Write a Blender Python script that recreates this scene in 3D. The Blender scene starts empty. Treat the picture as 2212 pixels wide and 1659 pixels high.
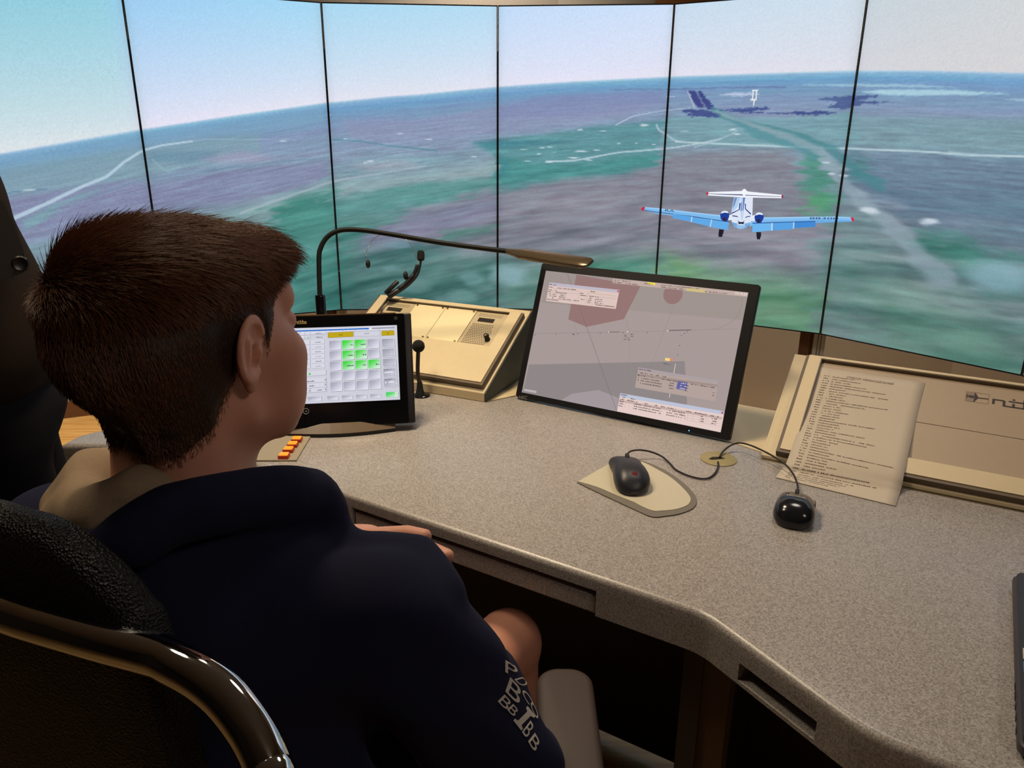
import bpy, math, random
import numpy as np
from mathutils import Matrix, Vector, Quaternion

# ------------------------------------------------------------------ camera, world, light, exposure
scene = bpy.context.scene
col = scene.collection
random.seed(7)
rng = np.random.default_rng(7)
R_ = math.radians

cam_d = bpy.data.cameras.new('camera')
cam = bpy.data.objects.new('camera', cam_d)
col.objects.link(cam)
cam_d.sensor_fit = 'HORIZONTAL'
cam_d.sensor_width = 36.0
cam_d.lens = 36.0 * 1620 / 2212
cam_d.clip_start = 0.02
cam.location = (0, 0, 1.38)
_p, _r = R_(18.45), R_(0.4)
_F = Vector((0, math.cos(_p), -math.sin(_p)))
_U = Vector((0, math.sin(_p), math.cos(_p)))
_X = Vector((1, 0, 0)) * math.cos(_r) + _U * math.sin(_r)
_Y = -Vector((1, 0, 0)) * math.sin(_r) + _U * math.cos(_r)
cam.matrix_world = Matrix(((_X.x, _Y.x, -_F.x, 0), (_X.y, _Y.y, -_F.y, 0), (_X.z, _Y.z, -_F.z, 1.38), (0, 0, 0, 1)))
scene.camera = cam

world = bpy.data.worlds.new('world')
scene.world = world
world.use_nodes = True
world.node_tree.nodes['Background'].inputs[0].default_value = (0.05, 0.042, 0.035, 1)
world.node_tree.nodes['Background'].inputs[1].default_value = 0.35

scene.view_settings.view_transform = 'Standard'
scene.view_settings.look = 'None'
scene.view_settings.gamma = 1
scene.view_settings.exposure = 0.0
scene.view_settings.use_curve_mapping = False


def area_light(name, loc, target, size, power, color, spread=180):
    d = bpy.data.lights.new(name, 'AREA')
    d.shape = 'DISK'
    d.size = size
    d.energy = power
    d.color = color
    d.spread = R_(spread)
    o = bpy.data.objects.new(name, d)
    col.objects.link(o)
    o.location = loc
    o.rotation_euler = (Vector(target) - Vector(loc)).to_track_quat('-Z', 'Y').to_euler()
    return o


WARM = (1.0, 0.80, 0.53)
area_light('ceiling_or_fill_light', (-0.42, 1.72, 2.70), (-0.30, 1.70, 0.8), 0.36, 11, WARM, 100)
area_light('ceiling_or_fill_light', (-0.95, 1.15, 2.70), (0.2, 1.2, 0.75), 0.36, 6, (1.0, 0.84, 0.62), 120)
area_light('ceiling_or_fill_light', (0.80, 1.80, 2.70), (0.75, 1.5, 0.75), 0.50, 3.6, (1.0, 0.90, 0.80), 110)
area_light('ceiling_or_fill_light', (-0.2, 3.56, 2.72), (-0.2, 3.72, 0.2), 0.16, 9, (1.0, 0.90, 0.80), 100)
area_light('ceiling_or_fill_light', (1.5, 3.02, 2.72), (1.35, 3.3, 0.2), 0.16, 9, (1.0, 0.88, 0.74), 75)
area_light('ceiling_or_fill_light', (-2.1, 2.9, 2.72), (-2.2, 3.0, 0.0), 0.16, 19, WARM, 90)
area_light('ceiling_or_fill_light', (1.5, -0.9, 2.72), (0.3, 0.9, 0.7), 0.60, 8.5, (1.0, 0.84, 0.72), 150)  # unseen lamp added behind the camera to fill the dark front faces


# ------------------------------------------------------------------ helpers
def S(r, g, b):
    def f(c):
        c /= 255.0
        return c / 12.92 if c <= 0.04045 else ((c + 0.055) / 1.055) ** 2.4
    return (f(r), f(g), f(b))


def lin(a):
    a = np.clip(np.asarray(a, float), 0, 1)
    return np.where(a <= 0.04045, a / 12.92, ((a + 0.055) / 1.055) ** 2.4)


def mat(name, rgb, rough=0.5, metal=0.0, spec=0.5, noise=0.0, nscale=200.0, bump=0.0, bscale=400.0,
        emit=None, estr=1.0, sss=0.0, sheen=0.0, coat=0.0):
    m = bpy.data.materials.new(name)
    m.use_nodes = True
    nt = m.node_tree
    b = nt.nodes['Principled BSDF']
    c = S(*rgb)
    b.inputs['Base Color'].default_value = (*c, 1)
    b.inputs['Roughness'].default_value = rough
    b.inputs['Metallic'].default_value = metal
    b.inputs['Specular IOR Level'].default_value = spec
    if coat:
        b.inputs['Coat Weight'].default_value = coat
        b.inputs['Coat Roughness'].default_value = 0.08
    if sss:
        b.inputs['Subsurface Weight'].default_value = sss
        b.inputs['Subsurface Radius'].default_value = (0.012, 0.005, 0.003)
        b.inputs['Subsurface Scale'].default_value = 1.0
    if sheen:
        b.inputs['Sheen Weight'].default_value = sheen
        b.inputs['Sheen Roughness'].default_value = 0.4
        b.inputs['Sheen Tint'].default_value = (*[min(1, x * 3 + .05) for x in c], 1)
    if emit:
        b.inputs['Emission Color'].default_value = (*S(*emit), 1)
        b.inputs['Emission Strength'].default_value = estr
    tc = nt.nodes.new('ShaderNodeTexCoord')
    if noise:
        n = nt.nodes.new('ShaderNodeTexNoise')
        n.inputs['Scale'].default_value = nscale
        n.inputs['Detail'].default_value = 4
        nt.links.new(tc.outputs['Object'], n.inputs['Vector'])
        mx = nt.nodes.new('ShaderNodeMix')
        mx.data_type = 'RGBA'
        mx.inputs[6].default_value = (*[x * (1 - noise) for x in c], 1)
        mx.inputs[7].default_value = (*[min(1, x * (1 + noise)) for x in c], 1)
        nt.links.new(n.outputs['Fac'], mx.inputs[0])
        nt.links.new(mx.outputs[2], b.inputs['Base Color'])
    if bump:
        n2 = nt.nodes.new('ShaderNodeTexNoise')
        n2.inputs['Scale'].default_value = bscale
        n2.inputs['Detail'].default_value = 3
        nt.links.new(tc.outputs['Object'], n2.inputs['Vector'])
        bp = nt.nodes.new('ShaderNodeBump')
        bp.inputs['Strength'].default_value = bump
        bp.inputs['Distance'].default_value = 0.001
        nt.links.new(n2.outputs['Fac'], bp.inputs['Height'])
        nt.links.new(bp.outputs['Normal'], b.inputs['Normal'])
    return m


def screen_mat(name, strength=1.0):
    """lit display: the picture is stored per vertex and given off as light"""
    m = bpy.data.materials.new(name)
    m.use_nodes = True
    nt = m.node_tree
    b = nt.nodes['Principled BSDF']
    b.inputs['Base Color'].default_value = (0.004, 0.004, 0.004, 1)
    b.inputs['Roughness'].default_value = 0.35
    b.inputs['Specular IOR Level'].default_value = 0.15
    a = nt.nodes.new('ShaderNodeAttribute')
    a.attribute_name = 'picture'
    nt.links.new(a.outputs['Color'], b.inputs['Emission Color'])
    b.inputs['Emission Strength'].default_value = strength
    return m


def print_mat(name, rough=0.7):
    m = bpy.data.materials.new(name)
    m.use_nodes = True
    nt = m.node_tree
    b = nt.nodes['Principled BSDF']
    b.inputs['Roughness'].default_value = rough
    a = nt.nodes.new('ShaderNodeAttribute')
    a.attribute_name = 'picture'
    nt.links.new(a.outputs['Color'], b.inputs['Base Color'])
    return m


class MB:
    def __init__(s):
        s.v, s.f = [], []

    def add(s, vs, fs, M=None):
        k = len(s.v)
        s.v += [tuple(M @ Vector(q)) if M else tuple(q) for q in vs]
        s.f += [tuple(i + k for i in q) for q in fs]
        return s

    def box(s, x0, x1, y0, y1, z0, z1, M=None):
        vs = [(x, y, z) for z in (z0, z1) for y in (y0, y1) for x in (x0, x1)]
        return s.add(vs, [(0, 2, 3, 1), (4, 5, 7, 6), (0, 1, 5, 4), (2, 6, 7, 3), (0, 4, 6, 2), (1, 3, 7, 5)], M)

    def prism(s, poly, z0, z1, M=None):
        n = len(poly)
        a = sum(poly[i][0] * poly[(i + 1) % n][1] - poly[(i + 1) % n][0] * poly[i][1] for i in range(n))
        if a < 0:
            poly = poly[::-1]
        vs = [(x, y, z0) for x, y in poly] + [(x, y, z1) for x, y in poly]
        return s.add(vs, [tuple(range(n - 1, -1, -1)), tuple(range(n, 2 * n))] +
                     [(i, (i + 1) % n, n + (i + 1) % n, n + i) for i in range(n)], M)

    def rbox(s, x0, x1, y0, y1, z0, z1, r=0.004, M=None, seg=4, rz=None):
        """box with rounded vertical edges (rz) and a rounded top and bottom rim (r)"""
        rz = rz or r
        def ring(ins, z):
            out = []
            rr = max(rz - ins, 0.0002)
            for cx, cy, a0 in ((x1 - ins - rr, y1 - ins - rr, 0), (x0 + ins + rr, y1 - ins - rr, 90), (x0 + ins + rr, y0 + ins + rr, 180), (x1 - ins - rr, y0 + ins + rr, 270)):
                for k in range(seg + 1):
                    a = R_(a0 + 90 * k / seg)
                    out.append((cx + rr * math.cos(a), cy + rr * math.sin(a), z))
            return out
        rings = []
        for k in range(4):
            a = R_(90 * k / 3)
            rings.append(ring(r * (1 - math.sin(a)), z0 + r * (1 - math.cos(a))))
        for k in range(4):
            a = R_(90 * k / 3)
            rings.append(ring(r * (1 - math.cos(a)), z1 - r * (1 - math.sin(a))))
        return s.loft(rings, M, cap=True)

    def loft(s, rings, M=None, cap=True, closed=True):
        n = len(rings[0])
        vs = [p for q in rings for p in q]
        fs = []
        for i in range(len(rings) - 1):
            for j in range(n if closed else n - 1):
                a, b = i * n + j, i * n + (j + 1) % n
                fs.append((a, b, b + n, a + n))
        if cap:
            fs.append(tuple(range(n - 1, -1, -1)))
            fs.append(tuple(range((len(rings) - 1) * n, len(rings) * n)))
        return s.add(vs, fs, M)

    def tube(s, path, r, n=10, M=None, cap=True, flat=None):
        P = [Vector(p) for p in path]
        rs = r if isinstance(r, (list, tuple)) else [r] * len(P)
        T = []
        for i in range(len(P)):
            T.append((P[min(i + 1, len(P) - 1)] - P[max(i - 1, 0)]).normalized())
        up = Vector((0, 0, 1)) if abs(T[0].z) < 0.9 else Vector((1, 0, 0))
        N = (up - T[0] * up.dot(T[0])).normalized()
        rings = []
        for i in range(len(P)):
            if i:
                N = (N - T[i] * N.dot(T[i])).normalized()
            B = T[i].cross(N)
            fl = flat or 1.0
            rings.append([tuple(P[i] + (N * math.cos(2 * math.pi * k / n) * fl + B * math.sin(2 * math.pi * k / n)) * rs[i]) for k in range(n)])
        return s.loft(rings, M, cap)

    def lathe(s, prof, M=None, n=24):
        """profile of (radius, z) turned about z"""
        rings = [[(r * math.cos(2 * math.pi * k / n), r * math.sin(2 * math.pi * k / n), z) for k in range(n)] for r, z in prof]
        return s.loft(rings, M, True)

    def ell(s, c, r, n=16, M=None):
        prof = [(max(1e-4, math.sin(math.pi * k / n)), -math.cos(math.pi * k / n)) for k in range(n + 1)]
        T = Matrix.Translation(c) @ Matrix.Diagonal((*r, 1))
        return s.lathe(prof, (M @ T) if M else T, n=max(12, n))

    def build(s, name, m, parent=None, smooth=False, loc=None, angle=40):
        me = bpy.data.meshes.new(name)
        me.from_pydata(s.v, [], s.f)
        me.materials.append(m)
        o = bpy.data.objects.new(name, me)
        col.objects.link(o)
        if parent is not None:
            o.parent = parent
        if loc:
            o.location = loc
        if smooth:
            me.polygons.foreach_set('use_smooth', [True] * len(me.polygons))
            me.set_sharp_from_angle(angle=R_(angle))
        return o


def thing(name, label, cat, loc=(0, 0, 0), yaw=0.0, group=None):
    o = bpy.data.objects.new(name, None)
    col.objects.link(o)
    o.empty_display_size = 0.05
    o.location = loc
    o.rotation_euler = (0, 0, R_(yaw))
    o['label'] = label
    o['category'] = cat
    if group:
        o['group'] = group
    return o


def tag(o, label, cat, group=None):
    o['label'] = label
    o['category'] = cat
    if group:
        o['group'] = group
    return o


def struct(o):
    o['kind'] = 'structure'
    return o


def smooth_path(pts, k=6):
    """Catmull-Rom through the points"""
    P = [Vector(p) for p in pts]
    P = [P[0] * 2 - P[1]] + P + [P[-1] * 2 - P[-2]]
    out = []
    for i in range(1, len(P) - 2):
        for j in range(k):
            t = j / k
            a, b, c, d = P[i - 1], P[i], P[i + 1], P[i + 2]
            out.append(0.5 * ((2 * b) + (c - a) * t + (2 * a - 5 * b + 4 * c - d) * t * t + (3 * b - a - 3 * c + d) * t ** 3))
    out.append(P[-2])
    return out


def slope(tilt, z0):
    """local frame of a board that rises away from the viewer at a tilt: u across, v up the board, w off it"""
    return Matrix.Translation((0, 0, z0)) @ Matrix.Rotation(R_(tilt), 4, 'X')


_text_cache = {}


def text_geo(txt):
    if txt in _text_cache:
        return _text_cache[txt]
    c = bpy.data.curves.new('lettering', 'FONT')
    c.body = txt
    c.size = 1.0
    o = bpy.data.objects.new('lettering', c)
    col.objects.link(o)
    dg = bpy.context.evaluated_depsgraph_get()
    me = bpy.data.meshes.new_from_object(o.evaluated_get(dg))
    vs = [(v.co.x, v.co.y) for v in me.vertices]
    fs = [tuple(p.vertices) for p in me.polygons]
    bpy.data.objects.remove(o)
    bpy.data.curves.remove(c)
    bpy.data.meshes.remove(me)
    x0, x1 = min(v[0] for v in vs), max(v[0] for v in vs)
    y0, y1 = min(v[1] for v in vs), max(v[1] for v in vs)
    vs = [((x - x0) / (x1 - x0), (y - y0) / (y1 - y0)) for x, y in vs]
    _text_cache[txt] = (vs, fs)
    return vs, fs


class Picture:
    """flat print on a surface: coloured shapes in the surface's own (u, v) metres"""
    def __init__(s, step=0.00004, base=0.0002):
        s.v, s.f, s.c, s.step, s.k = [], [], [], step, base

    def shape(s, pts, faces, rgb, up=True):
        n = len(s.v)
        if up:
            s.k += s.step
        s.v += [(x, y, s.k) for x, y in pts]
        for f in faces:
            a = 0.0
            for i in range(len(f)):
                p, q = pts[f[i]], pts[f[(i + 1) % len(f)]]
                a += p[0] * q[1] - q[0] * p[1]
            f = f if a >= 0 else f[::-1]
            s.f.append(tuple(i + n for i in f))
            s.c.append(rgb)

    def poly(s, pts, rgb, up=True):
        s.shape(pts, [tuple(range(len(pts)))], rgb, up)

    def line(s, a, b, w, rgb, up=False):
        dx, dy = b[0] - a[0], b[1] - a[1]
        l = math.hypot(dx, dy) or 1
        nx, ny = -dy / l * w / 2, dx / l * w / 2
        s.poly([(a[0] + nx, a[1] + ny), (a[0] - nx, a[1] - ny), (b[0] - nx, b[1] - ny), (b[0] + nx, b[1] + ny)], rgb, up)

    def rect(s, u0, v0, u1, v1, rgb, up=True):
        s.poly([(u0, v0), (u1, v0), (u1, v1), (u0, v1)], rgb, up)

    def text(s, txt, o, ex, h, rgb, up=True):
        """lettering that fills the parallelogram o, o+ex, o+h"""
        vs, fs = text_geo(txt)
        s.shape([(o[0] + x * ex[0] + y * h[0], o[1] + x * ex[1] + y * h[1]) for x, y in vs], fs, rgb, up)

    def marks(s, a, b, h, rgb, fill=0.8, seed=0, up=True):
        """a run of print too small to read: short strokes of varied length from a to b"""
        r = random.Random(seed)
        if up:
            s.k += s.step
        dx, dy = b[0] - a[0], b[1] - a[1]
        l = math.hypot(dx, dy)
        ux, uy = dx / l, dy / l
        x = 0.0
        while x < l:
            wl = h * r.uniform(0.35, 0.8)
            if r.random() < fill:
                hh = h * r.uniform(0.55, 1.0)
                p = (a[0] + ux * x, a[1] + uy * x)
                e = min(wl, l - x)
                q = (p[0] + ux * e, p[1] + uy * e)
                nx, ny = -uy * hh, ux * hh
                s.poly([p, q, (q[0] + nx, q[1] + ny), (p[0] + nx, p[1] + ny)], rgb, False)
            x += wl + h * 0.28

    def build(s, name, m, parent, M=None):
        me = bpy.data.meshes.new(name)
        me.from_pydata([tuple(M @ Vector(q)) if M else q for q in s.v], [], s.f)
        me.materials.append(m)
        at = me.attributes.new('picture', 'FLOAT_COLOR', 'CORNER')
        buf = np.ones((len(me.loops), 4), np.float32)
        i = 0
        cc = lin(np.array(s.c, float) / 255.0)
        for f, c in zip(s.f, cc):
            buf[i:i + len(f), :3] = c
            i += len(f)
        at.data.foreach_set('color', buf.ravel())
        o = bpy.data.objects.new(name, me)
        col.objects.link(o)
        o.parent = parent
        return o


# ------------------------------------------------------------------ materials
def laminate():
    m = mat('speckled_laminate', (176, 163, 146), rough=0.3, spec=0.55)
    nt = m.node_tree
    b = nt.nodes['Principled BSDF']
    tc = nt.nodes.new('ShaderNodeTexCoord')
    def noise(scale, det):
        n = nt.nodes.new('ShaderNodeTexNoise')
        n.inputs['Scale'].default_value = scale
        n.inputs['Detail'].default_value = det
        nt.links.new(tc.outputs['Object'], n.inputs['Vector'])
        return n
    n1, n2, n3 = noise(430, 2), noise(640, 2), noise(14, 3)
    r1 = nt.nodes.new('ShaderNodeValToRGB')
    r1.color_ramp.elements[0].position, r1.color_ramp.elements[0].color = 0.30, (*S(120, 113, 110), 1)
    r1.color_ramp.elements[1].position, r1.color_ramp.elements[1].color = 0.68, (*S(178, 172, 168), 1)
    e = r1.color_ramp.elements.new(0.47)
    e.color = (*S(151, 144, 139), 1)
    nt.links.new(n1.outputs['Fac'], r1.inputs['Fac'])
    r2 = nt.nodes.new('ShaderNodeValToRGB')
    r2.color_ramp.elements[0].position, r2.color_ramp.elements[0].color = 0.30, (0.62, 0.60, 0.58, 1)
    r2.color_ramp.elements[1].position, r2.color_ramp.elements[1].color = 0.40, (1, 1, 1, 1)
    nt.links.new(n2.outputs['Fac'], r2.inputs['Fac'])
    mx = nt.nodes.new('ShaderNodeMix')
    mx.data_type, mx.blend_type = 'RGBA', 'MULTIPLY'
    mx.inputs[0].default_value = 1.0
    nt.links.new(r1.outputs['Color'], mx.inputs[6])
    nt.links.new(r2.outputs['Color'], mx.inputs[7])
    nt.links.new(mx.outputs[2], b.inputs['Base Color'])
    rr = nt.nodes.new('ShaderNodeMapRange')
    rr.inputs['To Min'].default_value, rr.inputs['To Max'].default_value = 0.27, 0.37
    nt.links.new(n3.outputs['Fac'], rr.inputs['Value'])
    nt.links.new(rr.outputs['Result'], b.inputs['Roughness'])
    return m


def wood_floor():
    m = mat('floor_wood', (196, 150, 88), rough=0.35)
    nt = m.node_tree
    b = nt.nodes['Principled BSDF']
    tc = nt.nodes.new('ShaderNodeTexCoord')
    mp = nt.nodes.new('ShaderNodeMapping')
    mp.inputs['Scale'].default_value = (1.2, 14, 1)
    nt.links.new(tc.outputs['Object'], mp.inputs['Vector'])
    n = nt.nodes.new('ShaderNodeTexNoise')
    n.inputs['Scale'].default_value = 3
    n.inputs['Detail'].default_value = 6
    nt.links.new(mp.outputs['Vector'], n.inputs['Vector'])
    r = nt.nodes.new('ShaderNodeValToRGB')
    r.color_ramp.elements[0].position, r.color_ramp.elements[0].color = 0.3, (*S(172, 130, 76), 1)
    r.color_ramp.elements[1].position, r.color_ramp.elements[1].color = 0.7, (*S(208, 172, 114), 1)
    nt.links.new(n.outputs['Fac'], r.inputs['Fac'])
    nt.links.new(r.outputs['Color'], b.inputs['Base Color'])
    return m


M_LAM = laminate()
M_CREAM = mat('cream_board', (206, 188, 152), rough=0.5, noise=0.04, nscale=60)
M_CREAM_DK = mat('edge_band', (96, 80, 62), rough=0.5, noise=0.08, nscale=90)
M_PLATE = mat('painted_steel_plate', (232, 218, 178), rough=0.38, noise=0.02, nscale=300)
M_PLATE2 = mat('grey_steel_plate', (186, 170, 138), rough=0.42, noise=0.03, nscale=300)
M_HOLE = mat('dark_hole', (30, 24, 18), rough=0.9, noise=0.1)
M_BLACK = mat('black_plastic', (22, 21, 24), rough=0.38, noise=0.1, nscale=300, bump=0.05, bscale=900)
M_BLACKG = mat('gloss_black_plastic', (14, 14, 17), rough=0.13, noise=0.1, nscale=60)
M_BLACKM = mat('matte_black_rubber', (20, 19, 20), rough=0.62, noise=0.1, nscale=300)
M_CHROME = mat('chrome', (225, 225, 228), rough=0.05, metal=1.0, noise=0.02, nscale=8)
M_STEEL = mat('brushed_steel', (170, 168, 165), rough=0.3, metal=1.0, noise=0.08, nscale=80)
M_BRASS = mat('screw_metal', (190, 170, 120), rough=0.25, metal=1.0, noise=0.05)
M_WALL = mat('wall_paint', (186, 174, 156), rough=0.85, noise=0.03, nscale=6, bump=0.1, bscale=300)
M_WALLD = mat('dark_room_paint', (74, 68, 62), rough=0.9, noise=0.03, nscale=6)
M_BASE = mat('baseboard_wood', (108, 74, 52), rough=0.5, noise=0.12, nscale=30)
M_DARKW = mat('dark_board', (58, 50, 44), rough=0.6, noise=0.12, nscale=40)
M_CONS_SIDE = mat('shaded_grey_board', (58, 58, 53), rough=0.6, noise=0.05, nscale=60)  # grey side board, darkened further to hold the shade falling on it
M_BEZEL = mat('display_bezel', (14, 16, 26), rough=0.4, noise=0.1, nscale=200)
M_SCREEN = screen_mat('lit_display', 1.0)
M_PRINT = print_mat('printed_ink')
M_FLOOR = wood_floor()

# ------------------------------------------------------------------ room shell
NB = [(-1.8438,2.4032),(-1.3677,2.902),(-0.744,3.196),(-0.066,3.245),(0.6096,3.1724),(1.2,2.836),(1.651,2.316),(1.8568,1.6592)]
ZB, ZT = 0.647, 1.855

m = MB()
m.box(-4.4, 4.2, -3.2, 5.0, -0.06, 0.0)
struct(m.build('floor', M_FLOOR))
m = MB()
m.box(-4.4, 4.2, -3.2, 5.0, 2.86, 2.92)
struct(m.build('ceiling', mat('ceiling_paint', (120, 110, 98), rough=0.9, noise=0.03, nscale=5)))
wall_line = [(-4.3, 2.6), (-2.1, 3.62), (-0.72, 3.86), (0.2, 3.80), (1.14, 3.49), (1.9, 3.1), (4.15, 0.9)]
m = MB()
th = 0.08
back = [(x + 0.02, y + th) for x, y in wall_line]
m.prism(wall_line + back[::-1], 0.0, 2.86)
struct(m.build('wall_back', M_WALL))
m = MB()
front = [(x - 0.006, y - 0.014) for x, y in wall_line]
m.prism(front + [(x, y - 0.0005) for x, y in wall_line][::-1], 0.0, 0.085)
struct(m.build('baseboard_back', M_BASE))
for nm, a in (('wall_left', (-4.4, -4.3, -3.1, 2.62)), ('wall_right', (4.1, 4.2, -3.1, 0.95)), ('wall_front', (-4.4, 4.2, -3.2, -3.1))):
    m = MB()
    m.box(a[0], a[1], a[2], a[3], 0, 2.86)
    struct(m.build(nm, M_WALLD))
# wooden strip high on the back wall, right of the centre
m = MB()
p0, p1 = Vector((0.62, 3.655, 0)), Vector((1.12, 3.48, 0))
d = (p1 - p0).normalized()
nrm = Vector((d.y, -d.x, 0))
for i in range(2):
    a, b_ = p0 + nrm * (0.006 + 0.002), p1 + nrm * 0.008
    c_, e_ = a + nrm * 0.012, b_ + nrm * 0.012
m.prism([(a.x, a.y), (b_.x, b_.y), (e_.x, e_.y), (c_.x, c_.y)], 1.6, 2.4)
struct(m.build('trim_1', mat('orange_wood_panel', (190, 128, 72), rough=0.5, noise=0.15, nscale=12)))

# ceiling lamps (downlights above the frame; the rear one is added fill)
M_RING = mat('white_metal', (220, 216, 208), rough=0.4, noise=0.02)
M_DIFF = mat('lamp_diffuser', (250, 235, 205), rough=0.4, noise=0.01, emit=(255, 214, 150), estr=1.5)
for lx, ly, where in ((-0.42, 1.72, 'above the left console'), (-0.95, 1.15, 'above the left end of the desk'), (0.80, 1.80, 'above the right console'), (-0.2, 3.56, 'behind the middle of the screen wall'), (1.5, 3.02, 'behind the right side of the screen wall'), (-2.1, 2.9, 'behind the left side of the screen wall'), (1.5, -0.9, 'added at the back of the room as unseen fill')):
    t = thing('ceiling_or_fill_lamp', 'round white ceiling downlight ' + where, 'ceiling lamp', (lx, ly, 2.86))
    m = MB()
    m.lathe([(0.085, -0.001), (0.11, -0.001), (0.11, -0.012), (0.09, -0.03), (0.085, -0.03)])
    m.build('trim_ring', M_RING, t, True)
    m = MB()
    m.lathe([(0.001, -0.002), (0.082, -0.002), (0.082, -0.02), (0.001, -0.024)])
    m.build('diffuser', M_DIFF, t, True)


# ------------------------------------------------------------------ the picture on the video wall
def vnoise(x, y, seed=0):
    xi, yi = np.floor(x).astype(np.int64), np.floor(y).astype(np.int64)
    fx, fy = x - xi, y - yi
    fx, fy = fx * fx * (3 - 2 * fx), fy * fy * (3 - 2 * fy)
    def h(a, b):
        k = (a * 374761393 + b * 668265263 + seed * 1442695041) & 0xFFFFFFFF
        k = ((k ^ (k >> 13)) * 1274126177) & 0xFFFFFFFF
        return ((k ^ (k >> 16)) & 0xFFFF) / 65535.0
    return (h(xi, yi) * (1 - fx) + h(xi + 1, yi) * fx) * (1 - fy) + (h(xi, yi + 1) * (1 - fx) + h(xi + 1, yi + 1) * fx) * fy


def fbm(x, y, seed, octv=4):
    o, a, tot = 0, 0.5, 0
    for k in range(octv):
        o = o + a * vnoise(x * 2 ** k, y * 2 ** k, seed + k)
        tot += a
        a *= 0.55
    return o / tot


def seg_dist(px, py, a, b):
    dx, dy = b[0] - a[0], b[1] - a[1]
    t = np.clip(((px - a[0]) * dx + (py - a[1]) * dy) / (dx * dx + dy * dy + 1e-12), 0, 1)
    return np.hypot(px - a[0] - t * dx, py - a[1] - t * dy), t


HZ = [(0.2172,0.5318),(0.3338,0.5475),(0.9895,0.6113),(1.4639,0.6551),(1.9788,0.6998),(2.1951,0.7126),(2.3851,0.7236),(2.521,0.7287),(2.7941,0.7446),(2.9997,0.7559),(3.3423,0.7688),(3.7453,0.78),(4.0097,0.7868),(4.5299,0.7879),(4.9947,0.7876),(5.3337,0.7776),(5.7491,0.76),(5.9028,0.7525)]
TOPC = [(0, (125, 196, 216)), (0.9, (140, 205, 224)), (1.03, (150, 204, 242)), (1.9, (160, 214, 244)), (2.05, (166, 216, 242)), (2.95, (178, 220, 244)), (3.05, (192, 220, 250)), (3.95, (204, 224, 250)), (4.05, (196, 220, 238)), (4.9, (204, 222, 236)), (5.05, (198, 212, 220)), (6, (208, 212, 214)), (7, (206, 208, 208))]
HZC = [(0, (226, 230, 232)), (0.95, (216, 226, 232)), (1.05, (232, 228, 245)), (1.95, (230, 228, 242)), (2.5, (228, 228, 240)), (3.5, (230, 228, 246)), (4.5, (226, 224, 236)), (4.95, (222, 222, 232)), (5.05, (214, 214, 220)), (7, (214, 208, 206))]
GRC = [(0.0, (176, 206, 226)), (0.008, (122, 176, 208)), (0.022, (104, 158, 198)), (0.05, (116, 152, 186)), (0.10, (128, 150, 180)), (0.17, (124, 150, 172)), (0.26, (122, 152, 166)), (0.40, (122, 134, 148)), (0.55, (112, 132, 142)), (0.80, (104, 132, 136))]
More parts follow.
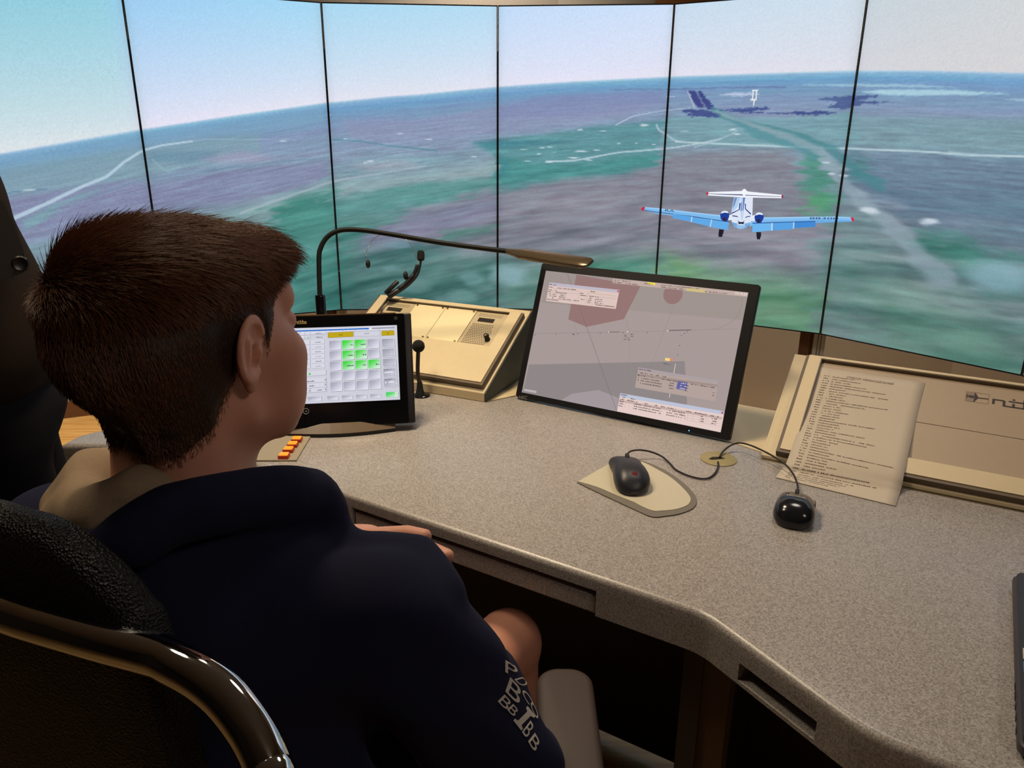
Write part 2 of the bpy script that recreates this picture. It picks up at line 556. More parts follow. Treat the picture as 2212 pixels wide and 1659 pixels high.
# (polygon on the wall, colour, soft edge in metres, opacity, roughness of the outline)
FIELDS = [
    ([(0.986,0.598),(1.977,0.6854),(1.9715,0.6421),(0.9884,0.5604),(0.3182,0.4981),(0.3311,0.5391)], (116, 162, 190), .012, .7, .02),
    ([(0.3208,0.5066),(0.9765,0.5605),(1.2589,0.5851),(1.6023,0.6),(1.5927,0.5429),(0.9532,0.4697),(0.2919,0.4152)], (120, 158, 170), .02, .75, .02),
    ([(1.0304,0.5441),(1.3714,0.5504),(1.3659,0.5222),(1.1967,0.5132),(1.0241,0.5168)], (100, 142, 164), .012, .7, .02),
    ([(1.2698,0.5226),(1.4936,0.5488),(1.6925,0.5281),(1.5873,0.5112),(1.3398,0.5124)], (150, 152, 178), .015, .8, .02),
    ([(0.2958,0.4274),(0.9283,0.4661),(1.0195,0.4477),(1.384,0.4894),(1.9683,0.5092),(1.9602,0.4442),(1.5656,0.3819),(1.2332,0.3441),(0.6805,0.3212),(0.2526,0.2908)], (126, 130, 164), .02, .8, .03),
    ([(0.3552,0.3675),(0.6444,0.43),(0.7829,0.4463),(0.5251,0.3879),(0.3854,0.3353)], (112, 158, 168), .01, .8, .02),
    ([(1.259,0.3509),(1.9455,0.4368),(2.7879,0.4956),(3,0.522),(3,0.4606),(2.1084,0.4054),(1.6646,0.3499),(1.5453,0.2611),(1.2396,0.2551)], (140, 166, 170), .03, .75, .03),
    ([(1.0232,0.363),(1.5636,0.37),(1.6502,0.2581),(1.4975,-0.023),(0.913,0.0137)], (90, 138, 140), .04, .5, .03),
    ([(1.642,0.3731),(1.7795,0.4086),(1.9849,0.421),(2.0089,0.3899),(2.0346,0.2479),(2.0025,-0.0342),(1.5807,-0.0112),(1.5349,0.1995)], (52, 128, 118), .03, .9, .04),
    ([(2.0005,0.3899),(2.3345,0.4288),(2.6735,0.4493),(3,0.4622),(3.0001,0.4218),(2.7855,0.3982),(2.5852,0.3745),(2.4412,0.343),(2.1,0.3274),(1.9949,0.3432)], (76, 140, 138), .014, .9, .035),
    ([(1.9931,0.3276),(2.4407,0.3352),(2.3226,0.2796),(2.0881,0.2155),(2.0025,-0.0342),(1.9501,-0.0314)], (56, 126, 116), .025, .85, .04),
    ([(2.031,0.2156),(2.4938,0.2713),(3.0002,0.311),(3.0006,-0.0574),(2.0006,-0.0514)], (58, 118, 112), .03, .7, .04),
    ([(2.0775,0.1173),(2.7802,0.1895),(3.0003,0.1807),(3.0006,-0.0574),(2.0594,-0.0517)], (70, 116, 112), .04, .6, .04),
    ([(2.8177,0.5714),(2.9999,0.59),(3.2939,0.6061),(3.5958,0.6336),(3.9995,0.6551),(3.9874,0.5794),(3.9638,0.5051),(3.7466,0.4765),(3.3563,0.4524),(3.158,0.4262),(3.0001,0.4155),(3,0.522),(2.9577,0.5447)], (78, 142, 148), .012, .85, .03),
    ([(3,0.5266),(3.0993,0.5302),(3.2412,0.5082),(3.6322,0.5181),(3.9584,0.5497),(3.9641,0.5021),(3.7186,0.4794),(3.3283,0.446),(3.0001,0.4155)], (62, 136, 134), .014, .8, .03),
    ([(2.8458,0.5775),(3.0282,0.5857),(3.4061,0.5843),(3.0989,0.5634),(2.9577,0.5568)], (58, 126, 140), .01, .8, .02),
    ([(3,0.5297),(3.0853,0.5225),(3.0714,0.4842),(3.0144,0.4607)], (56, 128, 138), .012, .7, .02),
    ([(2.0796,0.6426),(2.5162,0.6474),(2.9998,0.6936),(3.6172,0.709),(3.9935,0.7024),(3.622,0.6483),(3.0702,0.6082),(2.7904,0.5953),(2.4012,0.5731),(2.1278,0.587)], (136, 146, 178), .015, .75, .02),
    ([(2.9998,0.6907),(3.2893,0.7302),(3.9617,0.7449),(3.9802,0.7024),(3.4842,0.6654),(2.9998,0.6525)], (126, 136, 178), .012, .6, .02),
    ([(2.119,0.5048),(2.4529,0.5207),(2.5073,0.4981),(2.2272,0.4792)], (158, 168, 182), .015, .7, .02),
    ([(2.4396,0.3193),(2.6706,0.3746),(3.0001,0.4155),(3.3565,0.4493),(3.7191,0.4733),(3.9778,0.5021),(4.0138,0.5471),(4.6971,0.5676),(4.8052,0.4617),(4.8967,0.3235),(4.9657,0.1816),(4.5254,0.1265),(3.98,0.1777),(3.5151,0.163),(3.0003,0.1807),(2.4924,0.2472),(2.2078,0.2717)], (126, 127, 140), .02, .92, .03),
    ([(2.1793,0.2717),(2.4401,0.3272),(2.7849,0.3746),(3.0001,0.3983),(3.0002,0.327),(2.5797,0.2632),(2.2025,0.2153)], (120, 124, 150), .02, .8, .03),
    ([(2.6377,0.2712),(3.0002,0.3014),(2.9566,0.2789),(2.6657,0.2469)], (56, 122, 110), .014, .9, .03),
    ([(3.2457,0.3612),(3.6406,0.4114),(3.7219,0.4428),(3.4743,0.3633),(3.3049,0.3142)], (146, 146, 158), .03, .5, .03),
    ([(3.0003,0.1807),(3.456,0.1787),(3.9866,0.194),(4.0034,-0.0212),(3.0005,-0.0399)], (84, 136, 126), .035, .85, .05),
    ([(3.3693,0.161),(3.7443,0.1907),(3.981,0.1696),(3.9896,0.0958),(3.6658,0.0908)], (58, 138, 112), .03, .8, .04),
    ([(3.9859,0.2004),(4.4059,0.1824),(5.0355,0.1571),(5.0359,-0.0544),(4.0055,-0.0381)], (92, 150, 118), .03, .9, .05),
    ([(4.0601,0.197),(4.2936,0.1845),(4.2479,0.1104),(4.0131,0.0968)], (90, 150, 100), .03, .8, .04),
    ([(3.9856,0.6594),(4.3239,0.6657),(4.6782,0.6581),(5.0244,0.6765),(5.0524,0.5733),(3.9829,0.572)], (106, 156, 164), .012, .75, .025),
    ([(5.015,0.6663),(5.7856,0.653),(5.9412,0.6447),(5.9711,0.5607),(5.0286,0.5705)], (112, 152, 160), .015, .7, .03),
    ([(5.0297,0.5665),(5.9731,0.5553),(6.0316,0.4073),(5.4256,0.4024),(5.0387,0.4398)], (92, 116, 140), .03, .7, .04),
    ([(5.2005,0.4717),(6.0028,0.4732),(6.0703,0.3186),(5.4703,0.3274)], (84, 118, 138), .03, .55, .05),
    ([(4.9823,0.3688),(5.2452,0.3138),(6.1389,0.1617),(6.2386,-0.0668),(4.9834,-0.0603)], (98, 132, 130), .04, .7, .05),
    ([(4.949,0.4096),(5.2028,0.379),(5.4642,0.2746),(5.2756,0.2059),(4.9751,0.298)], (98, 134, 136), .03, .5, .05),
    ([(5.3731,0.3544),(5.5718,0.3462),(5.8498,0.2897),(6.1094,0.2292),(6.0898,0.274),(5.8407,0.202),(5.6159,0.2725),(5.4564,0.3004)], (60, 128, 116), .025, .9, .05),
    ([(4.7842,0.5575),(4.8791,0.5584),(4.9893,0.4382),(4.9823,0.3688),(4.872,0.3794),(4.8052,0.4617)], (66, 138, 122), .02, .85, .03),
    ([(4.8113,0.434),(4.9425,0.4371),(4.9757,0.3965),(4.8478,0.3787)], (84, 160, 116), .02, .8, .03),
    ([(5.0297,0.5665),(5.106,0.5544),(5.1932,0.4976),(5.0773,0.4814)], (70, 128, 132), .02, .7, .03),
    ([(5.1548,0.1961),(5.6312,0.1562),(6.076,0.0541),(6.2386,-0.0668),(5.3504,-0.0589)], (84, 142, 122), .04, .6, .05),
    ([(4.0917,0.1825),(4.4111,0.1514),(4.3661,0.0853),(4.0474,0.0657)], (104, 150, 118), .03, .5, .04),
    # far lakes, dark woods, runway
    ([(5.0292,0.7295),(5.1951,0.7324),(5.4732,0.7256),(5.708,0.7111),(5.5569,0.7115),(5.2665,0.7154),(5.1304,0.7202)], (164, 204, 220), .004, .97, .006),
    ([(4.7063,0.7514),(5.0041,0.7513),(5.3234,0.7416),(5.4915,0.731),(5.238,0.7375),(5.0061,0.7437)], (156, 196, 216), .003, .85, .006),
    ([(5.6936,0.6992),(5.7695,0.7002),(5.8899,0.6941),(5.8915,0.6898),(5.7721,0.6926)], (156, 192, 210), .003, .8, .004),
    ([(4.0432,0.6837),(4.2147,0.6857),(4.283,0.6742),(4.3292,0.6657),(4.3249,0.6602),(4.1642,0.6634),(4.1195,0.6706),(4.1351,0.6762)], (62, 78, 134), .002, .95, .012),
    ([(4.2814,0.6839),(4.3985,0.6848),(4.5613,0.6907),(4.58,0.6839),(4.4763,0.6776),(4.5645,0.6745),(4.6505,0.6742),(4.8168,0.6775),(4.9559,0.673),(4.8191,0.667),(4.7726,0.6645),(4.7596,0.6698),(4.5777,0.6704),(4.4514,0.675),(4.3216,0.6796)], (62, 80, 136), .002, .95, .012),
    ([(4.8207,0.7113),(4.9675,0.7177),(5.1304,0.7202),(5.1318,0.7152),(5.0161,0.707),(5.194,0.697),(5.043,0.6965),(4.9763,0.6819),(4.884,0.6875),(4.9267,0.7002),(4.8794,0.7069)], (70, 92, 142), .002, .9, .014),
    ([(4.1147,0.7408),(4.1524,0.7418),(4.188,0.7193),(4.2245,0.6912),(4.1816,0.6914),(4.1516,0.7112)], (58, 70, 130), .002, .97, .004),
    ([(4.1633,0.7403),(4.1873,0.7414),(4.2312,0.7161),(4.2891,0.6853),(4.2361,0.6856),(4.1996,0.7136)], (58, 70, 130), .002, .97, .004),
    ([(3.9876,0.7491),(4.4121,0.7511),(4.659,0.7493),(4.6601,0.7441),(4.3102,0.7469),(3.9882,0.7449)], (92, 110, 160), .002, .6, .006),
    ([(3.6814,0.7476),(3.961,0.7505),(3.9615,0.7463),(3.695,0.7447)], (96, 116, 160), .002, .6, .006),
    ([(4.3134,0.7278),(4.3897,0.7338),(4.4662,0.7317),(4.4677,0.7236),(4.3917,0.723)], (180, 196, 224), .003, .8, .012),
]
# (line on the wall, half widths in metres, colour, opacity)
ROADS = [
    ([(0.3163,0.3691),(0.4894,0.4086),(0.6728,0.453),(0.7911,0.4769),(0.8898,0.5182),(0.9723,0.5443),(1.0171,0.555),(1.0923,0.5658),(1.2457,0.5782)], (.010, .005), (182, 206, 222), .9),
    ([(1.2457,0.5782),(1.3301,0.5853),(1.4997,0.5828),(1.7015,0.586),(1.8045,0.5818)], (.003, .002), (160, 190, 210), .6),
    ([(0.2997,0.4397),(0.4201,0.4489),(0.5016,0.4494)], (.003, .003), (84, 128, 158), .7),
    ([(0.6617,0.4136),(0.9515,0.4629),(1.2381,0.4849),(1.6902,0.5136),(2.0115,0.5271)], (.003, .003), (98, 140, 160), .5),
    ([(1.037,0.5236),(1.0666,0.5028),(1.098,0.4887),(1.1709,0.5022)], (.006, .006), (150, 182, 192), .5),
    ([(1.4586,0.3541),(1.7253,0.4018),(1.9459,0.4398),(2.0582,0.4546),(2.3385,0.4795),(2.5634,0.5012)], (.009, .004), (172, 186, 196), .55),
    ([(2.0183,0.5837),(2.1818,0.5798),(2.3454,0.5654),(2.6356,0.5513)], (.004, .005), (86, 138, 152), .7),
    ([(3.2973,0.5177),(3.4651,0.5217),(3.6031,0.5359),(3.7398,0.5501),(4.0116,0.5633),(4.1772,0.5777),(4.3358,0.5958)], (.006, .004), (186, 206, 216), .85),
    ([(3.7046,0.6369),(3.8101,0.6662),(3.9694,0.6824),(4.1332,0.6889)], (.004, .002), (184, 200, 222), .8),
    ([(3.9426,0.6376),(3.9635,0.6203),(4.0056,0.6087),(4.0503,0.5915),(4.0932,0.5844)], (.006, .005), (180, 200, 214), .8),
    ([(4.0651,0.5857),(4.3384,0.5802),(4.6957,0.5744),(5.0035,0.5715),(5.3541,0.5677),(5.6053,0.5612),(5.8172,0.5607),(5.9707,0.5618)], (.005, .005), (186, 208, 216), .92),
    ([(4.1785,0.5691),(4.2972,0.5885),(4.3858,0.61),(4.415,0.6213)], (.006, .006), (168, 190, 206), .6),
    ([(5.5023,0.5682),(5.6046,0.5635),(5.7225,0.557)], (.006, .004), (170, 194, 206), .6),
    ([(4.268,0.6854),(4.4049,0.649),(4.5395,0.6106),(4.7428,0.5816),(4.8437,0.5581)], (.010, .022), (84, 142, 152), .7),
    ([(4.4039,0.6545),(4.5855,0.6312),(4.7992,0.5981),(4.9357,0.5656),(5.0701,0.5078),(5.2005,0.4717)], (.004, .022), (72, 132, 140), .7),
    ([(4.2821,0.6798),(4.4832,0.6407),(4.6894,0.6043),(4.8658,0.565),(4.9484,0.5122),(5.0899,0.4349),(5.2767,0.3693),(5.4642,0.2746),(5.5864,0.2313)], (.004, .034), (150, 170, 182), .62),
    ([(4.1119,0.7409),(4.1341,0.7197),(4.1602,0.6901)], (.003, .004), (190, 186, 206), .9),
    ([(4.1633,0.7403),(4.188,0.7193),(4.2192,0.6912)], (.002, .003), (126, 130, 164), .9),
    ([(4.4797,0.7396),(4.5072,0.7393)], (.003, .003), (250, 246, 246), 1),
    ([(4.4822,0.7395),(4.4825,0.7114)], (.003, .003), (252, 248, 246), 1),
    ([(4.4997,0.7393),(4.5026,0.7112)], (.003, .003), (252, 248, 246), 1),
    ([(4.4747,0.7128),(4.5049,0.7125)], (.003, .003), (252, 248, 246), 1),
    ([(4.4926,0.7113),(4.4929,0.6965)], (.0035, .003), (252, 248, 246), 1),
    ([(4.3004,0.7279),(4.5168,0.7285)], (.002, .002), (196, 206, 228), .7),
    ([(4.4151,0.7065),(4.4447,0.7386)], (.0015, .0015), (168, 178, 212), .7),
    ([(4.5777,0.6704),(4.6035,0.6891)], (.002, .002), (150, 160, 196), .6),
    ([(4.5879,0.7423),(4.6447,0.7259)], (.0015, .0015), (160, 166, 200), .6),
    ([(3.9907,0.7251),(4.0403,0.7248)], (.002, .002), (190, 198, 222), .8),
    ([(4.4791,0.6626),(4.6784,0.6568),(4.8901,0.6616)], (.003, .003), (150, 180, 200), .5),
]
# pale flecks: villages, ponds (centre, half sizes in metres, colour, opacity)
FLECKS = [(c, r, k, a) for c, r, k, a in zip(
    [(2.2306,0.5156),(2.2024,0.5095),(2.0869,0.5869),(2.845,0.5338),(3.1554,0.5562),(3.2676,0.5612),(3.3234,0.5645),(3.2542,0.5416),(3.3521,0.5466),(3.519,0.5505),(3.6017,0.5554),(3.3253,0.5193),(3.1844,0.5185),(3.4645,0.5322),(3.5484,0.5251),(3.7373,0.5768),(3.8462,0.5802),(3.9415,0.5777),(3.8671,0.6374),(3.6244,0.6176),(3.5006,0.6216),(4.3836,0.6226),(4.4118,0.6101),(4.9017,0.5318),(4.9522,0.4961),(5.0244,0.4934),(5.1735,0.3978),(5.4755,0.3817),(0.4401,0.4484),(0.4193,0.4464),(1.7262,0.5788),(2.0009,0.6626),(2.4173,0.6058),(2.5817,0.5856),(3.0749,0.1286),(2.8374,0.1112),(2.7767,0.0473),(2.3762,0.2312),(2.3267,0.1495),(2.4533,0.0825),(4.8763,0.2504),(5.8245,0.2507),(3.4762,0.3318),(1.6256,0.1008),(1.8072,0.2219),(2.4149,0.3745),(5.7655,0.0644),(2.6573,0.0308),(4.7479,0.078),(4.116,0.6192)],
    [(.03, .006), (.016, .004), (.01, .003), (.014, .004), (.025, .003), (.02, .003), (.02, .003), (.016, .004), (.02, .004), (.04, .006), (.02, .004), (.03, .004), (.02, .003), (.04, .004), (.03, .004), (.014, .003), (.012, .003), (.012, .003), (.03, .006), (.02, .003), (.02, .004), (.02, .005), (.02, .004), (.026, .006), (.03, .006), (.03, .005), (.035, .014), (.03, .012), (.02, .003), (.03, .003), (.02, .003), (.012, .003), (.03, .003), (.02, .003), (.08, .045), (.05, .03), (.06, .03), (.05, .012), (.04, .012), (.08, .03), (.05, .014), (.10, .05), (.12, .03), (.08, .03), (.10, .03), (.05, .012), (.08, .05), (.06, .03), (.08, .03), (.03, .004)],
    [(214, 224, 234)] * 34 + [(150, 188, 198), (140, 184, 188), (128, 176, 172), (126, 166, 178), (120, 160, 168), (122, 166, 166), (146, 158, 166), (146, 180, 196), (142, 146, 158), (104, 168, 166), (110, 166, 164), (120, 156, 164), (120, 164, 148), (122, 162, 164), (120, 158, 130), (190, 208, 218)],
    [.8] * 34 + [.75, .5, .6, .5, .5, .5, .5, .75, .4, .5, .5, .5, .4, .5, .4, .6])]


def lerp_table(x, tab):
    xs = [q[0] for q in tab]
    return np.stack([np.interp(x, xs, [q[1][k] for q in tab]) for k in range(3)], -1)


def paint_wall(s, t):
    hz = np.interp(s, [q[0] for q in HZ], [q[1] for q in HZ])
    d = hz - t
    X, Z = s * 0.68, t * 1.208
    sky_k = np.clip(-d / (1.02 - hz), 0, 1)[:, None]
    sky = lerp_table(s, HZC) * (1 - sky_k ** 0.8) + lerp_table(s, TOPC) * sky_k ** 0.8
    g = lerp_table(np.clip(d, 0, 1), GRC)
    dd = np.log(np.clip(d, 0, 1) + 0.03)
    per = 1.0 / (np.clip(d, 0, 1) + 0.06)
    n1 = fbm(s * 2.2 + 3, dd * 7, 3, 4)[:, None] - 0.5
    n2 = fbm(s * 9 + 7, dd * 34 + s * 1.5, 11, 3)[:, None] - 0.5
    n3 = fbm(s * 26, dd * 110 + s * 2, 23, 2)[:, None] - 0.5
    g = g + n1 * np.array([-16, 8, -4]) + n2 * np.array([12, 16, 16])
    amp = np.clip(d * 3, 0.12, 1.0)
    wx = (fbm(s * 9, dd * 26, 31, 3) - 0.5) * amp
    wz = (fbm(s * 7 + 40, dd * 22, 37, 3) - 0.5) * amp
    for poly, c, soft, op, rough in FIELDS:
        q = np.array(poly) * (0.68, 1.208)
        pad = soft + rough * 2 + 0.02
        sel = np.where((X > q[:, 0].min() - pad * 2) & (X < q[:, 0].max() + pad * 2) & (Z > q[:, 1].min() - pad) & (Z < q[:, 1].max() + pad))[0]
        if not len(sel):
            continue
        x, z = X[sel] + wx[sel] * rough * 5, Z[sel] + wz[sel] * rough * .8
        if soft < .005:
            x = x + (fbm(s[sel] * 55, t[sel] * 320, 91, 3) - .5) * .05 * min(1, rough / .01)
            z = z + (fbm(s[sel] * 45 + 9, t[sel] * 260, 97, 3) - .5) * .012 * min(1, rough / .01)
        ins = np.zeros(len(sel), bool)
        dist = np.full(len(sel), 9.0)
        for i in range(len(q)):
            a, b = q[i], q[(i + 1) % len(q)]
            ds, _ = seg_dist(x, z, a, b)
            dist = np.minimum(dist, ds)
            cr = ((a[1] > z) != (b[1] > z)) & (x < (b[0] - a[0]) * (z - a[1]) / (b[1] - a[1] + 1e-12) + a[0])
            ins ^= cr
        sd = np.where(ins, dist, -dist)
        k = np.clip(sd / (soft * (1 + 1.6 * np.clip(d[sel] * 2 - .3, 0, 1))) * 0.5 + 0.5, 0, 1)
        k = (k * k * (3 - 2 * k) * op)[:, None]
        g[sel] = g[sel] * (1 - k) + np.array(c) * k
    n4 = fbm(s * 5 + 11, dd * 46 + s * 3, 53, 3)[:, None] - 0.5
    g[:, 0] += 8 * np.clip((g[:, 1] - g[:, 0]) / 60, 0, 1)
    fade = np.clip((d - .25) * 4, 0, 1)[:, None]
    n5 = fbm(s * 2.6 + 5 + dd * .6, dd * 22 + s * 2.2, 71, 3)[:, None] - 0.5
    g = g + (n2 * np.array([12, 18, 18]) + n3 * np.array([16, 18, 18]) * (1 - fade) + n4 * np.array([16, 30, 26]) + n5 * fade * np.array([70, 56, 58]) + 5) * np.clip(d * 6, 0.3, 1)[:, None]
    for line, w, c, op in ROADS:
        q = np.array(line) * (0.68, 1.208)
        pad = max(w) * 3 + 0.03
        sel = np.where((X > q[:, 0].min() - pad) & (X < q[:, 0].max() + pad) & (Z > q[:, 1].min() - pad) & (Z < q[:, 1].max() + pad))[0]
        if not len(sel):
            continue
        big = max(w) > 0.012
        x, z = X[sel] + wx[sel] * (.05 if big else .012), Z[sel] + wz[sel] * (.02 if big else .003)
        best = np.zeros(len(sel))
        n = len(q) - 1
        for i in range(n):
            ds, tt = seg_dist(x, z, q[i], q[i + 1])
            ww = w[0] + (w[1] - w[0]) * (i + tt) / n
            best = np.maximum(best, np.clip(1.5 - ds / (ww if big else ww * .62), 0, 1))
        k = (best * best * (3 - 2 * best) * op)[:, None]
        g[sel] = g[sel] * (1 - k) + np.array(c) * k
    for ctr, r, c, op in FLECKS:
        cx_, cz_ = ctr[0] * 0.68, ctr[1] * 1.208
        sel = np.where((np.abs(X - cx_) < r[0] * 2.4) & (np.abs(Z - cz_) < r[1] * 3))[0]
        if not len(sel):
            continue
        x, z = X[sel] + wx[sel] * .05, Z[sel] + wz[sel] * .02
        sz_ = .62 if r[1] < .008 else 1.0
        rr = np.hypot((x - cx_) / (r[0] * sz_), (z - cz_) / (r[1] * sz_))
        k = np.clip(1.45 - rr, 0, 1)
        k = (k * k * (3 - 2 * k) * op)[:, None]
        g[sel] = g[sel] * (1 - k) + np.array(c) * k
    # haze at the horizon line, panel by panel brightness of the displays
    k = np.clip(d / 0.004 + 0.5, 0, 1)[:, None]
    out = sky * (1 - k) + g * k
    fr = s - np.floor(s)
    edge = np.minimum(fr, 1 - fr) * 0.68
    out = out * (1 - 0.10 * np.exp(-edge / 0.012))[:, None]
    out = out * (0.97 + 0.06 * vnoise(s * 900, t * 1500, 5))[:, None]
    low = np.clip((0.35 - t) / 0.35, 0, 1)[:, None]
    return out * (1 - 0.10 * low)


def display_panel(i):
    a, b = Vector((*NB[i], 0)), Vector((*NB[i + 1], 0))
    w = (b - a).length
    yaw = math.degrees(math.atan2(b.y - a.y, b.x - a.x))
    names = ['leftmost tall display of the curved screen wall, greenish sky and a pale road',
             'tall display of the screen wall behind the boy\'s head, sky over mauve fields',
             'tall display behind the curved desk lamp, sky over teal-green fields',
             'tall display straight behind the monitor\'s left half, settlement and road in its picture',
             'tall display showing the tail of a white and blue aeroplane',
             'tall display right of the aeroplane, lakes on its horizon',
             'sliver of the tall display at the right end of the screen wall']
    t_ = thing('wall_display', names[i], 'display', (a.x, a.y, ZB), yaw)
    g = 0.0012
    m = MB()
    m.box(g, w - g, 0.004, 0.075, 0, ZT - ZB)
    m.build('housing', M_BEZEL, t_)
    m = MB()
    m.box(w * .2, w * .8, 0.0752, 0.10, .2, ZT - ZB - .2)
    m.build('back_cover', M_BEZEL, t_)
    m = MB()
    e, H = 0.0042, ZT - ZB
    oo, ii = [(g, 0), (w - g, 0), (w - g, H), (g, H)], [(e, e), (w - e, e), (w - e, H - e), (e, H - e)]
    m.loft([[(x, 0.004, z) for x, z in oo], [(x, -0.003, z) for x, z in oo], [(x, -0.003, z) for x, z in ii], [(x, 0.004, z) for x, z in ii], [(x, 0.004, z) for x, z in oo]], cap=False)
    m.build('bezel', M_BEZEL, t_)
    nx, nz = (210, 360) if 0 < i < 6 else (150, 300)
    u = np.linspace(e / w, 1 - e / w, nx)
    v = np.linspace(e / H, 1 - e / H, nz)
    uu, vv = np.meshgrid(u, v)
    uu, vv = uu.ravel(), vv.ravel()
    co = np.stack([uu * w, np.zeros_like(uu), vv * H], 1)
    idx = np.arange(nx * nz).reshape(nz, nx)
    q = np.stack([idx[:-1, :-1], idx[:-1, 1:], idx[1:, 1:], idx[1:, :-1]], -1).reshape(-1, 4)
    me = bpy.data.meshes.new('screen_image')
    me.vertices.add(len(co))
    me.vertices.foreach_set('co', co.ravel())
    me.loops.add(q.size)
    me.loops.foreach_set('vertex_index', q.ravel().astype(np.int32))
    me.polygons.add(len(q))
    me.polygons.foreach_set('loop_start', np.arange(0, q.size, 4, dtype=np.int32))
    me.update(calc_edges=True)
    c = paint_wall(i + uu, vv)
    at = me.attributes.new('picture', 'FLOAT_COLOR', 'POINT')
    rgba = np.ones((len(co), 4), np.float32)
    rgba[:, :3] = lin(c / 255.0)
    at.data.foreach_set('color', rgba.ravel())
    me.materials.append(M_SCREEN)
    o = bpy.data.objects.new('screen_image', me)
    col.objects.link(o)
    o.parent = t_
    return t_, w


panels = [display_panel(i) for i in range(7)]

# uprights that carry the displays, one behind each joint
M_ALU = mat('aluminium_profile', (206, 210, 214), rough=0.45, metal=0.2, noise=0.05, nscale=60)
post_at = ['behind the far left joint of the screen wall', 'behind the display joint by the boy\'s head', 'behind the joint above the black touch panel', 'behind the joint above the cream left console', 'behind the joint above the monitor', 'standing clear below the screens, right of the monitor']
for i in range(0, 6):
    a = Vector((*NB[i], 0))
    d = Vector((a.x, a.y, 0)).normalized()
    p = a + d * 0.13
    yaw = math.degrees(math.atan2(d.y, d.x)) - 90
    t_ = thing('screen_stand', 'aluminium upright ' + post_at[i], 'stand', (p.x, p.y, 0), yaw)
    m = MB()
    sec = [(-.0225, -.0225), (-.008, -.0225), (-.008, -.014), (-.003, -.014), (-.003, -.0225), (.003, -.0225), (.003, -.014), (.008, -.014), (.008, -.0225), (.0225, -.0225), (.0225, .0225), (-.0225, .0225)]
    m.prism(sec, 0.012, 1.7)
    m.build('profile', M_ALU, t_)
    m = MB()
    m.rbox(-0.11, 0.11, -0.03, 0.22, 0, 0.012, 0.002)
    m.build('foot_plate', M_ALU, t_)
    m = MB()
    m.prism([(-.075, -.02), (-.035, -.02), (-.035, -.01), (-.0225, -.01), (-.0225, .02), (-.075, .02)], 0.012, 1.66)
    m.build('mounting_rail', M_BASE, t_)
    for z in (0.75, 1.5):
        m = MB()
        m.box(-0.09, 0.09, -0.0395, -0.0227, z, z + 0.05)
        m.build('bracket', M_ALU, t_)

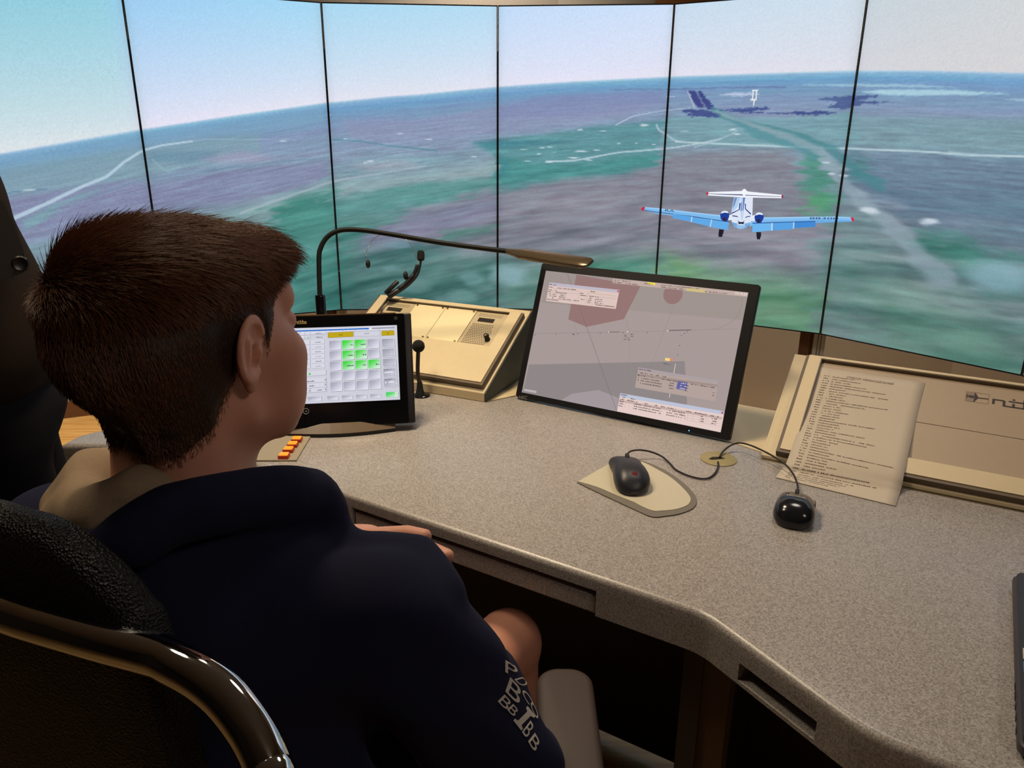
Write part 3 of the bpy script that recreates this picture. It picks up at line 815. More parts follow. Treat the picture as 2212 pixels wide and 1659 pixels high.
# ------------------------------------------------------------------ aeroplane in the picture
PLANE = [
    ([(3.9021,0.3717),(3.9919,0.3684),(4.2003,0.3612),(4.3699,0.3566),(4.4192,0.3365),(4.4209,0.3264),(4.317,0.3399),(4.1961,0.347),(4.0734,0.3465),(3.9847,0.3497),(3.8969,0.3619)], (126, 186, 236)),
    ([(3.9021,0.3717),(3.9919,0.3684),(4.2003,0.3612),(4.3699,0.3566),(4.3705,0.3525),(4.2009,0.3574),(3.9924,0.3638),(3.9012,0.3686)], (156, 206, 246)),
    ([(3.8917,0.3629),(3.984,0.3557),(4.2023,0.3482),(4.3165,0.3426),(4.419,0.3379),(4.4194,0.3355),(4.3169,0.3406),(4.2026,0.3461),(3.9842,0.3536),(3.8919,0.3611)], (28, 62, 120)),
    ([(3.8827,0.3652),(3.892,0.372),(3.9059,0.3718),(3.9029,0.3644),(3.8972,0.3591),(3.8858,0.3597)], (200, 42, 66)),
    ([(4.0804,0.3523),(4.1948,0.3469),(4.1956,0.3289),(4.0778,0.3383)], (92, 164, 228)),
    ([(4.2001,0.3457),(4.3155,0.3412),(4.3093,0.3177),(4.1976,0.3283)], (96, 168, 230)),
    ([(4.3181,0.3406),(4.4183,0.3345),(4.4184,0.3093),(4.3132,0.3172)], (100, 172, 232)),
    ([(4.1948,0.3469),(4.2013,0.3464),(4.1989,0.3284),(4.1924,0.3288)], (190, 216, 240)),
    ([(4.3154,0.3419),(4.3206,0.3407),(4.3145,0.3165),(4.3081,0.3177)], (190, 216, 240)),
    ([(4.5388,0.3406),(4.6149,0.3577),(4.8179,0.3662),(4.9803,0.372),(5.0789,0.3744),(5.0881,0.3615),(4.8989,0.3496),(4.8921,0.3551),(4.5554,0.3311),(4.5419,0.324)], (128, 188, 238)),
    ([(4.6149,0.3577),(4.8179,0.3662),(4.9803,0.372),(5.0789,0.3744),(5.0814,0.3715),(4.8188,0.3623),(4.6158,0.3531)], (156, 206, 246)),
    ([(4.6174,0.3446),(4.8914,0.3583),(5.0873,0.3643),(5.0881,0.3615),(4.899,0.3489),(4.8921,0.3551),(4.6181,0.3413)], (108, 170, 226)),
    ([(5.0751,0.374),(5.0886,0.3743),(5.0958,0.3687),(5.0941,0.3621),(5.0876,0.3612)], (206, 44, 70)),
    ([(4.5544,0.3361),(4.6587,0.3413),(4.6635,0.3177),(4.5596,0.3085)], (110, 182, 240)),
    ([(4.6671,0.3429),(4.7768,0.3493),(4.7806,0.3266),(4.6704,0.318)], (88, 162, 228)),
    ([(4.7834,0.3502),(4.892,0.3558),(4.8982,0.338),(4.7845,0.3294)], (66, 138, 214)),
    ([(4.6585,0.3427),(4.667,0.3433),(4.6704,0.318),(4.6636,0.3171)], (190, 216, 240)),
    ([(4.7767,0.3499),(4.7833,0.3505),(4.7857,0.3288),(4.7804,0.3273)], (190, 216, 240)),
    ([(4.554,0.3384),(4.7768,0.3493),(4.892,0.3558),(4.8924,0.3538),(4.7773,0.3474),(4.5545,0.3358)], (40, 78, 140)),
    # fuselage
    ([(4.4355,0.4156),(4.542,0.4173),(4.5485,0.3675),(4.5438,0.3357),(4.5215,0.3215),(4.4834,0.3165),(4.4554,0.3209),(4.4355,0.3371),(4.4279,0.3738)], (222, 230, 246)),
    ([(4.4355,0.4156),(4.4742,0.4166),(4.4591,0.3847),(4.432,0.3672),(4.4279,0.3738)], (178, 206, 240)),
    ([(4.4388,0.4141),(4.4535,0.4158),(4.4429,0.3909),(4.4327,0.3807)], (110, 140, 196)),
    ([(4.4766,0.4167),(4.499,0.4172),(4.4995,0.376),(4.4978,0.3459),(4.4883,0.3456),(4.4787,0.3753)], (194, 210, 236)),
    ([(4.4861,0.4169),(4.499,0.4172),(4.4965,0.3991),(4.4959,0.3758),(4.4912,0.3757)], (96, 128, 186)),
    ([(4.4778,0.3969),(4.4822,0.4053),(4.4876,0.3756),(4.4799,0.372)], (110, 140, 194)),
    ([(4.4303,0.3665),(4.4721,0.3791),(4.4725,0.3765),(4.431,0.3625)], (34, 60, 130)),
    ([(4.4687,0.3976),(4.4761,0.3998),(4.4754,0.3769),(4.4695,0.3767)], (34, 60, 130)),
    ([(4.5001,0.3985),(4.5063,0.3973),(4.5091,0.3822),(4.5415,0.3673),(4.5385,0.3639),(4.5047,0.3801)], (34, 60, 130)),
    ([(4.4354,0.3586),(4.4639,0.3575),(4.4725,0.3531),(4.4645,0.3542),(4.436,0.3553)], (34, 60, 130)),
    ([(4.5106,0.3543),(4.5205,0.3586),(4.5439,0.3607),(4.5444,0.3581),(4.5222,0.356),(4.5135,0.3518)], (34, 60, 130)),
    ([(4.4355,0.3371),(4.4651,0.334),(4.5247,0.3361),(4.5429,0.3407),(4.5403,0.3323),(4.5215,0.3215),(4.5043,0.3172),(4.4804,0.3164),(4.4555,0.3202)], (120, 170, 222)),
    ([(4.4662,0.3448),(4.4751,0.3458),(4.4764,0.3385),(4.5032,0.3394),(4.5037,0.3468),(4.5108,0.347),(4.5116,0.3296),(4.4905,0.3268),(4.4691,0.3288)], (196, 214, 238)),
    ([(4.4732,0.3431),(4.4812,0.3386),(4.5003,0.3393),(4.5053,0.3441),(4.5052,0.3321),(4.4893,0.3335),(4.4765,0.3311)], (26, 30, 46)),
    ([(4.465,0.328),(4.4906,0.3262),(4.515,0.3304),(4.5143,0.3216),(4.4925,0.3161),(4.4709,0.3187)], (148, 192, 232)),
    ([(4.3992,0.3568),(4.4332,0.3606),(4.4392,0.3439),(4.4183,0.3416)], (226, 232, 246)),
    ([(4.538,0.3605),(4.5668,0.3641),(4.5705,0.345),(4.5442,0.3434)], (226, 232, 246)),
    # engines
    ([(4.3647,0.3578),(4.3709,0.3688),(4.3887,0.372),(4.4072,0.3705),(4.4177,0.3628),(4.4182,0.3527),(4.4096,0.3389),(4.3854,0.3374),(4.3706,0.3451)], (30, 62, 150)),
    ([(4.3677,0.3619),(4.3727,0.3688),(4.3887,0.372),(4.406,0.3705),(4.4143,0.3647),(4.3897,0.366)], (226, 234, 248)),
    ([(4.3811,0.3481),(4.3904,0.3511),(4.4018,0.3488),(4.4043,0.3414),(4.395,0.3384),(4.3849,0.3401)], (48, 40, 66)),
    ([(4.5622,0.3573),(4.5671,0.3687),(4.5851,0.3726),(4.6042,0.3705),(4.6141,0.3616),(4.6125,0.3517),(4.6021,0.3394),(4.5812,0.338),(4.568,0.3456)], (30, 62, 150)),
    ([(4.5649,0.362),(4.5694,0.3691),(4.5851,0.3726),(4.603,0.3705),(4.61,0.3648),(4.5864,0.366)], (226, 234, 248)),
    ([(4.5767,0.3492),(4.5856,0.3521),(4.5965,0.3498),(4.5991,0.3426),(4.5903,0.3397),(4.5806,0.3413)], (48, 40, 66)),
    # tail
    ([(4.279,0.4288),(4.4765,0.437),(4.494,0.4384),(4.518,0.4357),(4.7006,0.4303),(4.7011,0.4197),(4.4979,0.4169),(4.282,0.4182)], (240, 242, 250)),
    ([(4.2798,0.4242),(4.4784,0.4263),(4.4846,0.4251),(4.6989,0.4251),(4.6991,0.4239),(4.4968,0.4228),(4.28,0.4228)], (70, 80, 120)),
    ([(4.4733,0.4347),(4.4826,0.4421),(4.4905,0.4442),(4.4981,0.4418),(4.5063,0.4354),(4.4975,0.4254),(4.4956,0.4168),(4.4885,0.4166),(4.4846,0.4251)], (244, 246, 252)),
    ([(4.2723,0.424),(4.2765,0.4288),(4.2852,0.429),(4.2832,0.4182),(4.2756,0.4194)], (196, 40, 66)),
    ([(4.6978,0.4303),(4.7036,0.4297),(4.7079,0.4254),(4.7055,0.4202),(4.6994,0.4197)], (150, 34, 66)),
    # wheels
    ([(4.3663,0.3115),(4.3961,0.3106),(4.3932,0.2988),(4.3879,0.2863),(4.3681,0.2862),(4.3656,0.2937)], (32, 30, 44)),
    ([(4.5819,0.31),(4.6089,0.3104),(4.6109,0.2997),(4.6063,0.2875),(4.591,0.2869),(4.5858,0.2954)], (32, 30, 44)),
]
PLANE_TEXT = [('RA', [(4.0296,0.3592),(4.0875,0.3578),(4.0313,0.3669)]), ('88300', [(4.8614,0.3599),(5.0085,0.3642),(4.8622,0.3663)])]


def clip_half(poly, k, sgn):
    out = []
    for i in range(len(poly)):
        p, q = poly[i], poly[(i + 1) % len(poly)]
        a, b = sgn * (p[0] - k), sgn * (q[0] - k)
        if a >= 0:
            out.append(p)
        if (a >= 0) != (b >= 0):
            f = a / (a - b)
            out.append((p[0] + (q[0] - p[0]) * f, p[1] + (q[1] - p[1]) * f))
    return out


for i in (3, 4, 5):
    t_, w = panels[i]
    pic = Picture()
    mg = 0.0044 / w
    def put(poly, rgb, up=True):
        p = clip_half(clip_half(list(poly), i + mg, 1), i + 1 - mg, -1)
        if len(p) > 2:
            pic.poly([((x - i) * w, z * (ZT - ZB)) for x, z in p], rgb, up)
    for poly, rgb in PLANE:
        put(poly, rgb)
    for txt, (o, e, u) in PLANE_TEXT:
        vs, fs = text_geo(txt)
        vs = [(o[0] + x * (e[0] - o[0]) + y * (u[0] - o[0]), o[1] + x * (e[1] - o[1]) + y * (u[1] - o[1])) for x, y in vs]
        pic.k += pic.step
        for f in fs:
            put([vs[j] for j in f], (18, 34, 84), False)
    pic.build('aeroplane_picture', M_SCREEN, t_, Matrix(((1, 0, 0, 0), (0, 0, -1, 0), (0, 1, 0, 0), (0, 0, 0, 1))))


# ------------------------------------------------------------------ desk
DZ = 0.75
def arc_corner(poly, i, r, n=6):
    """round one corner of an open path"""
    a, b, c = Vector(poly[i - 1]), Vector(poly[i]), Vector(poly[i + 1])
    u, v = (a - b).normalized(), (c - b).normalized()
    p, q = b + u * r, b + v * r
    return [tuple((p * (1 - t) ** 2 + b * 2 * t * (1 - t) + q * t * t)) for t in [k / n for k in range(n + 1)]]


E1 = Vector((math.cos(R_(-31.8)), math.sin(R_(-31.8))))
KA = Vector((0.2686,0.8888))
KB = Vector((0.4021,0.6653))
A0 = KA - E1 * 1.10
C1 = KB + E1 * 1.05
raw = [(-0.955, 1.46), tuple(A0 + Vector((0, 0))), tuple(KA), tuple(KB), tuple(C1)]
front = [raw[0]] + [raw[1]] + arc_corner(raw, 2, 0.022) + arc_corner(raw, 3, 0.035) + [raw[4]]
back_line = [(1.62, 0.60), (1.213, 1.026), (0.515, 1.418), (0.531,1.4476), (0.4866,1.4965), (0.0105, 1.800), (-0.064, 1.752), (-0.515, 1.957), (-0.63, 1.99), (-0.86, 1.60), (-0.945, 1.515)]


def offset_poly(poly, d):
    n = len(poly)
    out = []
    for i in range(n):
        a, b, c = Vector(poly[i - 1]), Vector(poly[i]), Vector(poly[(i + 1) % n])
        u, v = (b - a).normalized(), (c - b).normalized()
        n1, n2 = Vector((-u.y, u.x)), Vector((-v.y, v.x))
        k = (n1 + n2)
        k = k / max(0.5, k.dot(n1))
        out.append(tuple(b + k * d))
    return out


desk = thing('control_desk', 'grey speckled laminate control desk with angled front edge and long pull-out tray', 'desk', (0, 0, 0))
outline = front + back_line
area = sum(outline[i][0] * outline[(i + 1) % len(outline)][1] - outline[(i + 1) % len(outline)][0] * outline[i][1] for i in range(len(outline)))
if area < 0:
    outline = outline[::-1]
m = MB()
rings = [[(x, y, DZ - 0.024) for x, y in offset_poly(outline, 0.0)]]
rr = 0.010
for k in range(6):
    a = R_(90 * k / 5)
    rings.append([(x, y, DZ - rr + rr * math.sin(a)) for x, y in offset_poly(outline, rr * (1 - math.cos(a)))])
m.loft(rings)
top = m.build('desktop', M_LAM, desk, True, angle=60)


def strip(m, pts, z0, z1, depth):
    """an apron board that follows pts, its face on pts, going back by depth"""
    n = len(pts)
    nb = []
    for i in range(n):
        a, c = Vector(pts[max(i - 1, 0)]), Vector(pts[min(i + 1, n - 1)])
        u = (c - a).normalized()
        nb.append(Vector(pts[i]) + Vector((-u.y, u.x)) * depth)
    rings = [[(p[0], p[1], z0), (p[0], p[1], z1), (q.x, q.y, z1), (q.x, q.y, z0)] for p, q in zip(pts, nb)]
    m.loft(rings)


def on_front(t):
    return tuple(KA - E1 * t)


Z0, Z1 = 0.682, DZ - 0.0245
TR0, TR1 = (KA - Vector((-0.2941,1.2358))).length, (KA - Vector((0.1273,0.9716))).length
kb_dir = (KB - KA).normalized()
s0 = KA + kb_dir * ((KB - KA).length * 0.27)
s1 = KA + kb_dir * ((KB - KA).length * 0.74)
for pts in ([raw[0], raw[1], on_front(TR0)], [on_front(TR1)] + front[2:9] + [tuple(s0)], [tuple(s1)] + front[9:]):
    m = MB()
    strip(m, pts, Z0, Z1, 0.035)
    m.build('apron', M_LAM, desk)
# long finger slot in the angled side
nrm2 = Vector((-kb_dir.y, kb_dir.x))
for za, zb_ in ((Z1 - 0.010, Z1), (Z0, Z0 + 0.006)):
    m = MB()
    strip(m, [tuple(s0), tuple(s1)], za, zb_, 0.035)
    m.build('slot_rim', M_LAM, desk)
m = MB()
strip(m, [tuple(s0 + nrm2 * 0.024), tuple(s1 + nrm2 * 0.024)], Z0 + 0.006, Z1 - 0.010, 0.010)
m.build('slot_back', mat('slot_grey_board', (96, 92, 92), rough=0.6, noise=0.05), desk)
# pull-out tray
m = MB()
e2 = Vector((-E1.y, E1.x))
tray_M = Matrix.Translation((*on_front(TR0), 0)) @ Matrix.Rotation(R_(-31.8), 4, 'Z')
Lt = TR0 - TR1
m.rbox(0.002, Lt - 0.002, 0.004, 0.022, Z0, Z1 - 0.011, 0.003, M=tray_M)
m.box(0.012, Lt - 0.012, 0.022, 0.30, Z0 + 0.004, Z0 + 0.014, M=tray_M)
m.build('keyboard_tray', M_LAM, desk)
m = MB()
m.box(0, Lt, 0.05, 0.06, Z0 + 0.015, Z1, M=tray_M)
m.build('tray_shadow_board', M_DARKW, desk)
# underframe
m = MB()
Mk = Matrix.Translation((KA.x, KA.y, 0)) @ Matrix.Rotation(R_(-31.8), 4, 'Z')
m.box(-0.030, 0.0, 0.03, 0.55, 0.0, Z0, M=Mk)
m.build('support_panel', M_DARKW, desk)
m = MB()
m.box(0.0, 0.04, 0.035, 0.07, 0.0, Z0, M=Mk)
m.build('support_post', mat('brown_post', (92, 70, 50), rough=0.6, noise=0.1), desk)
Ml = Matrix.Translation((A0.x, A0.y, 0)) @ Matrix.Rotation(R_(-31.8), 4, 'Z')
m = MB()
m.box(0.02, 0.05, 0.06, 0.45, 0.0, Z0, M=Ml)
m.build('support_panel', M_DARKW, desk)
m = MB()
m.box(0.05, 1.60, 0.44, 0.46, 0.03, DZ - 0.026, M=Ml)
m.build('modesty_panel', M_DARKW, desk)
m = MB()
Mr = Matrix.Translation((C1.x, C1.y, 0)) @ Matrix.Rotation(R_(-31.8), 4, 'Z')
m.box(-0.08, -0.05, 0.05, 0.70, 0.0, Z0, M=Mr)
m.build('support_panel', M_DARKW, desk)
# plain cream ledge behind the laminate
ledge = [(0.531,1.4476), (0.515, 1.422), (1.213, 1.030), (1.36, 1.285), (0.665, 1.685), (-0.02, 2.10), (-0.385, 2.235), (-0.64, 2.10), (-0.625, 1.995), (-0.515, 1.96), (-0.064, 1.755), (0.0105, 1.803), (0.4866,1.4965)]
m = MB()
m.prism(ledge, DZ - 0.024, DZ - 0.0015)
m.build('rear_ledge', M_CREAM, desk)
# cable grommet
g = MB()
gp = (0.4243,1.4104,0.75)
g.lathe([(0.0005, 0.0005), (0.036, 0.0005), (0.0365, 0.002), (0.034, 0.0035), (0.0005, 0.0035)], Matrix.Translation((gp[0], gp[1], DZ - 0.0005)), 40)
gm = g.build('cable_grommet', mat('grommet_plastic', (150, 138, 96), rough=0.45, noise=0.04), desk, True)
g = MB()
g.prism([(-0.022, -0.006), (-0.016, -0.010), (0.004, -0.006), (0.012, -0.003), (0.006, 0.004), (-0.012, 0.004)], 0.0031, 0.0036, Matrix.Translation((gp[0], gp[1], DZ)))
g.build('grommet_opening', M_HOLE, gm)

# ------------------------------------------------------------------ sloped consoles
def console(name, label, o, yaw, tilt, W_, Lv, front_h, raised, hole, rail_h=0.016, side=None):
    t = thing(name, label, 'console', (o[0], o[1], DZ + 0.0004), yaw)
    sn_, cs = math.sin(R_(tilt)), math.cos(R_(tilt))
    yb, zb = Lv * cs, front_h + Lv * sn_
    m = MB()
    prof = [(0.0, 0.0), (0.0, front_h - 0.004), (0.004 * cs, front_h), (yb - 0.006, zb - 0.002), (yb, zb - 0.008), (yb + 0.03, zb - 0.03), (yb + 0.03, 0.0)]
    m.loft([[(x, y, z) for y, z in prof] for x in (0.004, W_ - 0.004)])
    m.build('housing', M_CREAM, t)
    for x0, x1 in ((0.0, 0.0039), (W_ - 0.0039, W_)):
        m = MB()
        m.loft([[(x, y, z) for y, z in prof] for x in (x0, x1)])
        m.build('side_panel', side or M_CONS_SIDE, t)
    SM = slope(tilt, front_h)
    u0, u1, v0, v1 = raised
    h0, h1, k0, k1 = hole
    m = MB()
    for a in ((u0, u1, v0, k0), (u0, u1, k1, v1), (u0, h0, k0, k1), (h1, u1, k0, k1)):
        m.box(a[0], a[1], a[2], a[3], 0.0032, rail_h, SM)
    board = m.build('raised_board', M_CREAM, t)
    m = MB()
    m.box(u0 - 0.0065, u1 + 0.0065, v0 - 0.0075, v0, 0.0006, rail_h - 0.002, SM)
    m.box(u1, u1 + 0.0065, v0, v1, 0.0006, rail_h - 0.002, SM)
    m.box(u0 - 0.0065, u0, v0, v1, 0.0006, rail_h - 0.002, SM)
    m.build('edge_band', M_CREAM_DK, t)
    m = MB()
    e = 0.0022
    m.box(h0 - 0.0005, h1 + 0.0005, k1 - e, k1 + 0.0002, 0.0015, rail_h - 0.001, SM)
    m.box(h0 - 0.0002, h0 + e, k0, k1, 0.0015, rail_h - 0.001, SM)
    m.build('recess_shade', M_CREAM_DK, t)  # dark strips standing in for shade along the recess's top and left
    return t, SM


lc, LSM = console('radio_console', 'cream sloping console with two perforated speaker plates, left of the monitor', (-0.515, 1.955), -25.0, 27.5, 0.497, 0.322, 0.025, (0.020, 0.479, 0.017, 0.290), (0.0475, 0.4465, 0.145, 0.285))
hx0, hx1, hv0, hv1 = 0.050, 0.4445, 0.147, 0.282
mw = (hx1 - hx0) / 4
for k in range(4):
    x0, x1 = hx0 + mw * k + 0.0006, hx0 + mw * (k + 1) - 0.0006
    if k in (1, 2):
        m = MB()
        m.rbox(x0, x1, hv0, hv1, 0.003, 0.0105, 0.0006, LSM)
        p = m.build('blank_plate', M_PLATE, lc)
        for sx in (x0 + 0.007, x1 - 0.007):
            for sv in (hv0 + 0.005, hv1 - 0.005):
                m = MB()
                m.lathe([(0.0034, 0), (0.0034, 0.0012), (0.0026, 0.0026), (0.0005, 0.003)], LSM @ Matrix.Translation((sx, sv, 0.0103)), 12)
                m.build('screw', M_BRASS, p, True)
    else:
        m = MB()
        m.rbox(x0, x1, hv0, hv1, 0.003, 0.0095, 0.0006, LSM)
        p = m.build('speaker_plate', M_PLATE2, lc)
        m = MB()
        m.box(x0 + 0.018, x0 + 0.066, hv0 + 0.094, hv0 + 0.110, 0.0095, 0.0099, LSM)
        m.build('display_slot', M_HOLE, p)
        h = MB()
        for a in range(14):
            for b in range(2):
                h.lathe([(0.0016, 0), (0.0005, 0.0003)], LSM @ Matrix.Translation((x0 + 0.013 + a * 0.0051 + b * 0.002, hv0 + 0.118 + b * 0.0065, 0.0095)), 6)
        for a in range(13):
            for b in range(13):
                if b > 8 and a > 11:
                    continue
                h.lathe([(0.00185, 0), (0.0005, 0.0003)], LSM @ Matrix.Translation((x0 + 0.011 + a * 0.0054 + (b % 2) * 0.0016, hv0 + 0.008 + b * 0.0063, 0.0095)), 6)
        ho = h.build('speaker_holes', M_HOLE, p)
        ho['kind'] = 'stuff'
        m = MB()
        kx, kv = x0 + 0.079, hv0 + 0.028
        m.lathe([(0.0075, 0), (0.0078, 0.001), (0.0068, 0.004), (0.0065, 0.017), (0.0055, 0.019), (0.0005, 0.0192)], LSM @ Matrix.Translation((kx, kv, 0.0095)), 20)
        kn = m.build('knob', M_BLACKM, p, True)
        m = MB()
        m.box(-0.0006, 0.0006, -0.006, 0.0, 0.0192, 0.0196, LSM @ Matrix.Translation((kx, kv, 0.0095)))
        m.build('knob_pointer', M_PLATE, kn)

rc, RSM = console('document_console', 'cream sloping console carrying the paper list, right of the monitor', (0.515, 1.420), -29.45, 27.1, 0.80, 0.318, 0.010, (0.034, 0.766, 0.0085, 0.300), (0.0595, 0.735, 0.0475, 0.2935), side=M_CREAM)
ru0, ru1, rv0, rv1, rs = 0.062, 0.7325, 0.049, 0.2905, 0.1545
for v0, v1 in ((rv0, rs - 0.0006), (rs + 0.0006, rv1)):
    m = MB()
    m.rbox(ru0, ru1, v0, v1, 0.0032, 0.0065, 0.0005, RSM)
    m.build('face_plate', mat('beige_face_plate', (168, 148, 124), rough=0.5, noise=0.03, nscale=80), rc)
# maker's emblem and lettering in dark ink
pic = Picture(base=0.0068)
lo = [[(0.345,0.2641),(0.3851,0.264),(0.3843,0.2358),(0.3447,0.2355)],[(0.3927,0.259),(0.4942,0.268),(0.4915,0.2334),(0.3915,0.2382)]]
(a, b, c, d), _ = lo
def bl(u, v):
    return (a[0] * (1 - u) * (1 - v) + b[0] * u * (1 - v) + c[0] * u * v + d[0] * (1 - u) * v, a[1] * (1 - u) * (1 - v) + b[1] * u * (1 - v) + c[1] * u * v + d[1] * (1 - u) * v)
INK = (62, 50, 52)
for p, q in (((0, 0), (1, 0)), ((1, 0), (1, 1)), ((1, 1), (0, 1)), ((0, 1), (0, 0))):
    pic.line(bl(*p), bl(*q), 0.0005, INK)
pic.poly([bl(0, 0), bl(.37, 0), bl(.37, 1), bl(0, 1)], (142, 124, 108))
pic.poly([bl(.37, .06), bl(.42, .05), bl(.55, .45), bl(1, .44), bl(1, .54), bl(.55, .56), bl(.40, .97), bl(.36, .97), bl(.38, .5)], INK)
pic.poly([bl(.03, .2), bl(.1, .42), bl(.17, .36), bl(.37, .36), bl(.37, .62), bl(.17, .62), bl(.1, .52), bl(.03, .78)], INK)
cap = 0.0245
ox, oy, g_ = b[0] + 0.006, b[1] - 0.0285, 0.0045
def bar(x0, y0, x1, y1):
    pic.rect(ox + x0, oy + y0, ox + x1, oy + y1, INK, False)
pic.k += pic.step
# heavy square lower-case letters: n, i-t joined, t, a
bar(0, 0.003, g_, 0.018); bar(g_, 0.0145, 0.020, 0.018); bar(0.018, 0, 0.018 + g_, 0.0165)
bar(0.022, 0, 0.095, g_ * .8); bar(0.034, 0, 0.034 + g_, 0.0115); bar(0.028, 0.015, 0.082, 0.0185); bar(0.034, 0.021, 0.034 + g_, 0.0245)
bar(0.052, 0, 0.052 + g_, 0.0245); bar(0.068, 0, 0.068 + g_, 0.0245); bar(0.086, 0, 0.086 + g_, 0.0185); bar(0.095, 0.007, 0.112, 0.010); bar(0.095, 0, 0.095 + g_, 0.010); bar(0.094, 0.015, 0.116, 0.0185); bar(0.112, 0, 0.116, 0.0185)
pic.build('emblem_print', M_PRINT, rc, RSM)

# ------------------------------------------------------------------ monitor
def local_thing_frame(t, tilt, z):
    return Matrix.Translation((0, 0, z)) @ Matrix.Rotation(R_(tilt), 4, 'X')


mon = thing('desktop_monitor', 'widescreen black monitor showing a grey radar map with white tables', 'monitor', (0.0086, 1.7707, DZ), -31.0)
MM = local_thing_frame(mon, 68.5, 0.006)
# a board in (u, v, w): w towards the viewer
Wm, Hm = 0.538, 0.3425
m = MB()
m.rbox(0, Wm, 0.0, Hm, -0.014, -0.0052, 0.003, MM, rz=0.006)
m.build('housing', M_BLACK, mon, True)
m = MB()
m.rbox(0.02, Wm - 0.02, 0.035, Hm - 0.01, -0.048, -0.0142, 0.008, MM, rz=0.012)
m.build('rear_cover', M_BLACK, mon, True)
du0, du1, dv0, dv1 = 0.0150, 0.5155, 0.0138, 0.3232
m = MB()
def chamf(x0, x1, y0, y1, c):
    return [(x0 + c, y0), (x1 - c, y0), (x1, y0 + c), (x1, y1 - c), (x1 - c, y1), (x0 + c, y1), (x0, y1 - c), (x0, y0 + c)]
o8, i8 = chamf(0, Wm, 0, Hm, 0.005), chamf(du0, du1, dv0, dv1, 0.0004)
m.loft([[(x, y, -0.005) for x, y in o8], [(x, y, -0.0005) for x, y in o8], [(x * .996 + .001, y * .996 + .0007, 0.0012) for x, y in o8], [(x, y, 0.0012) for x, y in i8], [(x, y, -0.0012) for x, y in i8]], MM, cap=False)
m.build('bezel', M_BLACK, mon, False)
pic = Picture(base=-0.0011, step=0.00004)
pic.rect(du0, dv0, du1, dv1, (166, 152, 150))
UI = {'top': [(0.0152, 0.3215), (0.5166, 0.3259), (0.522, 0.2627), (0.0204, 0.2422)], 'dark': [(0.0198, 0.0851), (0.4063, 0.1545), (0.4307, 0.0616), (0.4231, 0.0564), (0.2695, 0.054), (0.2728, 0.0159), (0.0175, 0.012)], 'light': [(0.1268, 0.0145), (0.1497, 0.0341), (0.2164, 0.0551), (0.2698, 0.0451), (0.2725, 0.0129)], 'red': [(0.0997, 0.3216), (0.2685, 0.3109), (0.2437, 0.2296), (0.1533, 0.1988), (0.102, 0.2106)], 'circ': [(0.3493, 0.301), (0.3719, 0.3035), (0.354, 0.2782)], 'bar': [(0.197, 0.3215), (0.5166, 0.3259), (0.5162, 0.3136), (0.198, 0.3107)], 'w1': [(0.0318, 0.2951), (0.2191, 0.2966), (0.2191, 0.2506), (0.0322, 0.2484)], 'w1t': [(0.0318, 0.2951), (0.2191, 0.2966), (0.2193, 0.2893), (0.0317, 0.2874)], 'w2': [(0.3028, 0.1235), (0.4889, 0.1241), (0.4902, 0.0782), (0.3039, 0.0764)], 'w2t': [(0.3028, 0.1235), (0.4889, 0.1241), (0.4892, 0.118), (0.3029, 0.1167)], 'w2h': [(0.3039, 0.1089), (0.4887, 0.1151), (0.489, 0.1096), (0.3041, 0.1036)], 'blue': [(0.4004, 0.1085), (0.4242, 0.1085), (0.423, 0.0901), (0.3998, 0.09)], 'w3': [(0.272, 0.0574), (0.5138, 0.0603), (0.5173, 0.0146), (0.2722, 0.0143)], 'w3t': [(0.272, 0.0574), (0.5138, 0.0603), (0.5139, 0.0528), (0.2723, 0.0485)], 'w3h': [(0.2727, 0.0421), (0.5128, 0.0471), (0.5128, 0.0415), (0.2724, 0.0373)], 'tray': [(0.021, 0.0235), (0.0556, 0.0245), (0.0555, 0.0188), (0.0204, 0.0183)], 'yel': [(0.2847, 0.3222), (0.3032, 0.3218), (0.3033, 0.317), (0.2848, 0.3174)], 'yel2': [(0.379, 0.3193), (0.4222, 0.3194), (0.422, 0.312), (0.3787, 0.3118)], 'tag': [(0.3614, 0.1553), (0.3727, 0.1553), (0.3728, 0.1489), (0.3615, 0.1489)], 'tag2': [(0.3727, 0.1553), (0.3804, 0.1553), (0.3807, 0.1508), (0.3726, 0.1501)]}
tl = UI['top']
pic.poly(tl, (158, 146, 142))
pic.poly(UI['dark'], (142, 134, 134))
pic.poly(UI['light'], (162, 152, 156))
pic.poly(UI['red'], (148, 116, 114))
cx0, cy0 = UI['circ'][0]
ru, rv = UI['circ'][1][0] - cx0, cy0 - UI['circ'][2][1]
pic.poly([(cx0 + ru * math.cos(2 * math.pi * k / 40), cy0 + rv * math.sin(2 * math.pi * k / 40)) for k in range(40)], (146, 116, 114))
LINES = [[(0.0182,0.164),(0.2546,0.2001)],[(0.2698,0.2025),(0.3553,0.2172)],[(0.3553,0.2175),(0.5071,0.2419)],[(0.0567,0.3176),(0.1316,0.1826)],[(0.0751,0.321),(0.1542,0.1989)],[(0.1542,0.1989),(0.2716,0.0142)],[(0.2267,0.2726),(0.2637,0.2017)],[(0.2678,0.182),(0.2901,0.0607)],[(0.3567,0.2762),(0.3327,0.1371)],[(0.3327,0.1371),(0.3206,0.1072)],[(0.3611,0.3203),(0.3567,0.2762)],[(0.0771,0.3039),(0.1953,0.3299)],[(0.387,0.1457),(0.3881,0.068)]]
for k, (p, q) in enumerate(LINES):
    pic.k += pic.step
    if k == 12:
        pic.line(p, q, 0.0012, (226, 214, 206))
    else:
        pic.line(p, q, 0.0009 if k in (4, 5) else 0.0005, (112, 104, 104) if k in (0, 4, 5) else (138, 126, 126))
pic.k += pic.step
rw = [(0.3567,0.2177),(0.407,0.226),(0.2112,0.1938),(0.2391,0.1983),(0.1796,0.1889)]
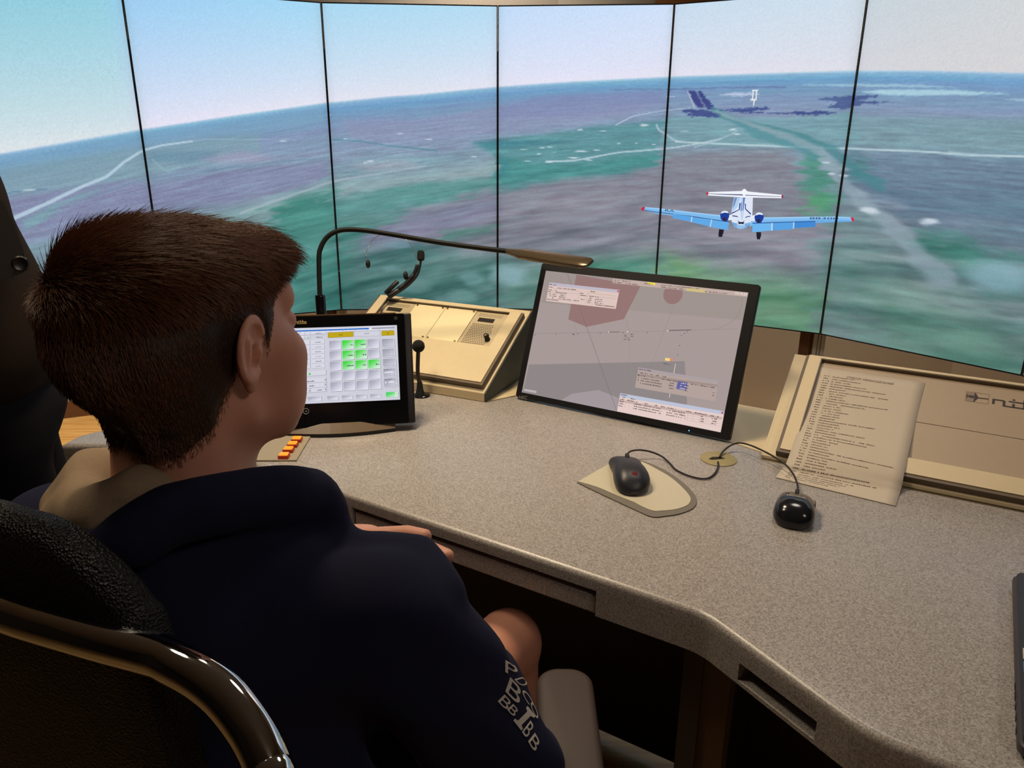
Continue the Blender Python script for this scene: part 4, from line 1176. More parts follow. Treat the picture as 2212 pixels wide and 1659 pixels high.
pic.line(rw[0], rw[1], 0.0014, (66, 60, 62))
pic.line(rw[2], rw[3], 0.0009, (74, 68, 70))
arc = [(0.5041,0.3134),(0.5067,0.297),(0.5043,0.2772),(0.4955,0.2593),(0.4815,0.2463),(0.4665,0.2381),(0.4506,0.2331)]
for p, q in zip(arc[:-1], arc[1:]):
    pic.line(p, q, 0.0006, (134, 124, 124))
for k, p in enumerate([(0.0201,0.1605),(0.0778,0.1698),(0.1238,0.1762),(0.1351,0.179),(0.1922,0.1882),(0.2489,0.1972),(0.3068,0.2061),(0.3934,0.2158),(0.3987,0.2208),(0.388,0.1871),(0.3876,0.166),(0.3875,0.2101)]):
    w_ = 0.006 if k in (2,) else 0.002
    pic.rect(p[0] - w_ / 2, p[1] - 0.0008, p[0] + w_ / 2, p[1] + 0.0010, (76, 68, 70), False)
for p in [(0.259,0.2016),(0.3539,0.2167),(0.213,0.1944)]:
    pic.rect(p[0] - 0.0012, p[1] - 0.0012, p[0] + 0.0012, p[1] + 0.0012, (240, 232, 230), False)
lab = [(0.2526,0.1918),(0.2539,0.1883),(0.2533,0.1823),(0.262,0.1871),(0.2627,0.1824),(0.2681,0.1957),(0.2691,0.1911),(0.3589,0.1412)]
for k, p in enumerate(lab[:7]):
    pic.marks(p, (p[0] + 0.0065, p[1] - 0.0003), 0.0022, (70, 62, 64), 0.95, k, True)
pic.poly(UI['bar'], (192, 170, 162))
pic.poly(UI['yel2'], (206, 188, 130))
pic.poly(UI['yel'], (244, 224, 70))
pic.poly(UI['w1'], (220, 196, 188))
pic.poly(UI['w1t'], (190, 182, 196))
pic.poly(UI['w2'], (178, 160, 154))
pic.poly(UI['w2h'], (160, 142, 138))
pic.poly(UI['w2t'], (170, 158, 162))
pic.poly(UI['blue'], (98, 98, 160))
pic.poly(UI['w3'], (228, 204, 198))
pic.poly(UI['w3h'], (198, 172, 168))
pic.poly(UI['w3t'], (188, 194, 214))
pic.poly(UI['tray'], (186, 178, 178))
pic.poly(UI['tag'], (236, 218, 120))
pic.poly(UI['tag2'], (226, 130, 116))


def between(p, q, t):
    return (p[0] + (q[0] - p[0]) * t, p[1] + (q[1] - p[1]) * t)


def cell_rows(quad, rows, cells, h, rgb, seed):
    """print along the rows of a window given as TL, TR, BR, BL"""
    for r_i, v in enumerate(rows):
        p, q = between(quad[0], quad[3], v), between(quad[1], quad[2], v)
        for c_i, (c0, c1) in enumerate(cells[r_i]):
            pic.marks(between(p, q, c0), between(p, q, c1), h, rgb, 0.86, seed + r_i * 17 + c_i, c_i == 0)


DK = (78, 62, 62)
w1, w2, w3 = UI['w1'], UI['w2'], UI['w3']
cell_rows(w1, [.13, .27, .42, .52, .63, .73, .83, .93], [[(.01, .10)], [(.01, .08), (.12, .20), (.22, .40), (.6, .68)], [(.01, .06), (.10, .13), (.47, .52)], [(.01, .05), (.07, .28), (.48, .57), (.60, .74)], [(.03, .06), (.08, .14), (.19, .28), (.60, .65), (.70, .80)], [(.04, .06), (.08, .14), (.18, .27), (.50, .55), (.60, .66), (.70, .80)], [(.08, .11), (.18, .36), (.40, .48), (.60, .64), (.70, .82)], [(.01, .18), (.72, .98)]], 0.0026, DK, 5)
pic.k += pic.step
for c0, c1, v in ((.09, .45, .30), (.10, .46, .45), (.58, .98, .34), (.58, .98, .48), (.12, .46, .86), (.58, .98, .88)):
    pic.line(between(between(w1[0], w1[1], c0), between(w1[3], w1[2], c0), v), between(between(w1[0], w1[1], c1), between(w1[3], w1[2], c1), v), 0.0004, (150, 122, 116))
for c0 in (.46, .58, .09):
    pic.line(between(between(w1[0], w1[1], c0), between(w1[3], w1[2], c0), .3), between(between(w1[0], w1[1], c0), between(w1[3], w1[2], c0), .86), 0.0004, (150, 122, 116))
cell_rows(w2, [.10, .27, .40, .52, .64, .77], [[(.01, .17)], [(.03, .08), (.10, .14), (.16, .20), (.24, .28), (.33, .37)], [(.01, .04), (.06, .11), (.18, .21), (.32, .36), (.38, .44), (.46, .52), (.56, .62), (.68, .72), (.74, .78), (.8, .9), (.92, .97)], [(.02, .03), (.06, .30), (.43, .48), (.62, .66)], [(.02, .03), (.06, .33), (.42, .48), (.62, .66), (.96, .98)], [(.02, .03), (.06, .34), (.43, .48), (.62, .66), (.96, .98)]], 0.0027, DK, 77)
bq = UI['blue']
for v in (.25, .58, .9):
    pic.marks(between(between(bq[0], bq[3], v), between(bq[1], bq[2], v), .35), between(bq[1], bq[2], v), 0.0026, (232, 224, 214), .9, int(v * 90))
cell_rows(w3, [.10, .22, .34, .46, .58, .70], [[(.01, .07)], [(.03, .06), (.10, .16)], [(.01, .05), (.08, .15), (.16, .20), (.26, .29), (.35, .39), (.42, .46), (.48, .56), (.66, .71), (.74, .86), (.88, .96)], [(.01, .05), (.16, .42), (.48, .66), (.8, .84), (.90, .95)], [(.01, .05), (.16, .43), (.48, .66), (.80, .83), (.90, .95)], [(.01, .05), (.16, .43), (.48, .66), (.80, .83), (.90, .95)]], 0.0029, DK, 140)
pic.k += pic.step
for c0 in (.07, .11, .15, .68, .73, .79, .85):
    pic.line(between(between(w3[0], w3[1], c0), between(w3[3], w3[2], c0), .38), between(between(w3[0], w3[1], c0), between(w3[3], w3[2], c0), .76), 0.0004, (176, 150, 146))
for v in (.5, .62, .74):
    pic.line(between(between(w3[0], w3[3], v), between(w3[1], w3[2], v), .66), between(w3[1], w3[2], v), 0.0004, (176, 150, 146))
for p in (between(w1[1], w1[0], .012), between(w3[1], w3[0], .012)):
    pic.rect(p[0] - 0.0020, p[1] - 0.0058, p[0] + 0.0020, p[1] - 0.0018, (204, 62, 82), False)
bq = UI['bar']
pic.marks(between(between(bq[0], bq[3], .45), between(bq[1], bq[2], .45), .01), between(between(bq[0], bq[3], .45), between(bq[1], bq[2], .45), .14), 0.0024, DK, .7, 301)
pic.marks(between(between(bq[0], bq[3], .9), between(bq[1], bq[2], .9), .01), between(between(bq[0], bq[3], .9), between(bq[1], bq[2], .9), .20), 0.0024, DK, .75, 302)
pic.marks(between(between(bq[0], bq[3], .5), between(bq[1], bq[2], .5), .24), between(between(bq[0], bq[3], .5), between(bq[1], bq[2], .5), .34), 0.0024, DK, .75, 303)
pic.marks(between(between(bq[0], bq[3], .5), between(bq[1], bq[2], .5), .38), between(between(bq[0], bq[3], .5), between(bq[1], bq[2], .5), .66), 0.0022, DK, .8, 304)
pic.marks(between(between(bq[0], bq[3], .9), between(bq[1], bq[2], .9), .38), between(between(bq[0], bq[3], .9), between(bq[1], bq[2], .9), .55), 0.0022, DK, .8, 305)
pic.marks(between(between(bq[0], bq[3], .9), between(bq[1], bq[2], .9), .70), between(between(bq[0], bq[3], .9), between(bq[1], bq[2], .9), .86), 0.0022, DK, .8, 306)
o_ = between(between(bq[0], bq[3], .82), between(bq[1], bq[2], .82), .912)
e_ = between(between(bq[0], bq[3], .82), between(bq[1], bq[2], .82), .99)
pic.text('19:14:23', o_, (e_[0] - o_[0], e_[1] - o_[1]), (0, 0.0058), (248, 240, 236))
p = lab[7]
pic.marks((p[0], p[1]), (p[0] + 0.017, p[1] - 0.001), 0.0022, DK, .9, 9)
mon_scr = pic.build('screen', M_SCREEN, mon, MM)
pic = Picture(base=0.00135)
nec = [(0.0127,-0.0035),(0.0348,-0.0008),(0.0115,0.0046)]
pic.text('NEC', nec[0], (nec[1][0] - nec[0][0], nec[1][1] - nec[0][1]), (nec[2][0] - nec[0][0], nec[2][1] - nec[0][1]), (128, 124, 122))
pic.build('maker_lettering', M_PRINT, mon, MM)
m = MB()
led = (0.4471,0.004)
m.ell((led[0], led[1], 0.0012), (0.0013, 0.0013, 0.0008), 8, MM)
m.build('power_led', mat('blue_led', (30, 60, 120), emit=(90, 190, 255), estr=2.5, noise=0.01), mon, True)
m = MB()
m.rbox(Wm / 2 - 0.09, Wm / 2 + 0.09, 0.075, 0.27, -0.0012, 0.012, 0.003, rz=0.02)
m.build('stand_foot', M_BLACK, mon, True)
m = MB()
m.loft([[(Wm / 2 + sx * 0.035, y, z) for sx, y in ((-1, y0_), (1, y0_), (1, y0_ + .022), (-1, y0_ + .022))] for y0_, z in ((.20, .012), (.195, .10), (.15, .16), (.145, .20))])
m.build('stand_neck', M_BLACK, mon)

# ------------------------------------------------------------------ touch panel behind the boy's face
tab = thing('touch_panel', 'black touch panel with green and grey on-screen keys, in front of the boy\'s face', 'touch panel', (-0.51, 1.518, DZ), 9.0)
TM = local_thing_frame(tab, 72.0, 0.035)
TQ = [(0.0334,0.1971),(0.2629,0.1983),(0.269,0.0379),(0.0529,0.0358),(0.2632,0.226),(0.2927,0.227),(0.3008,-0.0187),(0.2666,-0.0189)]
tx1 = 0.2815
m = MB()
m.rbox(0.006, 0.2985, -0.019, 0.2265, -0.045, -0.0006, 0.004, TM, rz=0.004)
m.build('housing', M_BLACK, tab, True)
sx0, sx1, sy0, sy1 = 0.040, TQ[1][0] + 0.0035, 0.0345, 0.2000
m = MB()
o8, i8 = chamf(0.0075, tx1 + 0.002, -0.0175, 0.2250, 0.003), chamf(sx0, sx1, sy0, sy1, 0.0003)
m.loft([[(x, y, -0.001) for x, y in o8], [(x, y, 0.0025) for x, y in o8], [(x, y, 0.0028) for x, y in i8], [(x, y, -0.0004) for x, y in i8]], TM, cap=False)
m.build('bezel', M_BLACKG, tab)
pic = Picture(base=-0.0003, step=0.00003)
pic.rect(sx0, sy0, sx1, sy1, (206, 206, 218))
def T4c(q):
    return q
G = {'grid': [(0.1172, 0.1709), (0.2272, 0.172), (0.2278, 0.0587), (0.1153, 0.0571)], 'rcol': [(0.2315, 0.1715), (0.2601, 0.1716), (0.2636, 0.0623), (0.2319, 0.0609)], 'y1': [(0.1168, 0.1874), (0.1708, 0.1883), (0.1704, 0.178), (0.1167, 0.177)], 'w1': [(0.1733, 0.1882), (0.2279, 0.1886), (0.2278, 0.1775), (0.1733, 0.1779)], 'y2': [(0.2322, 0.1878), (0.2597, 0.188), (0.2601, 0.1783), (0.2324, 0.1777)], 'blue': [(0.0449, 0.1949), (0.2052, 0.1957), (0.2051, 0.1927), (0.0451, 0.192)], 'slid': [(0.2116, 0.1958), (0.261, 0.1961), (0.2611, 0.1931), (0.2117, 0.1929)], 'left': [(0.0358, 0.1719), (0.1114, 0.1735), (0.109, 0.0552), (0.0324, 0.0522)], 'bot': [(0.0324, 0.0522), (0.2264, 0.0515), (0.227, 0.0388), (0.0326, 0.0376)], 'grn': [(0.2356, 0.0522), (0.2628, 0.0525), (0.2627, 0.0409), (0.2357, 0.0407)], 'top': [(0.0463, 0.1903), (0.113, 0.1905), (0.1127, 0.1753), (0.046, 0.1748)]}
def qd(q, u, v):
    a, b, c, d = q
    return tuple(a[k] * (1 - u) * (1 - v) + b[k] * u * (1 - v) + c[k] * u * v + d[k] * (1 - u) * v for k in (0, 1))
def sub(q, u0, v0, u1, v1):
    return [qd(q, u0, v0), qd(q, u1, v0), qd(q, u1, v1), qd(q, u0, v1)]
def key(q, u0, v0, u1, v1, c_a, c_b, edge=(96, 96, 112)):
    """one on-screen key: shadow edge, then diagonal bands from c_a to c_b as the display shows it"""
    du_, dv_ = (u1 - u0) * .03, (v1 - v0) * .035
    pic.poly(sub(q, u0 + du_, v0 + dv_, u1 + du_, v1 + dv_), edge)
    pic.poly(sub(q, u0 - du_ * .4, v0 - dv_ * .4, u1, v1), (236, 236, 244))
    n = 7
    for k in range(n):
        f = k / (n - 1)
        f2 = f * f * (3 - 2 * f)
        rgb = tuple(c_a[j] + (c_b[j] - c_a[j]) * f2 for j in range(3))
        a0, a1 = 2 * k / n, 2 * (k + 1) / n
        cut = [(0, 0), (1, 0), (1, 1), (0, 1)]
        def clipd(poly, lim, sgn):
            out = []
            for i_ in range(len(poly)):
                p_, q_ = poly[i_], poly[(i_ + 1) % len(poly)]
                a_, b_ = sgn * (p_[0] + p_[1] - lim), sgn * (q_[0] + q_[1] - lim)
                if a_ >= 0:
                    out.append(p_)
                if (a_ >= 0) != (b_ >= 0):
                    g2 = a_ / (a_ - b_)
                    out.append((p_[0] + (q_[0] - p_[0]) * g2, p_[1] + (q_[1] - p_[1]) * g2))
            return out
        pl = clipd(clipd(cut, a0, 1), a1, -1)
        if len(pl) > 2:
            pic.poly([qd(q, u0 + (u1 - u0 - du_) * x_, v0 + (v1 - v0 - dv_) * y_) for x_, y_ in pl], rgb, k == 0)
GREY, GREY2, GRN, GRN2 = (168, 168, 186), (222, 222, 236), (62, 214, 62), (206, 236, 214)
green = {(1, 0): 'Р1', (2, 0): 0, (1, 1): 0, (2, 1): 0, (1, 2): 0, (2, 2): 0, (3, 2): 0}
for r_i in range(5):
    for c_i in range(4):
        gk = (c_i, r_i) in green
        key(G['grid'], c_i / 4 + .008, r_i / 5 + .008, (c_i + 1) / 4 - .012, (r_i + 1) / 5 - .014, GRN if gk else GREY, GRN2 if gk else GREY2, (40, 130, 50) if gk else (96, 96, 112))
        if gk:
            wdt = {(1, 0): .05, (2, 0): .10, (1, 1): .11, (2, 1): .07, (1, 2): .14, (2, 2): .07, (3, 2): .07}[(c_i, r_i)]
            p = qd(G['grid'], c_i / 4 + .225 - wdt, r_i / 5 + .115)
            q_ = qd(G['grid'], c_i / 4 + .225, r_i / 5 + .115)
            pic.marks(p, q_, 0.0030, (26, 60, 30), 1.0, c_i * 7 + r_i)
for r_i in range(5):
    key(G['rcol'], .02, r_i / 5 + .01, .97, (r_i + 1) / 5 - .018, (160, 160, 176), (206, 206, 220))
    for u in (.80,):
        pic.line(qd(G['rcol'], u, r_i / 5 + .02), qd(G['rcol'], u, r_i / 5 + .17), 0.0006, (120, 120, 136))
    pic.line(qd(G['rcol'], .05, r_i / 5 + .155), qd(G['rcol'], .95, r_i / 5 + .155), 0.0006, (120, 120, 136))
    if r_i > 2:
        pic.marks(qd(G['rcol'], .1, r_i / 5 + .10), qd(G['rcol'], .75, r_i / 5 + .10), 0.0040, (240, 240, 246), .95, r_i + 50)
        pic.marks(qd(G['rcol'], .1, r_i / 5 + .03), qd(G['rcol'], .6, r_i / 5 + .03), 0.0020, (96, 96, 110), .8, r_i + 60)
for nm in ('y1', 'y2'):
    pic.poly(sub(G[nm], -.01, -.06, 1.01, 1.06), (132, 112, 30))
    pic.poly(G[nm], (190, 164, 24))
    pic.marks(qd(G[nm], .43, .62), qd(G[nm], .58, .62), 0.0028, (84, 72, 14), 1, 3)
pic.poly(sub(G['w1'], -.01, -.05, 1.01, 1.05), (150, 150, 166))
pic.poly(G['w1'], (210, 210, 222))
pic.marks(qd(G['w1'], .4, .55), qd(G['w1'], .58, .55), 0.0022, (110, 110, 124), .95, 4)
pic.poly(sub(G['blue'], -.02, -.5, 1.32, 1.6), (224, 224, 236))
pic.poly(G['blue'], (30, 104, 196))
pic.poly(G['slid'], (150, 150, 162))
for k in range(9):
    p = qd(G['blue'], k / 8.0 * 1.3, 1.5)
    pic.rect(p[0] - 0.0006, p[1] - 0.0006, p[0] + 0.0006, p[1] + 0.0006, (90, 90, 104), k == 0)
for k, c in enumerate(((.66, .5), (.72, .5))):
    p = qd(G['blue'], *c)
    pic.rect(p[0] - 0.0005, p[1] - 0.0005, p[0] + 0.0005, p[1] + 0.0005, (150, 200, 250), k == 0)
lq = G['left']
pic.poly(sub(lq, 0, 0, 1, .53), (212, 212, 224))
for r_i in range(6):
    v = r_i * .088
    for c_i, (u0, u1) in enumerate(((.05, .56), (.60, .97))):
        pic.poly(sub(lq, u0, v + .004, u1, v + .084), (150, 150, 168))
        pic.poly(sub(lq, u0, v + .003, u1 - .012, v + .079), (216, 216, 228))
        dk = (96, 96, 112) if not (c_i == 1 and r_i % 2) else (158, 158, 172)
        pic.marks(qd(lq, u0 + .10, v + .052), qd(lq, u0 + .27, v + .052), 0.0021, dk, 1.0, r_i * 5 + c_i)
for v0, v1 in ((.57, .66), (.70, .79), (.79, .88)):
    pic.poly(sub(lq, .05, v0, 1.0, v1), (150, 150, 168))
    pic.poly(sub(lq, .05, v0, .985, v1 - .006), (214, 214, 226))
pic.poly(sub(lq, .50, .60, .56, .635), (84, 204, 92))
for u0, u1 in ((.05, .55), (.56, 1.0)):
    pic.poly(sub(lq, u0, .88, u1, .965), (150, 150, 168))
    pic.poly(sub(lq, u0, .88, u1 - .014, .958), (214, 214, 226))
for (u, v), w_ in (((.46, .765), .22), ((.52, .85), .14), ((.74, .935), .13), ((.36, .935), .08)):
    pic.marks(qd(lq, u, v), qd(lq, u + w_, v), 0.0028, (100, 100, 114), .97, int(u * 100))
pic.k += pic.step
for u, v in ((.95, .745), (.95, .83), (.95, .92), (.50, .925)):
    a = qd(lq, u, v - .018); b = qd(lq, u, v + .018); c = qd(lq, u + .025, v)
    pic.poly([a, b, c], (40, 40, 52), False)
tq = G['top']
for u0, u1, v0, v1 in ((.0, .17, 0, .45), (.18, .33, 0, .45), (.34, .5, 0, .45), (.0, .17, .5, .95), (.18, .33, .5, .95), (.34, .5, .5, .95), (.52, 1, 0, .42)):
    pic.poly(sub(tq, u0, v0, u1, v1), (160, 160, 176))
    pic.poly(sub(tq, u0, v0, u1 - .012, v1 - .06), (216, 216, 228))
pic.poly(sub(tq, .40, .66, .45, .82), (110, 200, 110))
pic.marks(qd(tq, .66, .30), qd(tq, .90, .30), 0.0024, (110, 110, 126), .95, 81)
pic.marks(qd(tq, .68, .85), qd(tq, .88, .85), 0.0024, (100, 100, 116), .95, 82)
bq = G['bot']
for u0, u1 in ((.02, .13), (.18, .33), (.395, .515), (.555, .675), (.712, .833), (.87, .99)):
    key(bq, u0, .18, u1, .85, GREY, GREY2)
key(G['grn'], 0, 0, 1, 1, (70, 206, 92), (190, 236, 196), (40, 130, 60))
pic.poly(sub(G['grn'], .74, .08, .98, .9), (214, 236, 222))
p = qd(G['grn'], .86, .45)
pic.rect(p[0] - .0008, p[1] - .0008, p[0] + .0008, p[1] + .0008, (40, 60, 50))
pic.poly(sub(G['rcol'], -.06, -.17, -.045, 1.03), (160, 160, 178))
pic.build('screen', M_SCREEN, tab, TM)
pic = Picture(base=0.0031)
nt = [(0.0335,0.2083),(0.0719,0.209),(0.0342,0.2171),(0.0752,0.0179),(0.0628,0.0185)]
GOLD = (196, 170, 116)
o_, e_, h_ = nt[0], nt[1], nt[2]
lx, ly = e_[0] - o_[0], h_[1] - o_[1]
def nb(x0, y0, x1, y1):
    pic.rect(o_[0] + lx * x0, o_[1] + ly * y0, o_[0] + lx * x1, o_[1] + ly * y1, GOLD, False)
nb(0, .1, .03, .75); nb(0, .1, .12, .2); nb(0, .65, .12, .75); nb(.1, .1, .13, .75); nb(.04, .35, .28, .5); nb(.27, .1, .30, .75)
nb(.36, .05, .40, .65); nb(.36, .6, .50, .72); nb(.48, .05, .52, .65); nb(.50, .05, .98, .17); nb(.57, .05, .61, .5); nb(.52, .55, .86, .66); nb(.67, .05, .71, 1.0); nb(.78, .05, .82, 1.0); nb(.57, .8, .61, .95); nb(.86, .05, .90, .4); nb(.86, .3, .98, .4); nb(.86, .55, 1.0, .66); nb(.96, .05, 1.0, .66)
pic.build('maker_lettering', M_PRINT, tab, TM)
pc = nt[4]
m = MB()
m.tube([(pc[0] + 0.0060 * math.cos(2 * math.pi * k / 24), pc[1] + 0.0060 * math.sin(2 * math.pi * k / 24), 0.0032) for k in range(25)], 0.0005, 6, TM, cap=False)
m.box(pc[0] - 0.0025, pc[0] + 0.0025, pc[1] - 0.0003, pc[1] + 0.0003, 0.0030, 0.0034, TM)
m.box(pc[0] - 0.0003, pc[0] + 0.0003, pc[1] - 0.0025, pc[1] + 0.0025, 0.0030, 0.0034, TM)
m.build('power_button_mark', mat('pale_print', (170, 168, 165), rough=0.5, noise=0.02), tab)
m = MB()
cl = (0.2686,0.2147)
m.lathe([(0.0046, 0.0), (0.0046, 0.0012), (0.003, 0.0016), (0.0005, 0.0012)], TM @ Matrix.Translation((cl[0] - 0.004, cl[1], 0.0026)), 16)
m.build('lock_button', M_BLACKM, tab, True)
m = MB()
m.rbox(0.03, 0.265, 0.2255, 0.2285, -0.030, -0.002, 0.001, TM)
m.build('top_strip', mat('brown_gloss_strip', (92, 66, 40), rough=0.15, noise=0.05), tab)
bp = [(0.02, 0.085), (0.02, -0.010)] + [(0.02 + 0.233 * k / 10, -0.010 - 0.016 * math.sin(math.pi * k / 10)) for k in range(1, 10)] + [(0.253, -0.010), (0.253, 0.085)]
m = MB()
m.prism(bp, 0.0003, 0.0085)
m.build('base', M_BLACKM, tab)
m = MB()
bp2 = [(x, y + 0.012 if y < 0 else y - 0.02) for x, y in bp]
m.loft([[(x, y, 0.0085) for x, y in bp], [(x, y + (0.018 if y < 0.05 else -0.03), 0.026) for x, y in bp]])
m.build('base_cover', mat('brown_grey_plastic', (104, 88, 70), rough=0.3, noise=0.06), tab)

# ------------------------------------------------------------------ illuminated key plate
bpz = DZ + 0.0004
kp = [(-0.4339,1.3846,0.752),(-0.4372,1.514,0.752)]
pa, pb_ = Vector(kp[0][:2]), Vector(kp[1][:2])
dv = (pb_ - pa).normalized()
yaw_k = math.degrees(math.atan2(dv.y, dv.x)) - 90
kt = thing('key_plate', 'small steel plate with four glowing orange keys beside the boy\'s chin', 'control panel', (pa.x, pa.y, bpz), yaw_k)
m = MB()
m.rbox(-0.13, 0, 0, (pb_ - pa).length + 0.02, 0, 0.003, 0.0008)
m.build('plate', mat('beige_key_plate', (150, 138, 118), rough=0.55, noise=0.04), kt)
M_GLOW = mat('orange_lit_key', (200, 90, 20), rough=0.35, noise=0.02, emit=(255, 150, 40), estr=1.1)
M_GLOWR = mat('red_key_side', (120, 24, 8), rough=0.35, noise=0.05, emit=(150, 30, 4), estr=0.35)
Ki = Matrix.Translation((pa.x, pa.y, 0)) @ Matrix.Rotation(R_(yaw_k), 4, 'Z')
Ki = Ki.inverted()
for p in [(-0.4615,1.396,0.762),(-0.4609,1.4268,0.762),(-0.4598,1.4537,0.762),(-0.4587,1.4816,0.762)]:
    q = Ki @ Vector((p[0], p[1], 0))
    m = MB()
    m.rbox(q.x - 0.0105, q.x + 0.0105, q.y - 0.0085, q.y + 0.0085, 0.003, 0.010, 0.001)
    kk = m.build('lit_key', M_GLOWR, kt)
    m = MB()
    m.rbox(q.x - 0.0088, q.x + 0.0088, q.y - 0.0072, q.y + 0.0072, 0.010, 0.0125, 0.001)
    m.build('key_cap', M_GLOW, kk)

# ------------------------------------------------------------------ gooseneck desk microphone
mb = (-0.2292,1.789,0.75)
mh = [(-0.232,1.789,0.8798)][0]
mt = thing('gooseneck_microphone', 'small black desk microphone with round foam ball, between touch panel and left console', 'microphone', (mb[0], mb[1], DZ + 0.0003))
m = MB()
m.lathe([(0.001, 0), (0.022, 0), (0.0225, 0.0015), (0.020, 0.003), (0.001, 0.003)], n=32)
m.build('base_plate', M_BLACKG, mt, True)
dx, dy, dz = mh[0] - mb[0], mh[1] - mb[1], mh[2] - DZ
m = MB()
m.lathe([(0.0125, 0.003), (0.0115, 0.007), (0.0085, 0.018), (0.0072, 0.032), (0.0066, 0.036), (0.001, 0.0361)], Matrix.Translation((-0.003, 0, 0)), n=20)
m.build('boot', M_BLACKM, mt, True)
m = MB()
m.tube(smooth_path([(-0.003, 0, 0.034), (-0.0065, 0, 0.05), (-0.0065, 0, 0.075), (dx - 0.001, dy, dz - 0.012)], 6), 0.0052, 12)
m.build('stem', mat('brown_black_gooseneck', (46, 32, 24), rough=0.45, noise=0.15, nscale=500), mt, True)
m = MB()
m.ell((dx, dy, dz), (0.0158, 0.0158, 0.0158), 18)
m.build('foam_ball', mat('foam', (16, 15, 16), rough=0.95, noise=0.3, nscale=900, bump=0.5, bscale=1200), mt, True)

# ------------------------------------------------------------------ LED desk lamp
lp = [(-0.4895,1.8785,0.9123),(-0.4901,1.9042,0.9892),(-0.4973,1.9057,0.9936),(-0.499,1.9313,1.0705),(-0.4945,1.9407,1.0988),(-0.4792,1.9491,1.1237),(-0.4543,1.954,1.1386),(-0.4245,1.9556,1.1433),(-0.3792,1.955,1.1413),(-0.3077,1.9517,1.1316),(-0.1874,1.9355,1.1146),(-0.0798,1.9111,1.1047),(-0.0115,1.8785,1.1018),(0.1744,1.6895,1.1041)]
b0 = (lp[0][0], lp[0][1])
lt = thing('desk_lamp', 'black gooseneck lamp with flat brown head arching over the touch panel', 'lamp', (b0[0], b0[1], DZ + 0.0002))
off = Vector((b0[0], b0[1], DZ + 0.0002))
lv = [Vector(p) - off for p in lp]
m = MB()
m.lathe([(0.001, 0.0002), (0.055, 0.0002), (0.056, 0.008), (0.05, 0.014), (0.001, 0.016)], n=40)
m.build('base', M_BLACK, lt, True)
m = MB()
zt_ = lv[1].z
m.lathe([(0.013, 0.015), (0.013, zt_ - 0.004), (0.011, zt_), (0.001, zt_)], n=24)
m.build('post', M_BLACKG, lt, True)
m = MB()
m.tube(smooth_path([(lv[2].x, lv[2].y, zt_ - 0.01)] + lv[3:13], 6), 0.0064, 14)
m.build('gooseneck', mat('dull_black_sleeve', (12, 12, 14), rough=0.6, spec=0.25, noise=0.1), lt, True)
a, b = lv[12], lv[13]
d = (b - a).normalized()
side = d.cross(Vector((0, 0, 1))).normalized()
upv = side.cross(d).normalized()
roll = Quaternion(d, R_(22))
side, upv = roll @ side, roll @ upv
rings = []
for k, (f, hw, ht) in enumerate(((-.03, .0066, .0066), (.04, .009, .0075), (.12, .014, .0085), (.2, .020, .0088), (.5, .021, .0085), (.9, .021, .0075), (.97, .019, .0062), (1.0, .013, .0035))):
    c = a + (b - a) * f
    rings.append([tuple(c + side * hw * math.cos(2 * math.pi * j / 20) + upv * ht * math.copysign(abs(math.sin(2 * math.pi * j / 20)) ** .6, math.sin(2 * math.pi * j / 20))) for j in range(20)])
m = MB()
m.loft(rings)
m.build('lamp_head', mat('bronze_lacquer', (92, 78, 60), rough=0.26, metal=0.5, noise=0.05), lt, True)
m = MB()
c0, c1 = a + (b - a) * .28 - upv * .0092, a + (b - a) * .93 - upv * .0082
m.add([tuple(c0 + side * .014), tuple(c0 - side * .014), tuple(c1 - side * .014), tuple(c1 + side * .014)] + [tuple(c0 + side * .014 + upv * .002), tuple(c0 - side * .014 + upv * .002), tuple(c1 - side * .014 + upv * .002), tuple(c1 + side * .014 + upv * .002)], [(0, 1, 2, 3), (7, 6, 5, 4), (0, 4, 5, 1), (1, 5, 6, 2), (2, 6, 7, 3), (3, 7, 4, 0)])
m.build('light_strip', mat('lamp_led_cover', (210, 200, 180), rough=0.4, noise=0.02), lt)

# ------------------------------------------------------------------ headset standing on the left console
hd_ = 2.179
HP = {'body0': [(-0.3687, 2.1395, 0.9394), (-0.3314, 2.1511, 0.974)], 'body1': [(-0.3602, 2.1346, 0.931), (-0.3283, 2.141, 0.9502)], 'arm': [(-0.3355, 2.152, 0.9453), (-0.3167, 2.1568, 0.9594), (-0.3007, 2.1615, 0.9736), (-0.2887, 2.1666, 0.989), (-0.2807, 2.1717, 1.0043), (-0.2768, 2.1764, 1.0184)], 'boom': [(-0.3312, 2.1405, 0.9422), (-0.3046, 2.1465, 0.9602), (-0.2833, 2.1533, 0.9806), (-0.2727, 2.1592, 0.9985), (-0.2675, 2.166, 1.0188), (-0.2663, 2.1711, 1.0341)], 'mic': [(-0.2662, 2.1698, 1.0303), (-0.2665, 2.1792, 1.0582)], 'wire': [(-0.2768, 2.1764, 1.0184), (-0.2823, 2.1928, 1.0359), (-0.2918, 2.2197, 1.0534), (-0.3084, 2.2468, 1.0713), (-0.3348, 2.2625, 1.0868), (-0.3639, 2.2655, 1.0958), (-0.3856, 2.2549, 1.0956), (-0.4057, 2.2417, 1.0876), (-0.4215, 2.2255, 1.0707), (-0.4289, 2.2077, 1.0489), (-0.4315, 2.1999, 1.0257)], 'ear0': [(-0.4246, 2.1965, 1.0154)], 'ear1': [(-0.3108, 2.1612, 0.9884)], 'stub': [(-0.298, 2.1628, 0.9774), (-0.3088, 2.1649, 0.9837)], 'cable': [(-0.3616, 2.1416, 0.9268), (-0.3708, 2.1287, 0.9132), (-0.376, 2.1166, 0.9022), (-0.3781, 2.1021, 0.8906)]}
ho_ = Vector(HP['body1'][0])
hs = thing('headset', 'wire headset with boom microphone perched on the back of the left console', 'headset', tuple(ho_))
